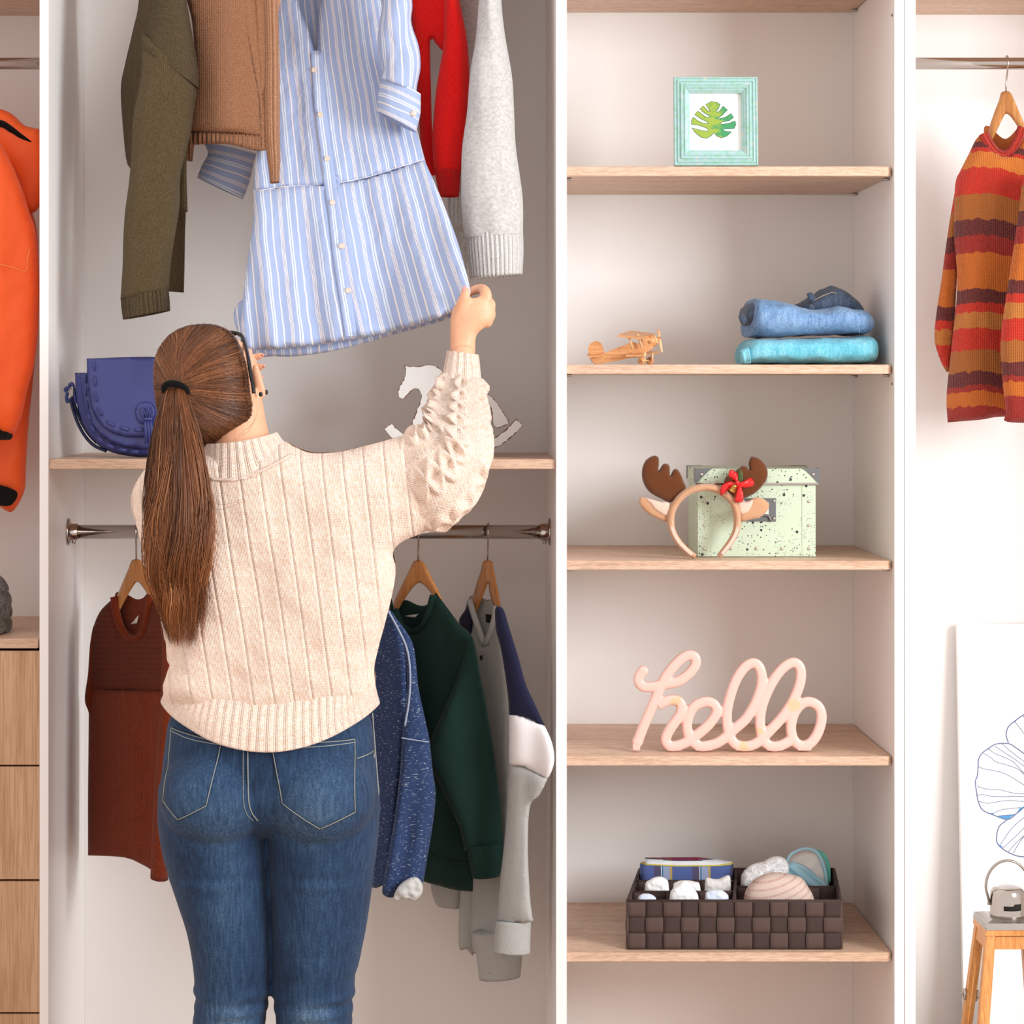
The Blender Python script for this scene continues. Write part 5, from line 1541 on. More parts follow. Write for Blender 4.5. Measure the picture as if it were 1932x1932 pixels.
def yd(x, y):
    t = max(0, min(1, (y + 100) / 760.0))
    return 0.19 - 0.33 * t ** 1.15 - max(0, (x - 740) / 150.0) * 0.135 * max(0, min(1, (y - 250) / 300.0))
def sl_(x): return 0.10 + max(0.0, min(1.0, (x - 570) / 310.0)) * 0.22
duv = lambda x, y: (x - sl_(x) * (y - 350), y)
def dfold(x, y):
    a = 3.0 + 9.0 * max(0, (y - 250) / 400.0)
    u = x - sl_(x) * (y - 350)
    return a * (0.6 * math.sin(u * 0.052 + 0.8) + 0.4 * math.sin(u * 0.115 + 1.3 + y * 0.002)) + nfold(11, 5, 0.018, 0.012)(x, y)
puff('back_panel', [(530, -120), (690, -120), (700, 60), (690, 120), (560, 120), (540, 40)], lambda x, y: yd(x, y) + 0.05, M_str, dr, k=0.4, T=8, step=8, uvf=duv)
puff('bodice', [(522, -125), (522, -125), (548, -120), (562, 0), (580, 48), (596, 100), (598, 100), (598, 60), (602, -10), (606, -125), (606, -125), (740, -125), (740, -125), (748, 40), (766, 150), (786, 240), (803, 306), (803, 306), (720, 332), (640, 352), (560, 356), (478, 366), (478, 366), (482, 300), (496, 200), (508, 100), (516, 0)], yd, M_str, dr, k=0.75, T=24, step=7, uvf=duv, fold=dfold)
sk_out = [(478, 358), (478, 358), (540, 350), (640, 346), (720, 328), (800, 300), (800, 300), (830, 368), (858, 440), (876, 500), (886, 540), (887, 556), (876, 572), (858, 588), (858, 588), (820, 603), (770, 618), (720, 630), (660, 641), (600, 650), (540, 657), (466, 661), (466, 661), (455, 625), (456, 590), (461, 540), (470, 470), (478, 410)]
puff('skirt', sk_out, lambda x, y: yd(x, y) - 0.002, M_str, dr, k=0.75, T=26, step=6.5, uvf=lambda x, y: (duv(x, y)[0] + 9, y), fold=dfold)
puff('skirt_back', [(470, 560), (840, 535), (856, 588), (842, 602), (800, 616), (740, 632), (680, 650), (620, 664), (560, 672), (520, 672), (470, 664)], lambda x, y: yd(x, y) + 0.045, M_str, dr, k=0.4, T=9, step=7, uvf=duv)
plk = [(598, 96), (599, 125), (603, 190), (610, 250), (618, 310), (626, 370), (632, 410), (636, 450), (642, 500), (650, 550), (657, 595), (662, 634)]
def strip(nm, pts, w_, yo, mat, uvo=0):
    """flat band following the cloth of the dress"""
    q = cr(pts, n=6); m = MB(); v, f, uv = [], [], []
    prof_ = [(-1, 0.0), (-0.93, -0.0022), (-0.5, -0.0030), (0, -0.0032), (0.5, -0.0030), (0.93, -0.0022), (1, 0.0), (0, 0.002)]
    for i, p in enumerate(q):
        for a, b in prof_:
            x, y = p[0] + a * w_ / 2, p[1]
            base = P(x, y, DT(x, y))
            v.append((base[0], base[1] + b + yo, base[2])); uv.append(((a * w_ / 2 + uvo) * 0.001, p[1] * 0.001))
    k_ = len(prof_)
    for i in range(len(q) - 1):
        for j in range(k_): f.append((i * k_ + j, i * k_ + (j + 1) % k_, (i + 1) * k_ + (j + 1) % k_, (i + 1) * k_ + j))
    f.append(tuple(range(k_))); f.append(tuple((len(q) - 1) * k_ + j for j in range(k_))[::-1])
    return m.add(v, f, uv).build(nm, mat, dr)
_tr = [BVHTree.FromPolygons(*wverts(o)) for o in dr.children if o.name.startswith(('bodice', 'skirt')) and 'back' not in o.name]
def DT(x, y):
    """depth of the dress front at a frame pixel"""
    Y0 = yd(x, y); best = Y0 - 0.02
    for _ in range(3):
        X, _y, Z = P(x, y, best); hs_ = [t.ray_cast(Vector((X, -1.0, Z)), Vector((0, 1, 0))) for t in _tr]
        ys_ = [h[0].y for h in hs_ if h[0] is not None]
        if ys_: best = min(ys_)
    return best
strip('under_placket', [(628, 330), (636, 375), (646, 430), (656, 490), (668, 550), (680, 605), (686, 632)], 24, 0.0008, M_str, 18)
strip('placket', plk, 24, -0.0012, M_str, 34)
for (x, y) in ((593, 132), (604, 216), (617, 299), (627, 382), (645, 464), (657, 548)):
    c = P(x, y, DT(x, y) - 0.0078)
    b_ = MB().add(*g_lathe([(0.0050, 0.004), (0.0056, 0.0010), (0.0052, -0.0003), (0.0036, 0.0003), (0.0006, 0.0005)], c, 'Y', 16)).build('button', M_btn, dr)
for nm, pth in (('waist_seam', [(480, 361), (540, 352), (606, 349)]), ('waist_seam', [(634, 346), (690, 335), (750, 316), (800, 301)])):
    tube(nm, [P(x, y, DT(x, y) - 0.0005) for x, y in cr(pth, n=10)], 0.0011, M_str, dr, n=6)
# right sleeve with cuff
slv = loft('sleeve', [(708, -115, 762, -115, 0.03, 0.03), (714, -20, 772, -20, 0.02, 0.034), (716, 60, 783, 55, 0.01, 0.036), (714, 115, 790, 120, 0.005, 0.036), (718, 150, 791, 180, 0.0, 0.034)], M_str, dr, uvW=0.2, n=40, disp=lambda t, j, ct, st: 0.004 * math.sin(t * 15 + ct * 2.2) * (0.4 + t) + 0.003 * mnoise.noise(Vector((t * 8, ct * 3, 1))))
cf = loft('cuff', [(719, 146, 794, 178, 0.0, 0.033), (713, 180, 793, 215, -0.002, 0.035), (711, 212, 785, 250, -0.004, 0.034)], M_strr, dr, n=40, mouth=0.045, cap=(False, True), uvW=0.2)
MB().add(*g_lathe([(0.0056, 0.002), (0.0058, 0.0006), (0.0052, -0.0004), (0.0006, 0.0)], P(780, 214, -0.032), 'Y', 16)).build('button', M_btn, cf)
# left cuff under the tan cardigan
loft('cuff', [(384, 268, 484, 290, 0.225, 0.03), (392, 290, 478, 310, 0.225, 0.034), (381, 312, 470, 345, 0.223, 0.036), (372, 335, 459, 376, 0.22, 0.035)], M_strr, dr, n=40, mouth=0.04, cap=(True, True), uvW=0.2)

# ---------------------------------------------------------------- red sweater
M_redk = knit('red_fine_knit', C(226, 24, 24), C(240, 36, 32), 0.003, 0.0026, strength=0.3, dist=0.0008)
M_redr = knit('red_rib_knit', C(226, 24, 24), C(240, 36, 32), 0.003, 0.0026, rib=0.0042, ribamp=1.5, strength=0.7, dist=0.0014)
rs = thing('sweater', 'bright red fine knit sweater between the striped dress and the grey one', 'sweater', P(830, 370, 0.15))
puff('sweater_body', [(772, -120), (860, -120), (866, 20), (856, 75), (838, 96), (822, 82), (812, 76), (813, 160), (816, 250), (824, 330), (824, 330), (800, 322), (790, 220), (782, 100)], lambda x, y: 0.185 - (x - 800) * 0.0005, M_redk, rs, k=0.8, T=20, step=6, fold=nfold(21, 4))
loft('sleeve', [(836, -110, 852, -110, 0.14, 0.02), (838, -20, 864, -20, 0.13, 0.026), (838, 60, 879, 60, 0.125, 0.030), (830, 120, 885, 130, 0.122, 0.030), (821, 190, 885, 195, 0.12, 0.030), (816, 250, 880, 255, 0.118, 0.029), (817, 300, 873, 305, 0.116, 0.027), (820, 325, 870, 322, 0.116, 0.026)], M_redk, rs, n=40, uvW=0.2, disp=lambda t, j, ct, st: 0.003 * mnoise.noise(Vector((t * 5, ct * 2, 9))))
loft('cuff', [(819, 320, 870, 318, 0.116, 0.0262), (824, 345, 868, 345, 0.116, 0.025), (829, 371, 866, 371, 0.116, 0.024)], M_redr, rs, n=40, uvW=0.2, mouth=0.03, cap=(False, True))

# ---------------------------------------------------------------- pale grey fluffy sweater
def fluffy():
    t = NT('pale_grey_mohair')
    n1 = t.noise(t.scale(t.obj(), 130, 130, 190), 1.0, 4.0, 0.7); n2 = t.noise(t.obj(), 800, 3.0, 0.7)
    c = t.ramp(n1, [(0.35, C(186, 184, 180)), (0.55, C(208, 206, 203)), (0.7, C(222, 221, 218))])
    t.bump(t.math('ADD', n2, n1), 0.6, 0.002)
    return t.set(c, 0.95, 0, 0.1, 0.6)
M_fluf = fluffy()
M_flufr = knit('pale_grey_rib', C(204, 202, 199), C(226, 225, 222), 0.005, 0.004, rib=0.0072, ribamp=1.2, strength=0.7, dist=0.0020)
gs = thing('sweater', 'pale grey fluffy sweater hanging rightmost on the upper rail', 'sweater', P(930, 520, 0.15))
puff('sweater_body', [(850, -120), (930, -120), (930, 60), (900, 160), (884, 300), (884, 420), (880, 545), (880, 545), (850, 540), (846, 400), (838, 300), (836, 160), (846, 40)], lambda x, y: 0.26 + (880 - x) * 0.0008, M_fluf, gs, k=0.8, T=24, step=7, fold=nfold(31, 4))
loft('sleeve', [(900, -115, 938, -115, 0.10, 0.035), (904, -20, 944, -20, 0.075, 0.04), (899, 60, 953, 55, 0.055, 0.044), (887, 140, 962, 130, 0.045, 0.046), (880, 220, 970, 210, 0.038, 0.046), (872, 295, 977, 290, 0.034, 0.046), (870, 370, 983, 362, 0.03, 0.046), (874, 430, 986, 425, 0.028, 0.044), (878, 450, 987, 442, 0.028, 0.043)], M_fluf, gs, n=44, uvW=0.28, disp=lambda t, j, ct, st: 0.004 * mnoise.noise(Vector((t * 5, ct * 2, 5))))
loft('cuff', [(878, 442, 987, 436, 0.028, 0.0425), (881, 480, 988, 475, 0.028, 0.042), (886, 526, 986, 518, 0.028, 0.040)], M_flufr, gs, n=48, uvW=0.28, mouth=0.04, cap=(False, True))
puff('hem_rib', [(846, 368), (884, 368), (884, 430), (884, 430), (850, 428), (850, 428)], 0.24, M_flufr, gs, k=0.8, T=12, step=5)

# ---------------------------------------------------------------- rust sweater
M_rust = knit('rust_knit', C(112, 42, 15), C(134, 54, 22), 0.0044, 0.0036, strength=0.7, dist=0.0016)
M_rusth = knit('rust_ridge_knit', C(112, 42, 15), C(134, 54, 22), 0.0044, 0.0036, rib=0.0098, ribamp=1.4, strength=0.9, horiz=True, dist=0.003)
hanger((257, 1056), (222, 1136), (284, 1114), 994, railY, 0.0012, 'wooden hanger holding the rust sweater left of her ponytail')
ru = thing('sweater', 'rust brown knit sweater on a hanger left of the woman', 'sweater', P(235, 1640, 0.25))
yru = lambda x, y: 0.225 - (x - 257) * 0.0013
nk = [(216, 1126), (220, 1160), (232, 1192), (252, 1206), (268, 1196), (278, 1168), (284, 1124)]
puff('yoke', [(210, 1132), (216, 1126)] + nk[1:-1] + [(284, 1124), (296, 1128), (318, 1160), (328, 1230), (326, 1306), (326, 1306), (240, 1304), (168, 1302), (168, 1302), (172, 1240), (175, 1190), (188, 1155)], yru, M_rusth, ru, k=0.7, T=26, step=6, fold=nfold(41, 4))
puff('sweater_body', [(168, 1296), (168, 1296), (240, 1298), (326, 1300), (326, 1300), (320, 1400), (312, 1500), (308, 1600), (300, 1645), (270, 1632), (235, 1618), (166, 1614), (166, 1614), (166, 1500), (167, 1400)], yru, M_rust, ru, k=0.7, T=26, step=7, fold=lambda x, y: nfold(42, 5)(x, y) + 3 * math.sin(x * 0.06))
puff('far_sleeve', [(178, 1180), (186, 1230), (180, 1300), (176, 1360), (166, 1340), (160, 1318), (166, 1270), (170, 1215)], lambda x, y: 0.33, M_rust, ru, k=0.9, T=16, step=5)
loft('near_sleeve', [(300, 1140, 326, 1160, 0.14, 0.03), (306, 1220, 336, 1240, 0.125, 0.034), (302, 1330, 334, 1340, 0.115, 0.034), (294, 1440, 326, 1440, 0.11, 0.032), (287, 1560, 320, 1560, 0.108, 0.03), (284, 1655, 317, 1660, 0.108, 0.028)], M_rust, ru, n=36, uvW=0.2, mouth=0.03)
ropepath(nk, lambda x, y: yru(x, y) - 0.010, 0.0085, M_rust, ru, 'collar', 0.8)
puff('back_neck', [(216, 1126), (232, 1118), (256, 1130), (270, 1128), (286, 1116), (280, 1200), (252, 1214), (226, 1200)], lambda x, y: yru(x, y) + 0.04, M_rust, ru, k=0.4, T=6, step=4)
puff('neck_label', [(246, 1178), (246, 1178), (262, 1160), (262, 1160), (258, 1176), (258, 1176)], lambda x, y: yru(x, y) + 0.024, plain('white_label', C(230, 226, 222), 0.7), ru, k=0.2, T=1.5, step=3)

# ---------------------------------------------------------------- blue melange sweatshirt
M_mel = jersey('blue_melange', C(32, 48, 86), C(60, 82, 126), C(184, 192, 206), 620, 130, 0.62, 0.35)
M_melc = jersey('grey_cuff', C(196, 196, 194), C(216, 216, 214), None, 300, 300)
bm_ = thing('sweatshirt', 'blue flecked melange sweatshirt hanging right behind the woman', 'sweatshirt', P(760, 1690, 0.15))
puff('sweatshirt_body', [(690, 1140), (735, 1150), (752, 1180), (764, 1240), (766, 1320), (760, 1420), (750, 1520), (738, 1620), (726, 1670), (726, 1670), (690, 1650), (670, 1400)], lambda x, y: 0.17 - (x - 740) * 0.0016, M_mel, bm_, k=0.7, T=24, step=7, fold=nfold(51, 5))
puff('sleeve', [(730, 1146), (742, 1160), (760, 1182), (778, 1212), (785, 1250), (790, 1300), (803, 1360), (811, 1400), (816, 1450), (822, 1500), (816, 1560), (806, 1620), (797, 1668), (780, 1676), (762, 1676), (748, 1690), (736, 1694), (723, 1688), (722, 1670), (735, 1600), (746, 1530), (754, 1460), (758, 1400), (763, 1345), (768, 1280), (760, 1215), (745, 1180)], 0.085, M_mel, bm_, k=0.9, T=26, step=6, fold=lambda x, y: 5 * math.sin((x + 0.18 * y) * 0.13) * max(0, min(1, (y - 1420) / 150)) + nfold(52, 4)(x, y))
ropepath([(731, 1150), (752, 1188), (768, 1225), (774, 1270), (772, 1320), (764, 1370)], 0.058, 0.0019, jersey('pale_seam', C(120, 140, 176), C(196, 204, 216)), bm_, 'shoulder_seam', 0.6, 6)
ropepath([(757, 1392), (780, 1396), (808, 1400)], 0.060, 0.0012, jersey('pale_seam_2', C(120, 140, 176), C(196, 204, 216)), bm_, 'sleeve_seam', 0.5, 6)
puff('rolled_cuff', [(750, 1700), (742, 1694), (752, 1672), (770, 1658), (786, 1655), (797, 1668), (796, 1686), (782, 1700), (765, 1695)], 0.055, M_melc, bm_, k=0.95, T=14, step=3, fold=lambda x, y: 4.5 * mnoise.noise(Vector((x * 0.09, y * 0.09, 3))))

# ---------------------------------------------------------------- dark green sweatshirt
M_green = jersey('bottle_green_fleece', C(13, 36, 31), C(20, 50, 43), None, 500, 500, bump=0.15)
hanger((789, 1058), (750, 1132), (822, 1116), 994, railY, 0.0011, 'wooden hanger holding the dark green sweatshirt')
gr = thing('sweatshirt', 'bottle green sweatshirt on a hanger beside the blue flecked one', 'sweatshirt', P(850, 1680, 0.2))
ygr = lambda x, y: 0.215 - (x - 790) * 0.0009
gnk = [(744, 1150), (756, 1178), (775, 1192), (796, 1184), (808, 1160), (818, 1124)]
puff('sweatshirt_body', [(735, 1140)] + gnk + [(822, 1118), (836, 1136), (866, 1176), (893, 1206), (902, 1280), (900, 1400), (898, 1520), (892, 1682), (892, 1682), (862, 1680), (830, 1672), (790, 1660), (750, 1640), (740, 1400)], ygr, M_green, gr, k=0.7, T=26, step=7, fold=nfold(61, 5))
puff('sleeve', [(886, 1200), (898, 1226), (906, 1270), (918, 1330), (930, 1400), (942, 1490), (948, 1560), (950, 1600), (948, 1600), (884, 1606), (876, 1600), (866, 1560), (842, 1508), (818, 1456), (805, 1420), (815, 1390), (840, 1332), (868, 1264)], lambda x, y: 0.105 - 0.00008 * (x - 870), M_green, gr, k=0.8, T=30, step=6, fold=lambda x, y: 4 * math.sin(x * 0.07 - y * 0.01))
loft('cuff', [(880, 1596, 950, 1590, 0.10, 0.024), (886, 1630, 948, 1624, 0.10, 0.024), (891, 1656, 943, 1652, 0.10, 0.022)], M_green, gr, n=36, mouth=0.02, cap=(True, True))
ropepath(gnk, lambda x, y: ygr(x, y) - 0.008, 0.0075, M_green, gr, 'collar', 0.8)
puff('back_neck', [(744, 1142), (765, 1132), (790, 1142), (806, 1140), (820, 1118), (812, 1180), (780, 1196), (752, 1180)], lambda x, y: ygr(x, y) + 0.035, M_green, gr, k=0.4, T=6, step=4)
ropepath([(810, 1612), (850, 1626), (886, 1630)], lambda x, y: ygr(x, y) - 0.026, 0.0016, M_green, gr, 'hem_seam', 0.6, 6)
puff('neck_label', [(764, 1162), (764, 1162), (790, 1158), (790, 1158), (782, 1166), (782, 1166)], lambda x, y: ygr(x, y) + 0.028, plain('white_label_2', C(220, 218, 214), 0.7), gr, k=0.2, T=1.5, step=3)

# ---------------------------------------------------------------- grey sweatshirt with navy and white sleeve
M_grey = jersey('grey_marl', C(164, 164, 161), C(184, 184, 181), C(146, 146, 144), 700, 140, 0.60, 0.25)
M_navy = jersey('navy_jersey', C(24, 25, 50), C(36, 37, 66), None, 500, 500, bump=0.12)
M_whj = jersey('white_jersey', C(236, 232, 234), C(244, 241, 242), None, 500, 500, bump=0.1)
hanger((920, 1058), (895, 1136), (938, 1134), 994, railY, 0.0020, 'wooden hanger holding the grey, navy and white sweatshirt')
cb = thing('sweatshirt', 'grey sweatshirt with navy and white sleeve, rightmost on the lower rail', 'sweatshirt', P(940, 1840, 0.2))
ycb = lambda x, y: 0.225 - (x - 918) * 0.0018
vn = [(886, 1132), (894, 1160), (905, 1192), (914, 1214), (924, 1196), (932, 1170), (937, 1144)]
puff('sweatshirt_body', [(878, 1150), (884, 1132)] + vn[1:-1] + [(938, 1144), (946, 1190), (956, 1260), (962, 1400), (962, 1560), (958, 1700), (955, 1800), (930, 1790), (900, 1800), (880, 1790), (866, 1780), (872, 1720), (886, 1640), (888, 1500), (890, 1300), (880, 1200)], ycb, M_grey, cb, k=0.7, T=24, step=7, fold=nfold(71, 5))
puff('navy_shoulder', [(886, 1134), (878, 1150), (866, 1170), (872, 1186), (886, 1200), (892, 1170)], lambda x, y: ycb(x, y) - 0.012, M_navy, cb, k=0.6, T=10, step=4)
ropepath(vn, lambda x, y: ycb(x, y) - 0.012, 0.0062, M_grey, cb, 'collar', 0.8)
puff('back_neck', [(884, 1130), (900, 1124), (920, 1132), (938, 1128), (936, 1180), (914, 1216), (896, 1180)], lambda x, y: ycb(x, y) + 0.035, M_grey, cb, k=0.4, T=6, step=4)
puff('neck_label', [(916, 1158), (916, 1158), (928, 1160), (928, 1160), (927, 1176), (927, 1176), (917, 1174), (917, 1174)], lambda x, y: ycb(x, y) + 0.027, M_dark, cb, k=0.2, T=1.5, step=3)
MB().add(*g_ellipsoid(P(908, 1241, ycb(908, 1241) - 0.022), (0.0032, 0.002, 0.0052))).build('button', M_dark, cb)
ysl = lambda x, y: 0.030 - (x - 960) * 0.0006
puff('navy_sleeve', [(934, 1150), (940, 1144), (950, 1150), (962, 1188), (978, 1240), (992, 1290), (1012, 1334), (1030, 1374), (1030, 1376), (990, 1354), (961, 1352), (961, 1352), (958, 1310), (946, 1230), (936, 1190)], ysl, M_navy, cb, k=0.9, T=26, step=5)
puff('white_band', [(960, 1347), (960, 1347), (986, 1349), (1028, 1370), (1028, 1370), (1041, 1400), (1046, 1430), (1042, 1452), (1033, 1470), (1033, 1470), (1000, 1453), (985, 1446), (960, 1443), (960, 1443)], ysl, M_whj, cb, k=0.9, T=28, step=5, fold=lambda x, y: 4 * math.sin((x - 960) * 0.09 + 0.5))
puff('grey_sleeve', [(960, 1440), (960, 1440), (988, 1445), (1034, 1468), (1034, 1468), (1018, 1500), (1000, 1522), (996, 1600), (1000, 1690), (1004, 1728), (1001, 1740), (938, 1740), (938, 1740), (944, 1660), (954, 1560)], ysl, M_grey, cb, k=0.9, T=24, step=5, fold=nfold(73, 4))
loft('cuff', [(936, 1738, 1002, 1736, 0.03, 0.024), (932, 1770, 1001, 1768, 0.03, 0.024), (930, 1796, 1000, 1799, 0.03, 0.023)], M_grey, cb, n=36, mouth=0.02, cap=(True, True))
loft('far_sleeve_cuff', [(890, 1760, 970, 1750, 0.20, 0.03), (898, 1800, 984, 1798, 0.20, 0.03), (904, 1848, 982, 1842, 0.20, 0.028)], M_grey, cb, n=36, mouth=0.02, cap=(True, True))
puff('far_hem', [(816, 1660), (872, 1660), (870, 1710), (846, 1714), (822, 1705)], 0.30, M_grey, cb, k=0.9, T=14, step=4)
puff('side_hem', [(872, 1660), (896, 1660), (896, 1795), (880, 1790), (865, 1782)], lambda x, y: 0.27, M_grey, cb, k=0.8, T=14, step=5)

# ---------------------------------------------------------------- orange padded jacket
def nylon():
    t = NT('orange_nylon')
    n1 = t.noise(t.scale(t.obj(), 22, 22, 12), 1.0, 4.0, 0.55, 0.6); n2 = t.noise(t.obj(), 1500, 2.0)
    t.bump(t.math('ADD', t.math('MULTIPLY', n1, 3.0), t.math('MULTIPLY', n2, 0.1)), 0.5, 0.002)
    return t.set(t.mix(n1, C(238, 82, 16), C(248, 100, 28)), 0.5, 0, 0.4, 0.1)
M_or = nylon(); M_fur = plush('black_lining', C(16, 13, 13), C(30, 25, 24), 300, 0.05)
jk = thing('jacket', 'bright orange padded jacket with black lining, cut off at the left edge', 'jacket', P(10, 960, 0.2))
puff('hood', [(-120, 190), (-40, 196), (0, 205), (24, 216), (46, 236), (66, 242), (78, 250), (84, 320), (78, 380), (62, 402), (46, 392), (30, 330), (-20, 300), (-120, 300)], 0.20, M_or, jk, k=0.8, T=26, step=7, fold=nfold(81, 5))
puff('hood_lining', [(-40, 226), (0, 226), (20, 236), (40, 252), (60, 268), (40, 262), (18, 250), (0, 240), (-40, 242)], 0.178, M_fur, jk, k=1.0, T=10, step=4)
puff('jacket_body', [(-160, 300), (20, 330), (60, 400), (72, 470), (70, 620), (62, 720), (54, 800), (49, 880), (47, 922), (34, 952), (20, 967), (2, 958), (-40, 940), (-160, 930)], 0.22, M_or, jk, k=0.8, T=34, step=9, fold=nfold(82, 8))
puff('sleeve', [(-130, 270), (-40, 264), (0, 272), (22, 310), (40, 352), (56, 402), (68, 440), (74, 520), (72, 620), (64, 690), (52, 735), (42, 782), (28, 820), (28, 820), (-40, 806), (-130, 790)], 0.10, M_or, jk, k=0.8, T=34, step=8, fold=nfold(83, 8, 0.02, 0.012))
loft('cuff', [(-90, 800, 24, 816, 0.11, 0.03), (-92, 815, 23, 826, 0.11, 0.03), (-90, 830, 18, 830, 0.11, 0.028)], knit('black_rib', C(14, 12, 12), C(26, 22, 22), 0.004, 0.003, rib=0.005, ribamp=1.5), jk, n=40)
puff('hem_lining', [(-60, 905), (0, 915), (22, 922), (33, 930), (28, 946), (8, 955), (-60, 940)], 0.178, M_fur, jk, k=1.0, T=10, step=4)
tube('seam', [P(x, y, 0.062) for x, y in cr([(-40, 494), (0, 499), (30, 506), (49, 511), (52, 490), (56, 470)], n=6)], 0.0011, plain('orange_thread', C(240, 140, 70), 0.7), jk, n=5)

# ---------------------------------------------------------------- multicoloured striped sweater
def multicol(t, u, v, fac):
    m1, m2 = C(196, 104, 38), C(212, 122, 50)
    om, om2 = C(166, 98, 44), C(190, 120, 56)
    pu1, rd1, dr1 = C(84, 30, 44), C(196, 40, 34), C(150, 32, 38)
    st = [(0.0, m1), (0.06, pu1), (0.085, rd1), (0.098, m2), (0.155, rd1), (0.245, om), (0.33, pu1), (0.385, dr1), (0.445, m1), (0.57, pu1), (0.615, rd1), (0.645, om2), (0.70, rd1), (0.775, om), (0.85, pu1), (0.895, dr1), (0.915, m1), (0.965, dr1)]
    q = t.math('ADD', t.math('MULTIPLY', v, 1 / 0.55), t.math('MULTIPLY_ADD', t.noise(t.obj(), 60, 3.0, 0.7), 0.03, -0.015))
    c = t.ramp(q, st, 'CONSTANT')
    return t.mix(t.math('MULTIPLY', fac, 0.16), c, C(226, 130, 70))
M_multi = knit('striped_mohair', (1, 1, 1, 1), (1, 1, 1, 1), 0.0075, 0.006, strength=0.9, mel=380, sheen=0.12, stripes=multicol, dist=0.0026)
M_redrib = knit('coral_rib', C(190, 52, 44), C(206, 70, 54), 0.006, 0.005, rib=0.009, ribamp=1.4, strength=0.9, dist=0.003)
hanger((1898, 173), (1872, 240), (1926, 232), 108, 0.23, 0.0006, 'wooden hanger holding the striped mohair sweater', group='wooden hanger on the right rail', railr=0.0118, zrail=Z_RAIL_D)
ms = thing('sweater', 'orange, red and plum striped mohair sweater on the right rail', 'sweater', P(1900, 795, 0.2))
muv = lambda x, y: (x, y - 245 + 12 * math.sin((x - 1790) * 0.022) - (x - 1860) * 0.10)
ymu = lambda x, y: 0.225 - (x - 1900) * 0.0004
mn = [(1856, 252), (1866, 272), (1880, 288), (1896, 292), (1910, 284), (1922, 262), (1930, 240)]
puff('sweater_body', [(1842, 262)] + mn + [(1936, 240), (1990, 280), (2040, 340), (2060, 500), (2060, 790), (2060, 790), (1900, 786), (1850, 792), (1788, 797), (1788, 797), (1786, 745), (1795, 655), (1806, 540), (1800, 440), (1802, 350), (1812, 322), (1828, 290)], ymu, M_multi, ms, k=0.7, T=36, step=8, uvf=muv, fold=lambda x, y: 9 * math.sin((x - 1790) * 0.042) * max(0, min(1, (y - 350) / 250)) + nfold(91, 6)(x, y))
puff('far_sleeve', [(1806, 350), (1812, 420), (1806, 520), (1800, 620), (1792, 700), (1780, 692), (1770, 668), (1763, 640), (1766, 596), (1776, 530), (1786, 455), (1796, 392)], 0.29, M_multi, ms, k=0.9, T=18, step=6, uvf=lambda x, y: (x, y - 245 - 20))
puff('near_sleeve', [(1935, 330), (1980, 340), (2000, 500), (1990, 798), (1990, 798), (1900, 796), (1898, 780), (1890, 700), (1888, 640), (1898, 560), (1912, 470), (1922, 400)], 0.13, M_multi, ms, k=0.9, T=30, step=8, uvf=lambda x, y: (x, y - 245 + 30))
ropepath(mn, lambda x, y: ymu(x, y) - 0.010, 0.0105, M_redrib, ms, 'collar', 0.8)
puff('back_neck', [(1856, 246), (1866, 238), (1896, 262), (1922, 240), (1932, 236), (1924, 280), (1896, 300), (1868, 286)], lambda x, y: ymu(x, y) + 0.035, knit('rust_collar', C(186, 100, 50), C(204, 118, 62), 0.006, 0.005), ms, k=0.4, T=6, step=4)
# upper rail hangers, out of sight above the picture, carry the upper garments
hanger((310, -140), (285, -105), (345, -105), -190, railY, 0.0004, 'wooden hanger holding the olive sweater above the frame', group='wooden hangers on the upper rail', zrail=Z_RAIL_T)
for (ax_, lx_, rx_, lab) in ((430, 385, 480, 'tan cardigan'), (632, 580, 690, 'striped dress'), (812, 785, 845, 'red sweater'), (900, 870, 930, 'pale grey sweater')):
    hanger((ax_, -140), (lx_, -105), (rx_, -105), -190, railY, 0.0004, 'wooden hanger holding the %s above the frame' % lab, group='wooden hangers on the upper rail', zrail=Z_RAIL_T)
# ================================================================ the woman
W = -0.36
pe = thing('person', 'woman seen from behind in cream knit sweater and blue jeans holding a striped dress', 'person', P(490, 1500, W)[:2] + (0.0,))
def skinmat():
    t = NT('skin')
    n1 = t.noise(t.obj(), 60, 3.0); n2 = t.noise(t.obj(), 600, 2.0)
    c = t.mix(n1, C(224, 164, 128), C(238, 186, 152))
    t.bump(n2, 0.08, 0.0005)
    return t.set(c, 0.45, 0, 0.4, None, None, 0.12)
M_skin = skinmat()
s_w = S(W)
def Q(px, py, Y): return P(px, py, Y)
bm2 = MB()
# trunk
bm2.add(*g_loft([(420, 850, 520, 850, W, 0.045), (330, 885, 600, 885, W, 0.045), (300, 930, 640, 930, W, 0.055), (318, 1000, 645, 1000, W, 0.06), (345, 1100, 655, 1100, W, 0.06), (358, 1200, 660, 1200, W, 0.058), (352, 1300, 668, 1300, W, 0.062), (338, 1400, 682, 1400, W, 0.066), (325, 1480, 692, 1480, W, 0.07), (322, 1540, 694, 1540, W, 0.055), (345, 1565, 670, 1565, W, 0.02)], n=40))
LEGL = [(316, 1480, 492, 1480, 0.085), (312, 1560, 496, 1560, 0.09), (325, 1650, 498, 1650, 0.088), (356, 1750, 503, 1750, 0.078), (374, 1850, 500, 1850, 0.066), (372, 1932, 492, 1932, 0.06), (374, 2020, 486, 2020, 0.058), (376, 2120, 478, 2120, 0.056), (392, 2250, 458, 2250, 0.040), (400, 2345, 448, 2345, 0.034), (398, 2385, 452, 2385, 0.040)]
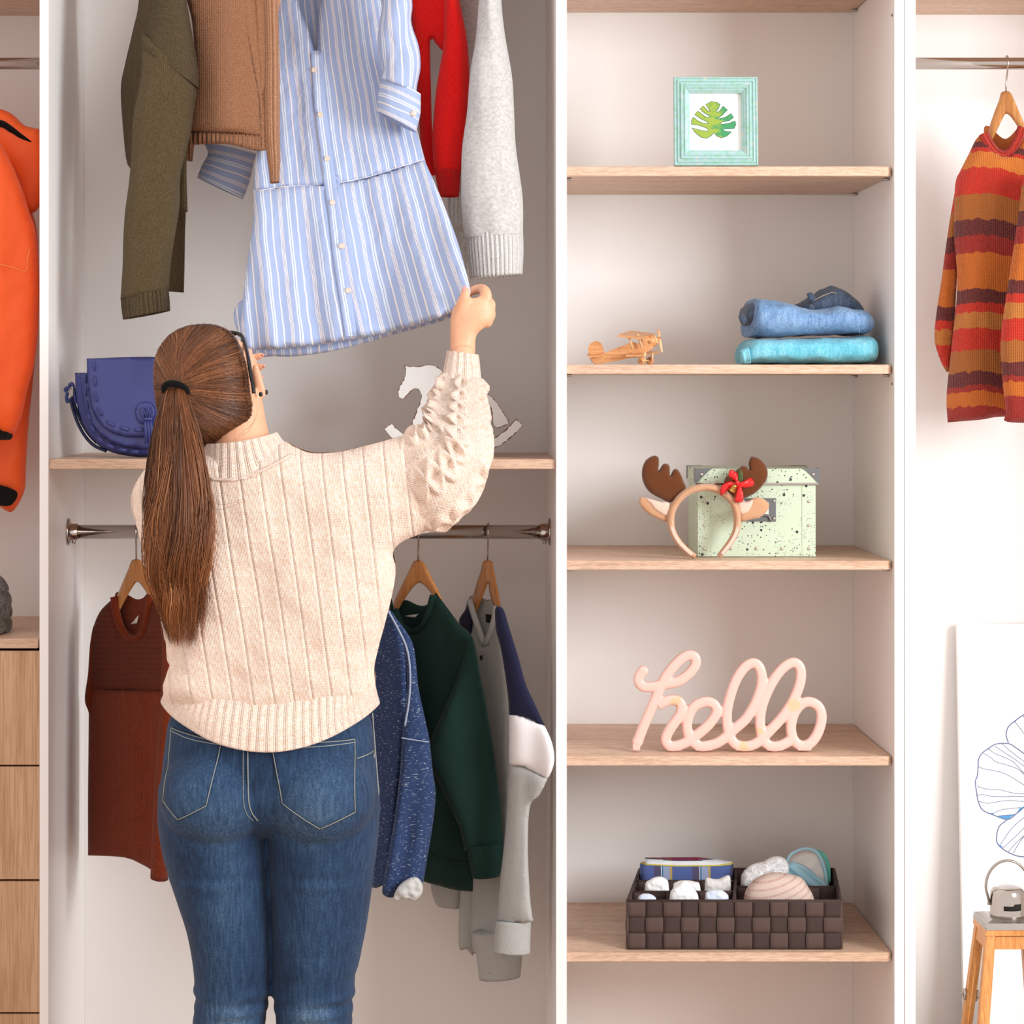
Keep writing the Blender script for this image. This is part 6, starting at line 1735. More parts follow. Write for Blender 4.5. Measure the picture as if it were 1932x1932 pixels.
LEGR = [(514, 1480, 702, 1480, 0.085), (512, 1560, 704, 1560, 0.09), (514, 1650, 696, 1650, 0.088), (518, 1750, 683, 1750, 0.078), (520, 1850, 660, 1850, 0.066), (528, 1932, 656, 1932, 0.06), (534, 2020, 650, 2020, 0.058), (540, 2120, 645, 2120, 0.056), (560, 2250, 628, 2250, 0.040), (572, 2345, 620, 2345, 0.034), (568, 2385, 622, 2385, 0.040)]
for LG in (LEGL, LEGR):
    bm2.add(*g_loft([(a + 7, b, c - 7, d, W, e * 0.86) for a, b, c, d, e in LG], n=30))
for fx_ in (425, 595):
    x_, y_, z_ = P(fx_, 2390, W)
    bm2.add(*g_ellipsoid((x_, W + 0.075, 0.030), (0.042, 0.125, 0.030), 20, 12))
    bm2.add(*g_ellipsoid((x_, W - 0.02, 0.036), (0.034, 0.05, 0.036), 16, 10))
# neck and head
bm2.add(*g_tube([Q(462, 900, W), Q(456, 850, W), Q(448, 800, W + 0.015), Q(440, 750, W + 0.03)], [0.062, 0.053, 0.050, 0.05], n=24))
bm2.add(*g_ellipsoid(Q(396, 722, W + 0.012), (0.066, 0.055, 0.088), 28, 18))
bm2.add(*g_ellipsoid(Q(425, 728, W + 0.075), (0.064, 0.062, 0.088), 28, 18))
bm2.add(*g_ellipsoid(Q(440, 788, W + 0.085), (0.034, 0.045, 0.026)))
bm2.add(*g_tube([Q(436, 700, W + 0.13), Q(440, 735, W + 0.152)], [0.008, 0.014], n=12))
bm2.add(*g_ellipsoid(Q(440, 762, W + 0.130), (0.022, 0.010, 0.008)))
bm2.add(*g_ellipsoid(Q(432, 690, W + 0.126), (0.046, 0.012, 0.010)))
# right ear
bm2.add(*g_puff([(475, 690), (484, 686), (491, 697), (496, 715), (501, 733), (503, 745), (497, 753), (488, 750), (482, 738), (477, 715)], W + 0.012, k=0.8, T=7, step=3))
# right arm: shoulder - elbow - wrist
bm2.add(*g_tube([Q(600, 910, W), Q(700, 912, W), Q(800, 900, W + 0.01), Q(862, 880, W + 0.02), Q(878, 830, W + 0.05), Q(874, 760, W + 0.09), Q(872, 700, W + 0.125), Q(873, 660, W + 0.14)], [0.042, 0.042, 0.040, 0.038, 0.034, 0.029, 0.024, 0.0205], n=22))
hy = W + 0.148
bm2.add(*g_loft([(850, 690, 897, 692, hy, 0.018), (849, 660, 897, 664, hy, 0.0175), (849, 630, 899, 634, hy, 0.0185), (849, 612, 914, 618, hy, 0.020), (850, 598, 930, 604, hy, 0.021), (853, 584, 932, 582, hy, 0.020), (862, 572, 926, 566, hy, 0.017), (874, 566, 920, 558, hy, 0.013)], n=30))
px_ = lambda r: r * S(hy)
def finger(pts, rs): bm2.add(*g_tube([Q(a[0], a[1], a[2]) for a in cr(pts, n=4)], [r[0] * S(hy) for r in cr([(q, 0, 0) for q in rs], n=4)], n=14)); e_ = pts[-1]; bm2.add(*g_ellipsoid(Q(*e_), (rs[-1] * S(hy),) * 3, 12, 8))
finger([(864, 600, hy - 0.004), (870, 578, hy - 0.012), (877, 560, hy - 0.018), (879, 549, hy - 0.018)], [12, 11.5, 10.2, 8.0])          # thumb
finger([(914, 580, hy), (917, 556, hy - 0.002), (909, 545, hy + 0.020), (892, 548, hy + 0.026), (880, 556, hy + 0.022)], [12, 11.5, 10, 8.6, 7.4])   # index
finger([(920, 592, hy), (924, 574, hy + 0.010), (914, 568, hy + 0.038), (896, 572, hy + 0.044), (884, 580, hy + 0.034)], [12, 11.5, 10, 8.6, 7.6])
finger([(920, 602, hy), (925, 591, hy + 0.010), (914, 586, hy + 0.038), (896, 588, hy + 0.042), (884, 594, hy + 0.032)], [11.5, 11, 9.6, 8.4, 7.4])
finger([(916, 612, hy), (921, 605, hy + 0.008), (911, 602, hy + 0.032), (896, 604, hy + 0.036), (886, 608, hy + 0.028)], [10.5, 10, 8.8, 7.6, 6.8])
# left arm and hand
ly = W + 0.185
bm2.add(*g_tube([Q(335, 920, W), Q(308, 945, W + 0.05), Q(310, 960, W + 0.14), Q(330, 935, W + 0.20), Q(380, 830, W + 0.20), Q(425, 745, ly), Q(438, 718, ly)], [0.045, 0.042, 0.040, 0.036, 0.030, 0.025, 0.021], n=20))
bm2.add(*g_tube([Q(436, 722, ly), Q(446, 704, ly), Q(462, 690, ly)], [0.021, 0.027, 0.022], n=18, flat=0.75))
for (a, b, c_, d, r) in (((456, 682), (478, 674), (493, 671), ly - 0.004, 7.2), ((460, 692), (484, 692), (495, 692), ly - 0.010, 7.2), ((460, 702), (482, 708), (491, 711), ly - 0.016, 6.6), ((456, 710), (474, 716), (482, 718), ly - 0.022, 7.2)):
    finger([(a[0], a[1], ly), (b[0], b[1], d), (c_[0], c_[1], d - 0.006)], [r * 1.1, r, r * 0.85])
finger([(452, 694, ly - 0.006), (462, 676, ly - 0.016), (470, 664, ly - 0.020)], [10.5, 9.5, 7.8])
bv, bf = remesh(bm2, 0.0034, 4, 0.5)
MB().add(bv, bf).build('body', M_skin, pe)
M_nail = plain('pink_nail', C(226, 158, 150), 0.25, 0, 0.5)
MB().add(*g_ellipsoid(Q(876.5, 545, hy - 0.0245), (0.0042, 0.0016, 0.0058), 12, 8, Matrix.Rotation(0.35, 3, 'Y'))).build('nail', M_nail, pe)
for (a, b, d) in ((498, 670, ly - 0.014), (500, 691, ly - 0.020), (496, 711, ly - 0.026)):
    MB().add(*g_ellipsoid(Q(a - 1.5, b, d), (0.0026, 0.0032, 0.0026), 10, 8)).build('nail', M_nail, pe)
M_eye = plain('eye_white', C(240, 236, 232), 0.2)
for ex in (404, 458):
    MB().add(*g_ellipsoid(Q(ex, 706, W + 0.121), (0.012, 0.010, 0.007), 14, 10)).build('eye', M_eye, pe)

# ---------------------------------------------------------------- jeans
def jeansmat():
    t = NT('indigo_stretch_denim')
    o = t.obj()
    x, y, z = t.sep(o)
    w1 = t.noise(t.scale(o, 1000, 1000, 420), 1.0, 2.0, 0.6)
    w2 = t.noise(t.scale(o, 220, 220, 20), 1.0, 3.0, 0.6)
    w3 = t.noise(o, 7, 2.0)
    # worn pale patches on seat, back of thighs and knees
    def patch(px, py, rx, rz_):
        q = P(px, py, W)
        dx = t.math('MULTIPLY', t.math('SUBTRACT', x, q[0]), 1 / (rx * s_w)); dz_ = t.math('MULTIPLY', t.math('SUBTRACT', z, q[2]), 1 / (rz_ * s_w))
        d = t.math('ADD', t.math('MULTIPLY', dx, dx), t.math('MULTIPLY', dz_, dz_))
        return t.math('MAXIMUM', t.math('SUBTRACT', 1.0, d), 0.0)
    f = t.math('ADD', t.math('MULTIPLY', w1, 0.42), t.math('ADD', t.math('MULTIPLY', w2, 0.30), t.math('MULTIPLY', w3, 0.22)))
    for (a, b, c_, d, k_) in ((400, 1500, 95, 110, 0.10), (590, 1500, 95, 110, 0.12), (430, 1720, 55, 190, 0.06), (600, 1760, 60, 200, 0.06), (440, 1910, 60, 50, 0.14), (590, 1910, 60, 50, 0.14)):
        f = t.math('ADD', f, t.math('MULTIPLY', patch(a, b, c_, d), k_))
    c = t.ramp(f, [(0.36, C(18, 34, 58)), (0.50, C(34, 60, 92)), (0.62, C(62, 90, 120)), (0.78, C(120, 144, 166))])
    t.bump(t.math('ADD', w1, t.math('MULTIPLY', w2, 0.8)), 0.3, 0.0011)
    return t.set(c, 0.8, 0, 0.25, 0.08)
M_jeans = jeansmat()
jm = MB()
jm.add(*g_loft([(330, 1338, 690, 1338, W, 0.088), (318, 1362, 701, 1362, W, 0.108), (312, 1400, 706, 1400, W, 0.116), (306, 1450, 712, 1450, W, 0.114), (300, 1505, 717, 1505, W, 0.106), (300, 1540, 716, 1540, W, 0.088), (330, 1572, 690, 1572, W, 0.05)], n=56))
def crease(lst):
    return lambda t, j, ct, st: sum(a * math.exp(-((t - p) / w_) ** 2) * (0.6 + 0.4 * math.sin(ct * 3 + p * 40)) for p, a, w_ in lst)
JL = [(299, 1480, 497, 1480, 0.098), (298, 1550, 502, 1550, 0.104), (306, 1605, 505, 1605, 0.098), (318, 1650, 507, 1650, 0.094), (336, 1705, 510, 1705, 0.088), (352, 1755, 512, 1755, 0.083), (362, 1805, 512, 1805, 0.078), (367, 1850, 510, 1850, 0.073), (368, 1890, 506, 1890, 0.070), (364, 1932, 500, 1932, 0.068), (366, 1985, 494, 1985, 0.066), (368, 2060, 486, 2060, 0.065), (372, 2150, 476, 2150, 0.060), (390, 2260, 462, 2260, 0.046), (394, 2345, 456, 2345, 0.042)]
JR = [(511, 1480, 716, 1480, 0.098), (508, 1550, 716, 1550, 0.104), (505, 1605, 711, 1605, 0.098), (508, 1650, 705, 1650, 0.094), (511, 1705, 698, 1705, 0.088), (513, 1755, 690, 1755, 0.083), (514, 1805, 680, 1805, 0.078), (514, 1850, 670, 1850, 0.073), (516, 1890, 666, 1890, 0.070), (522, 1932, 664, 1932, 0.068), (527, 1985, 660, 1985, 0.066), (533, 2060, 655, 2060, 0.065), (540, 2150, 650, 2150, 0.060), (558, 2260, 632, 2260, 0.046), (562, 2345, 626, 2345, 0.042)]
tot_ = 2345 - 1480.0
def tp(y): return (y - 1480) / tot_
jm.add(*g_loft([(a, b, c, d, W, e) for a, b, c, d, e in JL], n=48, disp=crease([(tp(1640), -0.003, .008), (tp(1655), 0.003, .008), (tp(1868), 0.0045, .008), (tp(1882), -0.004, .006), (tp(1898), 0.0045, .007), (tp(1912), -0.003, .006), (tp(1926), 0.004, .008)])))
jm.add(*g_loft([(a, b, c, d, W, e) for a, b, c, d, e in JR], n=48, disp=crease([(tp(1640), -0.003, .008), (tp(1655), 0.003, .008), (tp(1788), -0.0025, .007), (tp(1838), -0.003, .007), (tp(1872), 0.0045, .008), (tp(1886), -0.004, .006), (tp(1902), 0.0045, .007), (tp(1915), -0.003, .006), (tp(1928), 0.004, .008)])))
for bxp in (404, 606):
    jm.add(*g_ellipsoid(Q(bxp, 1502, W - 0.050), (0.093, 0.090, 0.088), 30, 20))
jv, jf = remesh(jm, 0.0038, 5, 0.5)
je = MB().add(jv, jf).build('jeans', M_jeans, pe)
JT = bvh((jv, jf))
M_th = plain('pale_denim_thread', C(150, 156, 150), 0.8)
def jline(nm, pts, r=0.0008, mat=M_th, parent=je, n=8, liftv=0.0012):
    return tube(nm, [onto(JT, p[0], p[1], W - 0.1, liftv) for p in cr(pts, n=n)], r, mat, parent, n=5)
def pocket(pts):
    v2, f2, u2 = g_puff(pts, W - 0.1, k=0.5, T=1.0, step=6, raw=True)
    v = []
    for x, y, z in v2:
        h = JT.ray_cast(Vector((x, -1.2, z)), Vector((0, 1, 0)))
        yy = h[0].y if h[0] is not None else W - 0.1
        v.append((x, yy - 0.0022 + (y - (W - 0.1)), z))
    return MB().add(v, f2, u2).build('back_pocket', M_jeans, je)
ppR = [(511, 1398), (670, 1398), (673, 1530), (606, 1560), (532, 1513)]
ppL = [(314, 1380), (420, 1398), (395, 1513), (337, 1545), (305, 1513)]
for pp_ in (ppR, ppL):
    pocket(pp_)
    ins = [(a * 0.97 + 0.03 * np.mean([q[0] for q in pp_]), b * 0.97 + 0.03 * np.mean([q[1] for q in pp_])) for a, b in pp_]
    lp_ = ins + [ins[0]]
    for i in range(len(lp_) - 1):
        tube('pocket_stitch', [onto(JT, lp_[i][0] + (lp_[i + 1][0] - lp_[i][0]) * k_ / 14, lp_[i][1] + (lp_[i + 1][1] - lp_[i][1]) * k_ / 14, W - 0.1, 0.0036) for k_ in range(15)], 0.0008, M_th, je, n=5)
jline('pocket_hem_stitch', [(513, 1406), (590, 1408), (669, 1406)], liftv=0.0036)
jline('pocket_hem_stitch', [(316, 1388), (360, 1398), (418, 1404)], liftv=0.0036)
jline('seat_seam', [(469, 1385), (469, 1440), (470, 1500), (475, 1530), (486, 1550)], 0.0011)
jline('seat_seam', [(462, 1385), (460, 1440), (461, 1500), (466, 1530), (477, 1549)], 0.0006)
jline('yoke_seam', [(672, 1437), (690, 1434), (706, 1429)], 0.0010)
jline('side_seam', [(703, 1345), (707, 1400), (711, 1450), (715, 1500)], 0.0009)

# ---------------------------------------------------------------- sweater
CR1, CR2 = C(242, 210, 188), C(254, 236, 222)
M_cream = knit('cream_rib_sweater', CR1, CR2, 0.0055, 0.0044, thin=0.0385, strength=0.75, mel=170, sheen=0.2, dist=0.0018)
M_creamr = knit('cream_rib_trim', CR1, CR2, 0.0055, 0.0044, rib=0.0130, ribamp=1.6, strength=0.75, mel=170, sheen=0.2, dist=0.0024)
M_creamc = knit('cream_cable_knit', CR1, CR2, 0.0060, 0.0048, strength=0.8, mel=170, sheen=0.2, dist=0.0022)
def swuv(x, y):
    k_ = 0.16 * (1 - 0.35 * max(0, min(1, (x - 540) / 200.0)))
    return (x - 421.5 + 19 - k_ * (y - 900), y)
def swfold(x, y):
    f = 0.0
    # soft blousing above the hem, heavier at the left
    f += 17 * math.exp(-((y - 1290 - (x - 330) * 0.13) / 28.0) ** 2) * max(0, min(1, (520 - x) / 160.0))
    f -= 8 * math.exp(-((y - 1330) / 24.0) ** 2)
    f += 7 * math.sin((x * 0.8 + y * 0.35) * 0.030) * max(0, min(1, (y - 980) / 200.0))
    # shoulder blade hollow and under-arm drag
    f -= 10 * math.exp(-(((x - 720) * 0.7 + (y - 1020) * 0.7) / 26.0) ** 2) * math.exp(-(((x - 720) - (y - 1020)) / 120.0) ** 2)
    f += 11 * mnoise.noise(Vector((x * 0.013, y * 0.010, 2.0))) + 4 * mnoise.noise(Vector((x * 0.03, y * 0.035, 5.0)))
    return f
sw_out = [(392, 852), (350, 862), (310, 872), (280, 882), (262, 905), (252, 935), (256, 975), (268, 1020), (285, 1080), (300, 1140), (312, 1190), (319, 1230), (320, 1265), (312, 1295), (318, 1325), (350, 1350), (400, 1368), (460, 1378), (530, 1376), (600, 1362), (660, 1342), (700, 1318), (708, 1290), (706, 1262), (714, 1222), (728, 1170), (742, 1112), (747, 1072), (742, 1040), (760, 1020), (790, 1008), (830, 990), (846, 975), (850, 930), (836, 870), (812, 820), (800, 813), (760, 822), (700, 838), (640, 852), (590, 854), (558, 843), (530, 832), (460, 842)]
sw_h = [p if not (300 < p[0] < 712 and p[1] > 1300) else (p[0], p[1] + 170) for p in sw_out]
swv, swf, swu = g_puff(sw_out, W, k=0.95, T=122, step=6, uvf=swuv, fold=swfold, hout=sw_h)
swo = MB().add(swv, swf, swu).build('sweater', M_cream, pe)
hemd = lambda t, j, ct, st: 0.0035 * mnoise.noise(Vector((ct * 3, st * 2, t * 2)))
loft('hem_rib', [(321, 1254, 705, 1258, W, 0.100, 50), (313, 1290, 709, 1294, W, 0.123, 60), (303, 1322, 717, 1326, W, 0.131, 74)], M_creamr, swo, n=96, uvW=0.98, mouth=0.03, mouth0=0.0, cap=(False, False), disp=hemd, seg=10)
loft('collar', [(383, 836, 523, 815, W - 0.002, 0.064, 6), (378, 862, 535, 832, W - 0.002, 0.070, 14), (364, 896, 562, 858, W - 0.002, 0.088, 24)], M_creamr, swo, n=72, uvW=0.40, mouth0=0.03, cap=(False, False), seg=8)
tube('collar_seam', [onto(BVHTree.FromPolygons([Vector(p) for p in swv], swf), a, b, W - 0.1, 0.002) for a, b in cr([(396, 905), (430, 906), (470, 897), (510, 880), (550, 858)], n=8)], 0.0028, M_creamc, swo, n=8)
def cables(t, j, ct, st):
    nc_ = 5
    q = (j * nc_) % 1.0; idx = int(j * nc_)
    s1 = 0.20 * math.sin(t * 2 * math.pi * 4.6 + idx * 1.3)
    hgt = max(0, 1 - ((q - 0.5 - s1) / 0.15) ** 2, (1 - ((q - 0.5 + s1) / 0.15) ** 2) * (0.55 + 0.45 * math.cos(t * 2 * math.pi * 4.6 + idx * 1.3) ** 2))
    b_ = 0.013 * hgt
    if abs(q - 0.5) > 0.40: b_ += 0.0018 * math.sin(t * 230) * math.sin(j * 300)
    fl = 0.010 * math.exp(-((t - 0.46) / 0.05) ** 2) * max(0, st) - 0.010 * math.exp(-((t - 0.56) / 0.035) ** 2) * max(0, st)
    env = min(1.0, t / 0.12) * min(1, (1.0 - t) / 0.06 + 0.2)
    return b_ * env + fl + 0.004 * mnoise.noise(Vector((t * 7, ct * 2, st * 2)))
loft('sleeve', [(740, 832, 800, 1004, W, 0.066), (775, 818, 838, 990, W, 0.079), (800, 806, 880, 955, W + 0.004, 0.080), (806, 796, 908, 908, W + 0.012, 0.074), (806, 786, 920, 858, W + 0.025, 0.068), (809, 770, 918, 806, W + 0.05, 0.060), (820, 745, 913, 766, W + 0.085, 0.050), (831, 718, 911, 732, W + 0.11, 0.044), (837, 702, 908, 714, W + 0.122, 0.039)], M_creamc, swo, n=120, uvW=0.42, seg=14, disp=cables, cap=(True, True))
loft('cuff', [(834, 712, 909, 724, W + 0.116, 0.042), (837, 695, 907, 706, W + 0.126, 0.038), (841, 676, 905, 684, W + 0.136, 0.033), (843, 661, 903, 669, W + 0.141, 0.031)], M_creamr, swo, n=64, uvW=0.19, mouth=0.02, cap=(True, False))
lsp = [Q(325, 930, W), Q(306, 945, W + 0.05), Q(308, 962, W + 0.13), Q(326, 938, W + 0.19), Q(372, 845, W + 0.19), Q(412, 770, ly - 0.01)]
v_, f_, u_ = g_tube([tuple(p) for p in cr(lsp, n=6)], [r[0] for r in cr([(0.062, 0, 0), (0.055, 0, 0), (0.052, 0, 0), (0.058, 0, 0), (0.048, 0, 0), (0.036, 0, 0)], n=6)], n=32)
MB().add(v_, f_, [(a, b) for a, b in u_]).build('sleeve', M_creamc, swo)
# stray fibres standing off the knit
rf = random.Random(8); fm = MB(); cnt = 0
swT = BVHTree.FromPolygons([Vector(p) for p in swv], swf)
SV = [Vector(p) for p in swv]
for i in rf.sample(range(len(swf)), min(2600, len(swf))):
    a, b, c = [SV[q] for q in swf[i]]
    n_ = (b - a).cross(c - a)
    if n_.length < 1e-12: continue
    n_.normalize(); o_ = (a + b + c) / 3
    L_ = rf.uniform(0.002, 0.006); d_ = (n_ + Vector((rf.uniform(-.9, .9), rf.uniform(-.9, .9), rf.uniform(-.9, .9)))).normalized()
    m_ = o_ + d_ * L_ * 0.5 + Vector((rf.uniform(-1, 1), 0, rf.uniform(-1, 1))) * 0.0012; e_ = o_ + d_ * L_
    fm.add(*g_tube([o_ - n_ * 0.0005, m_, e_], [0.00022, 0.0002, 0.00008], n=3, cap=False))
fo = fm.build('fuzz', plain('cream_fibre', CR2, 0.9), swo); fo['kind'] = 'stuff'

# ---------------------------------------------------------------- hair
def hairmat(name, strand=True):
    t = NT(name)
    u, v, _ = t.sep(t.uv())
    if strand:
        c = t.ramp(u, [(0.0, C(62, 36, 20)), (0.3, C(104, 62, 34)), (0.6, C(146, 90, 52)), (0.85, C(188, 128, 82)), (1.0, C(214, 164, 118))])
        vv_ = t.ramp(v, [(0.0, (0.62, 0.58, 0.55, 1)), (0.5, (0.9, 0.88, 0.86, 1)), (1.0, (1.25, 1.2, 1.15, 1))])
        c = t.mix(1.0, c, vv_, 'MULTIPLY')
    else:
        n1 = t.noise(t.scale(t.obj(), 260, 260, 10), 1.0, 3.0)
        c = t.ramp(n1, [(0.3, C(70, 42, 24)), (0.7, C(122, 76, 45))])
    t.b.inputs['Anisotropic'].default_value = 0.5
    return t.set(c, 0.36, 0, 0.45)
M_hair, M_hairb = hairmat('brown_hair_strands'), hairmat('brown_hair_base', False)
hb_out = [(291, 705), (295, 672), (311, 642), (338, 621), (370, 613), (402, 613), (428, 622), (446, 640), (459, 668), (467, 700), (471, 735), (476, 768), (474, 794), (456, 812), (426, 827), (398, 842), (372, 842), (335, 825), (306, 795), (294, 755)]
hw_ = W - 0.010
hv, hf, hu = g_puff(hb_out, hw_, k=1.0, T=260, step=5)
hair = MB().add(hv, hf, hu).build('hair', M_hairb, pe)
HT = BVHTree.FromPolygons([Vector(p) for p in hv], hf)
tie = (331, 732)
rh_ = random.Random(12)
ob = cr(hb_out, closed=True, step=2.0)
def hsurf(x, y, lf):
    Yr_ = hw_
    for _ in range(2):
        X, _y, Z = P(x, y, Yr_)
        h = HT.ray_cast(Vector((X, -1.2, Z)), Vector((0, 1, 0)))
        if h[0] is None: break
        Yr_ = h[0].y
    if h[0] is not None:
        q = h[0] + h[1] * lf; return (q.x, q.y, q.z)
    return (X, Yr_ - lf, Z)
tip_y = hsurf(tie[0], tie[1], 0)[1]
pths, rads, uvs_ = [], [], []
for i in range(3400):
    b = ob[rh_.randrange(len(ob))]
    wrap = rh_.random() < 0.6
    t0 = 0.0 if wrap else rh_.uniform(0.0, 0.6) ** 1.4
    sx, sy = b[0] + (tie[0] - b[0]) * 0.002, b[1] + (tie[1] - b[1]) * 0.002
    ex, ey = tie[0] + rh_.uniform(-14, 14), tie[1] + rh_.uniform(-10, 7)
    dx, dy = ex - sx, ey - sy
    bend = rh_.uniform(-0.03, 0.03) + (0.12 - 0.17 * max(0, min(1, (sy - 630) / 130.0))) * (1 if sx > 350 else -0.3)
    lf = rh_.uniform(0.0002, 0.0022)
    pts = []
    for k_ in range(14):
        t = t0 + (1 - t0) * (k_ / 13) ** (2.0 if wrap else 1.3)
        w_ = math.sin(math.pi * t) * bend
        pts.append(hsurf(sx + dx * t - dy * w_, sy + dy * t + dx * w_, lf * min(1, 3 * (1 - t) + .3) + 0.002 * max(0, t - 0.9) * 10))
    if wrap:
        nx_, ny_ = b[0] - 383, b[1] - 728; L_ = math.hypot(nx_, ny_); nx_ /= L_; ny_ /= L_
        ov_ = rh_.uniform(0.2, 0.9)
        pts = [P(b[0] + nx_ * ov_, b[1] + ny_ * ov_, hw_ + 0.006)] + pts[1:]
    clump = mnoise.noise(Vector((math.atan2(sy - tie[1], sx - tie[0]) * 4.0, 0.3, 0)))
    tone = min(1, max(0, rh_.gauss(0.40, 0.16) + 0.28 * clump))
    r0 = rh_.uniform(0.00035, 0.0007)
    pths.append(pts); rads.append([r0 * (0.6 if k_ == 0 else 1.0) for k_ in range(14)]); uvs_.append([(tone, 0.2 + 0.6 * k_ / 13) for k_ in range(14)])
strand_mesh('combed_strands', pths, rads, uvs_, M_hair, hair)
# ponytail
PTL = [(314, 734, 350, 740), (304, 770, 358, 770), (293, 820, 372, 820), (286, 880, 384, 880), (283, 945, 391, 945), (281, 1005, 391, 1005), (284, 1060, 389, 1060), (292, 1105, 386, 1105), (303, 1145, 380, 1145), (316, 1184, 374, 1184), (330, 1226, 366, 1226)]
PTY = [tip_y - 0.006, tip_y - 0.030, tip_y - 0.036, W - 0.112, W - 0.120, W - 0.126, W - 0.128, W - 0.126, W - 0.122, W - 0.118, W - 0.116]
PTD = [0.016, 0.024, 0.028, 0.030, 0.030, 0.028, 0.024, 0.019, 0.013, 0.008, 0.004]
pony = loft('ponytail', [(a + 9, b, c - 9, d, y_, e * 0.75) for (a, b, c, d), y_, e in list(zip(PTL, PTY, PTD))[:8]] + [(325, 1140, 352, 1140, PTY[8], 0.003)], M_hairb, hair, n=28, disp=lambda t, j, ct, st: 0.003 * math.sin(j * 2 * math.pi * 11 + 2 * math.sin(t * 5)))
prow = cr([(a, b, c, d, y_, e) for (a, b, c, d), y_, e in zip(PTL, PTY, PTD)], n=6)
PR = np.array(prow); NPR = len(PR)
pths, rads, uvs_ = [], [], []
for i in range(3600):
    th_ = rh_.uniform(0, 2 * math.pi); rad = rh_.uniform(0.70, 1.06) if rh_.random() < 0.88 else rh_.uniform(1.04, 1.22)
    if math.sin(th_) < -0.3 and rh_.random() < 0.8: th_ = -th_
    lock = math.floor(th_ * 3.2 + 0.35 * math.sin(th_ * 5))
    lr = random.Random(lock * 7 + 1)
    ph, fr = lr.uniform(0, 6.28) + rh_.gauss(0, 0.25), lr.uniform(1.1, 2.0)
    am = lr.uniform(0.08, 0.30); dth = lr.uniform(-0.9, 0.9) + rh_.gauss(0, 0.30)
    tone = min(1, max(0, rh_.gauss(0.44, 0.15) + lr.uniform(-0.24, 0.24)))
    tend = max(0.45, min(0.995 - 0.05 * rh_.random(), lr.uniform(0.78, 0.96) + rh_.gauss(0, 0.06))) if rh_.random() < 0.85 else rh_.uniform(0.5, 0.85)
    n_ = 24
    t = np.linspace(0, tend, n_)
    f_ = t * (NPR - 1); i0 = np.minimum(f_.astype(int), NPR - 2); R_ = PR[i0] + (PR[i0 + 1] - PR[i0]) * (f_ - i0)[:, None]
    cx_ = (R_[:, 0] + R_[:, 2]) / 2 + 10 * np.sin(t * 7.5 + ph) * t * (0.4 + 0.6 * t); cy_ = (R_[:, 1] + R_[:, 3]) / 2; hw2 = np.maximum((R_[:, 2] - R_[:, 0]) / 2, 7.0)
    a_ = th_ + dth * t + 0.30 * np.sin(t * 6.28 * fr + ph) * t
    rr_ = rad + am * np.sin(t * 6.28 * fr * 1.2 + ph) * t
    s4 = (D + R_[:, 4]) / F
    X = (cx_ + np.cos(a_) * hw2 * rr_ - VX) * s4; Z = ZC - (cy_ + 4 * math.sin(ph) - VY) * s4
    Yy = R_[:, 4] - np.sin(a_) * np.maximum(R_[:, 5], 0.006) * rr_
    pths.append(np.stack([X, Yy, Z], 1))
    r0 = rh_.uniform(0.00032, 0.00068)
    rads.append(r0 * np.clip((tend * 1.001 - t) / (0.18 * tend), 0.15, 1.0)); uvs_.append(np.stack([np.full(n_, tone), 0.25 + 0.75 * t], 1))
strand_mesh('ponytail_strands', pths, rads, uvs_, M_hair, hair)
# loose flyaways around the crown, nape and shoulder
fw = MB()
for i in range(34):
    b = ob[rh_.randrange(len(ob))]
    if b[1] > 800 and rh_.random() < 0.4: continue
    nx_, ny_ = b[0] - 383, b[1] - 728; L_ = math.hypot(nx_, ny_); nx_ /= L_; ny_ /= L_
    ln_ = rh_.uniform(5, 13); sd = rh_.uniform(-1, 1)
    pts = [P(b[0] - nx_ * 5 + (nx_ * ln_ + -ny_ * sd * 26) * t, b[1] - ny_ * 5 + (ny_ * ln_ + nx_ * sd * 26) * t - 4 * t * t, hw_ - 0.01 * rh_.random()) for t in (0, .25, .5, .75, 1)]
    v_, f_, u_ = g_tube(pts, [0.00016, 0.00016, 0.00014, 0.00012, 0.00008], n=3, cap=False)
    fw.add(v_, f_, [(0.5, 0.6)] * len(v_))
for pth in ([(395, 948), (420, 952), (440, 948), (462, 940)], [(392, 955), (415, 962), (445, 952), (468, 942)], [(480, 790), (470, 812), (452, 824), (440, 830)], [(486, 770), (480, 795), (462, 812), (450, 822)]):
    v_, f_, u_ = g_tube([P(a, b, W - 0.118 if a < 470 and b > 900 else W - 0.066) for a, b in cr(pth, n=5)], 0.0003, n=3, cap=False)
    fw.add(v_, f_, [(0.6, 0.8)] * len(v_))
fwo = fw.build('flyaways', M_hair, hair); fwo['kind'] = 'stuff'
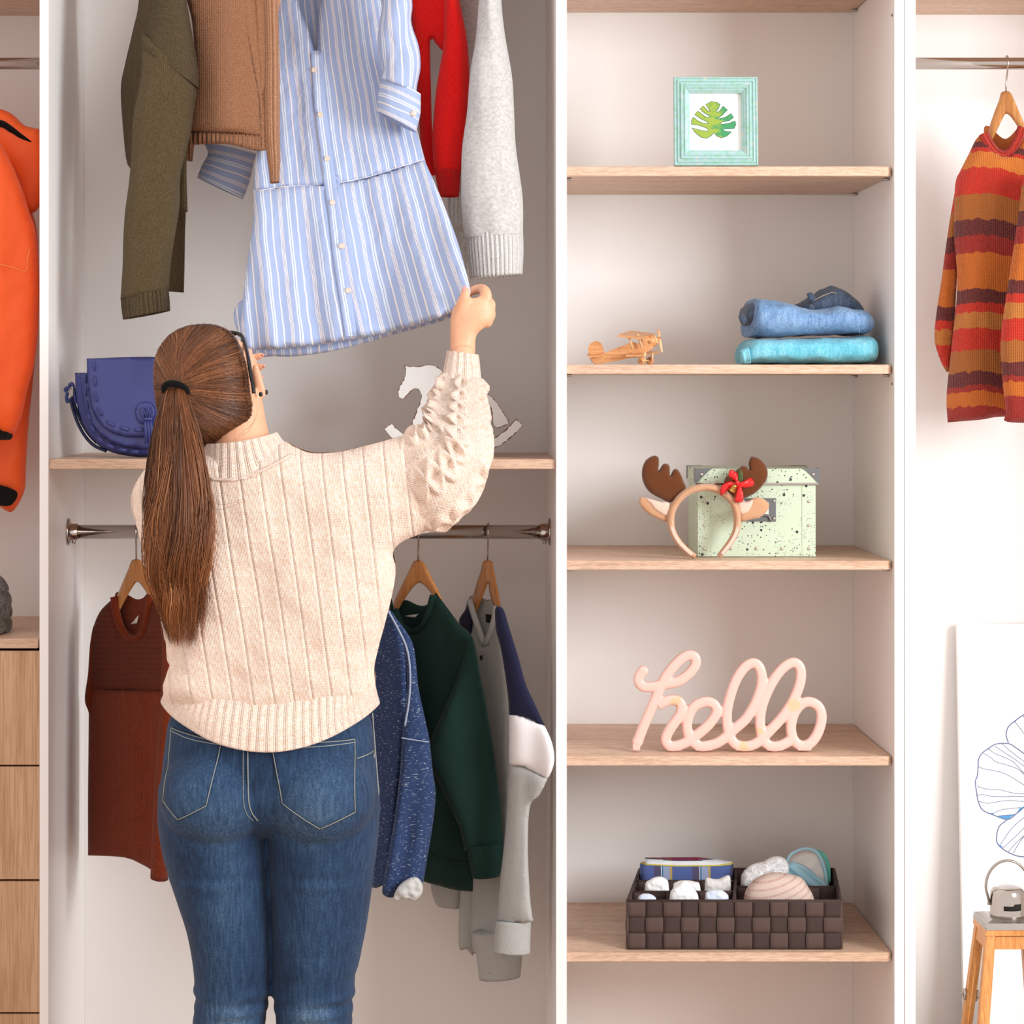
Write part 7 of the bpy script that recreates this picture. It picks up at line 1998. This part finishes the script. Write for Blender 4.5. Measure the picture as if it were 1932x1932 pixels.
# hair tie
tp_ = []
for i in range(28):
    a = 2 * math.pi * i / 28
    X, Y_, Z = P(331 + 21 * math.cos(a), 737 - 13 * math.sin(a) + 3 * math.cos(a), tip_y - 0.010)
    tp_.append((X, Y_ - 0.012 * math.sin(a), Z))
tube('hair_tie', tp_, 0.0062, plush('black_elastic', C(12, 11, 12), C(22, 21, 22), 300, 0.05), hair, n=12, closed=True)

# ---------------------------------------------------------------- glasses and earrings
M_blk = plain('black_acetate', C(14, 14, 15), 0.25, 0, 0.5)
gl_ = MB()
tmp = tube('glasses', [Q(a, b, c_) for a, b, c_ in cr([(450, 631, W + 0.13), (458, 636, W + 0.11), (464, 655, W + 0.05), (469, 680, W + 0.0), (473, 705, W - 0.022), (477, 725, W - 0.030), (479, 742, W - 0.034)], n=6)], 0.0030, M_blk, pe, n=8, flat=1.3)
tube('rim', [Q(a, b, W + 0.15) for a, b in cr([(430, 627), (452, 630), (458, 640), (454, 668), (438, 680), (418, 676), (410, 655), (414, 634)], n=5, closed=True)], 0.0030, M_blk, tmp, n=8, closed=True)
tube('rim', [Q(a, b, W + 0.155) for a, b in cr([(366, 630), (390, 632), (398, 645), (394, 670), (378, 682), (358, 678), (350, 658), (352, 638)], n=5, closed=True)], 0.0030, M_blk, tmp, n=8, closed=True)
tube('bridge', [Q(398, 645, W + 0.155), Q(404, 640, W + 0.158), Q(411, 648, W + 0.15)], 0.0025, M_blk, tmp, n=8)
tube('temple', [Q(352, 640, W + 0.15), Q(330, 660, W + 0.11), Q(315, 700, W + 0.05)], 0.0028, M_blk, tmp, n=8)
lens_pts = cr([(430, 629), (451, 632), (456, 641), (452, 666), (438, 677), (420, 674), (413, 655), (416, 636)], n=3, closed=True)
puff('lens', [(p[0], p[1]) for p in lens_pts], W + 0.15, M_glass, tmp, k=0.3, T=1.2, step=5)
M_onyx = plain('black_stone', C(10, 10, 12), 0.08, 0, 0.6)
for (a, b, c_) in ((492, 744, W - 0.006), (502, 740, W + 0.016)):
    MB().add(*g_ellipsoid(Q(a, b, c_), (0.0036, 0.003, 0.0044), 12, 8)).build('earring', M_onyx, pe)
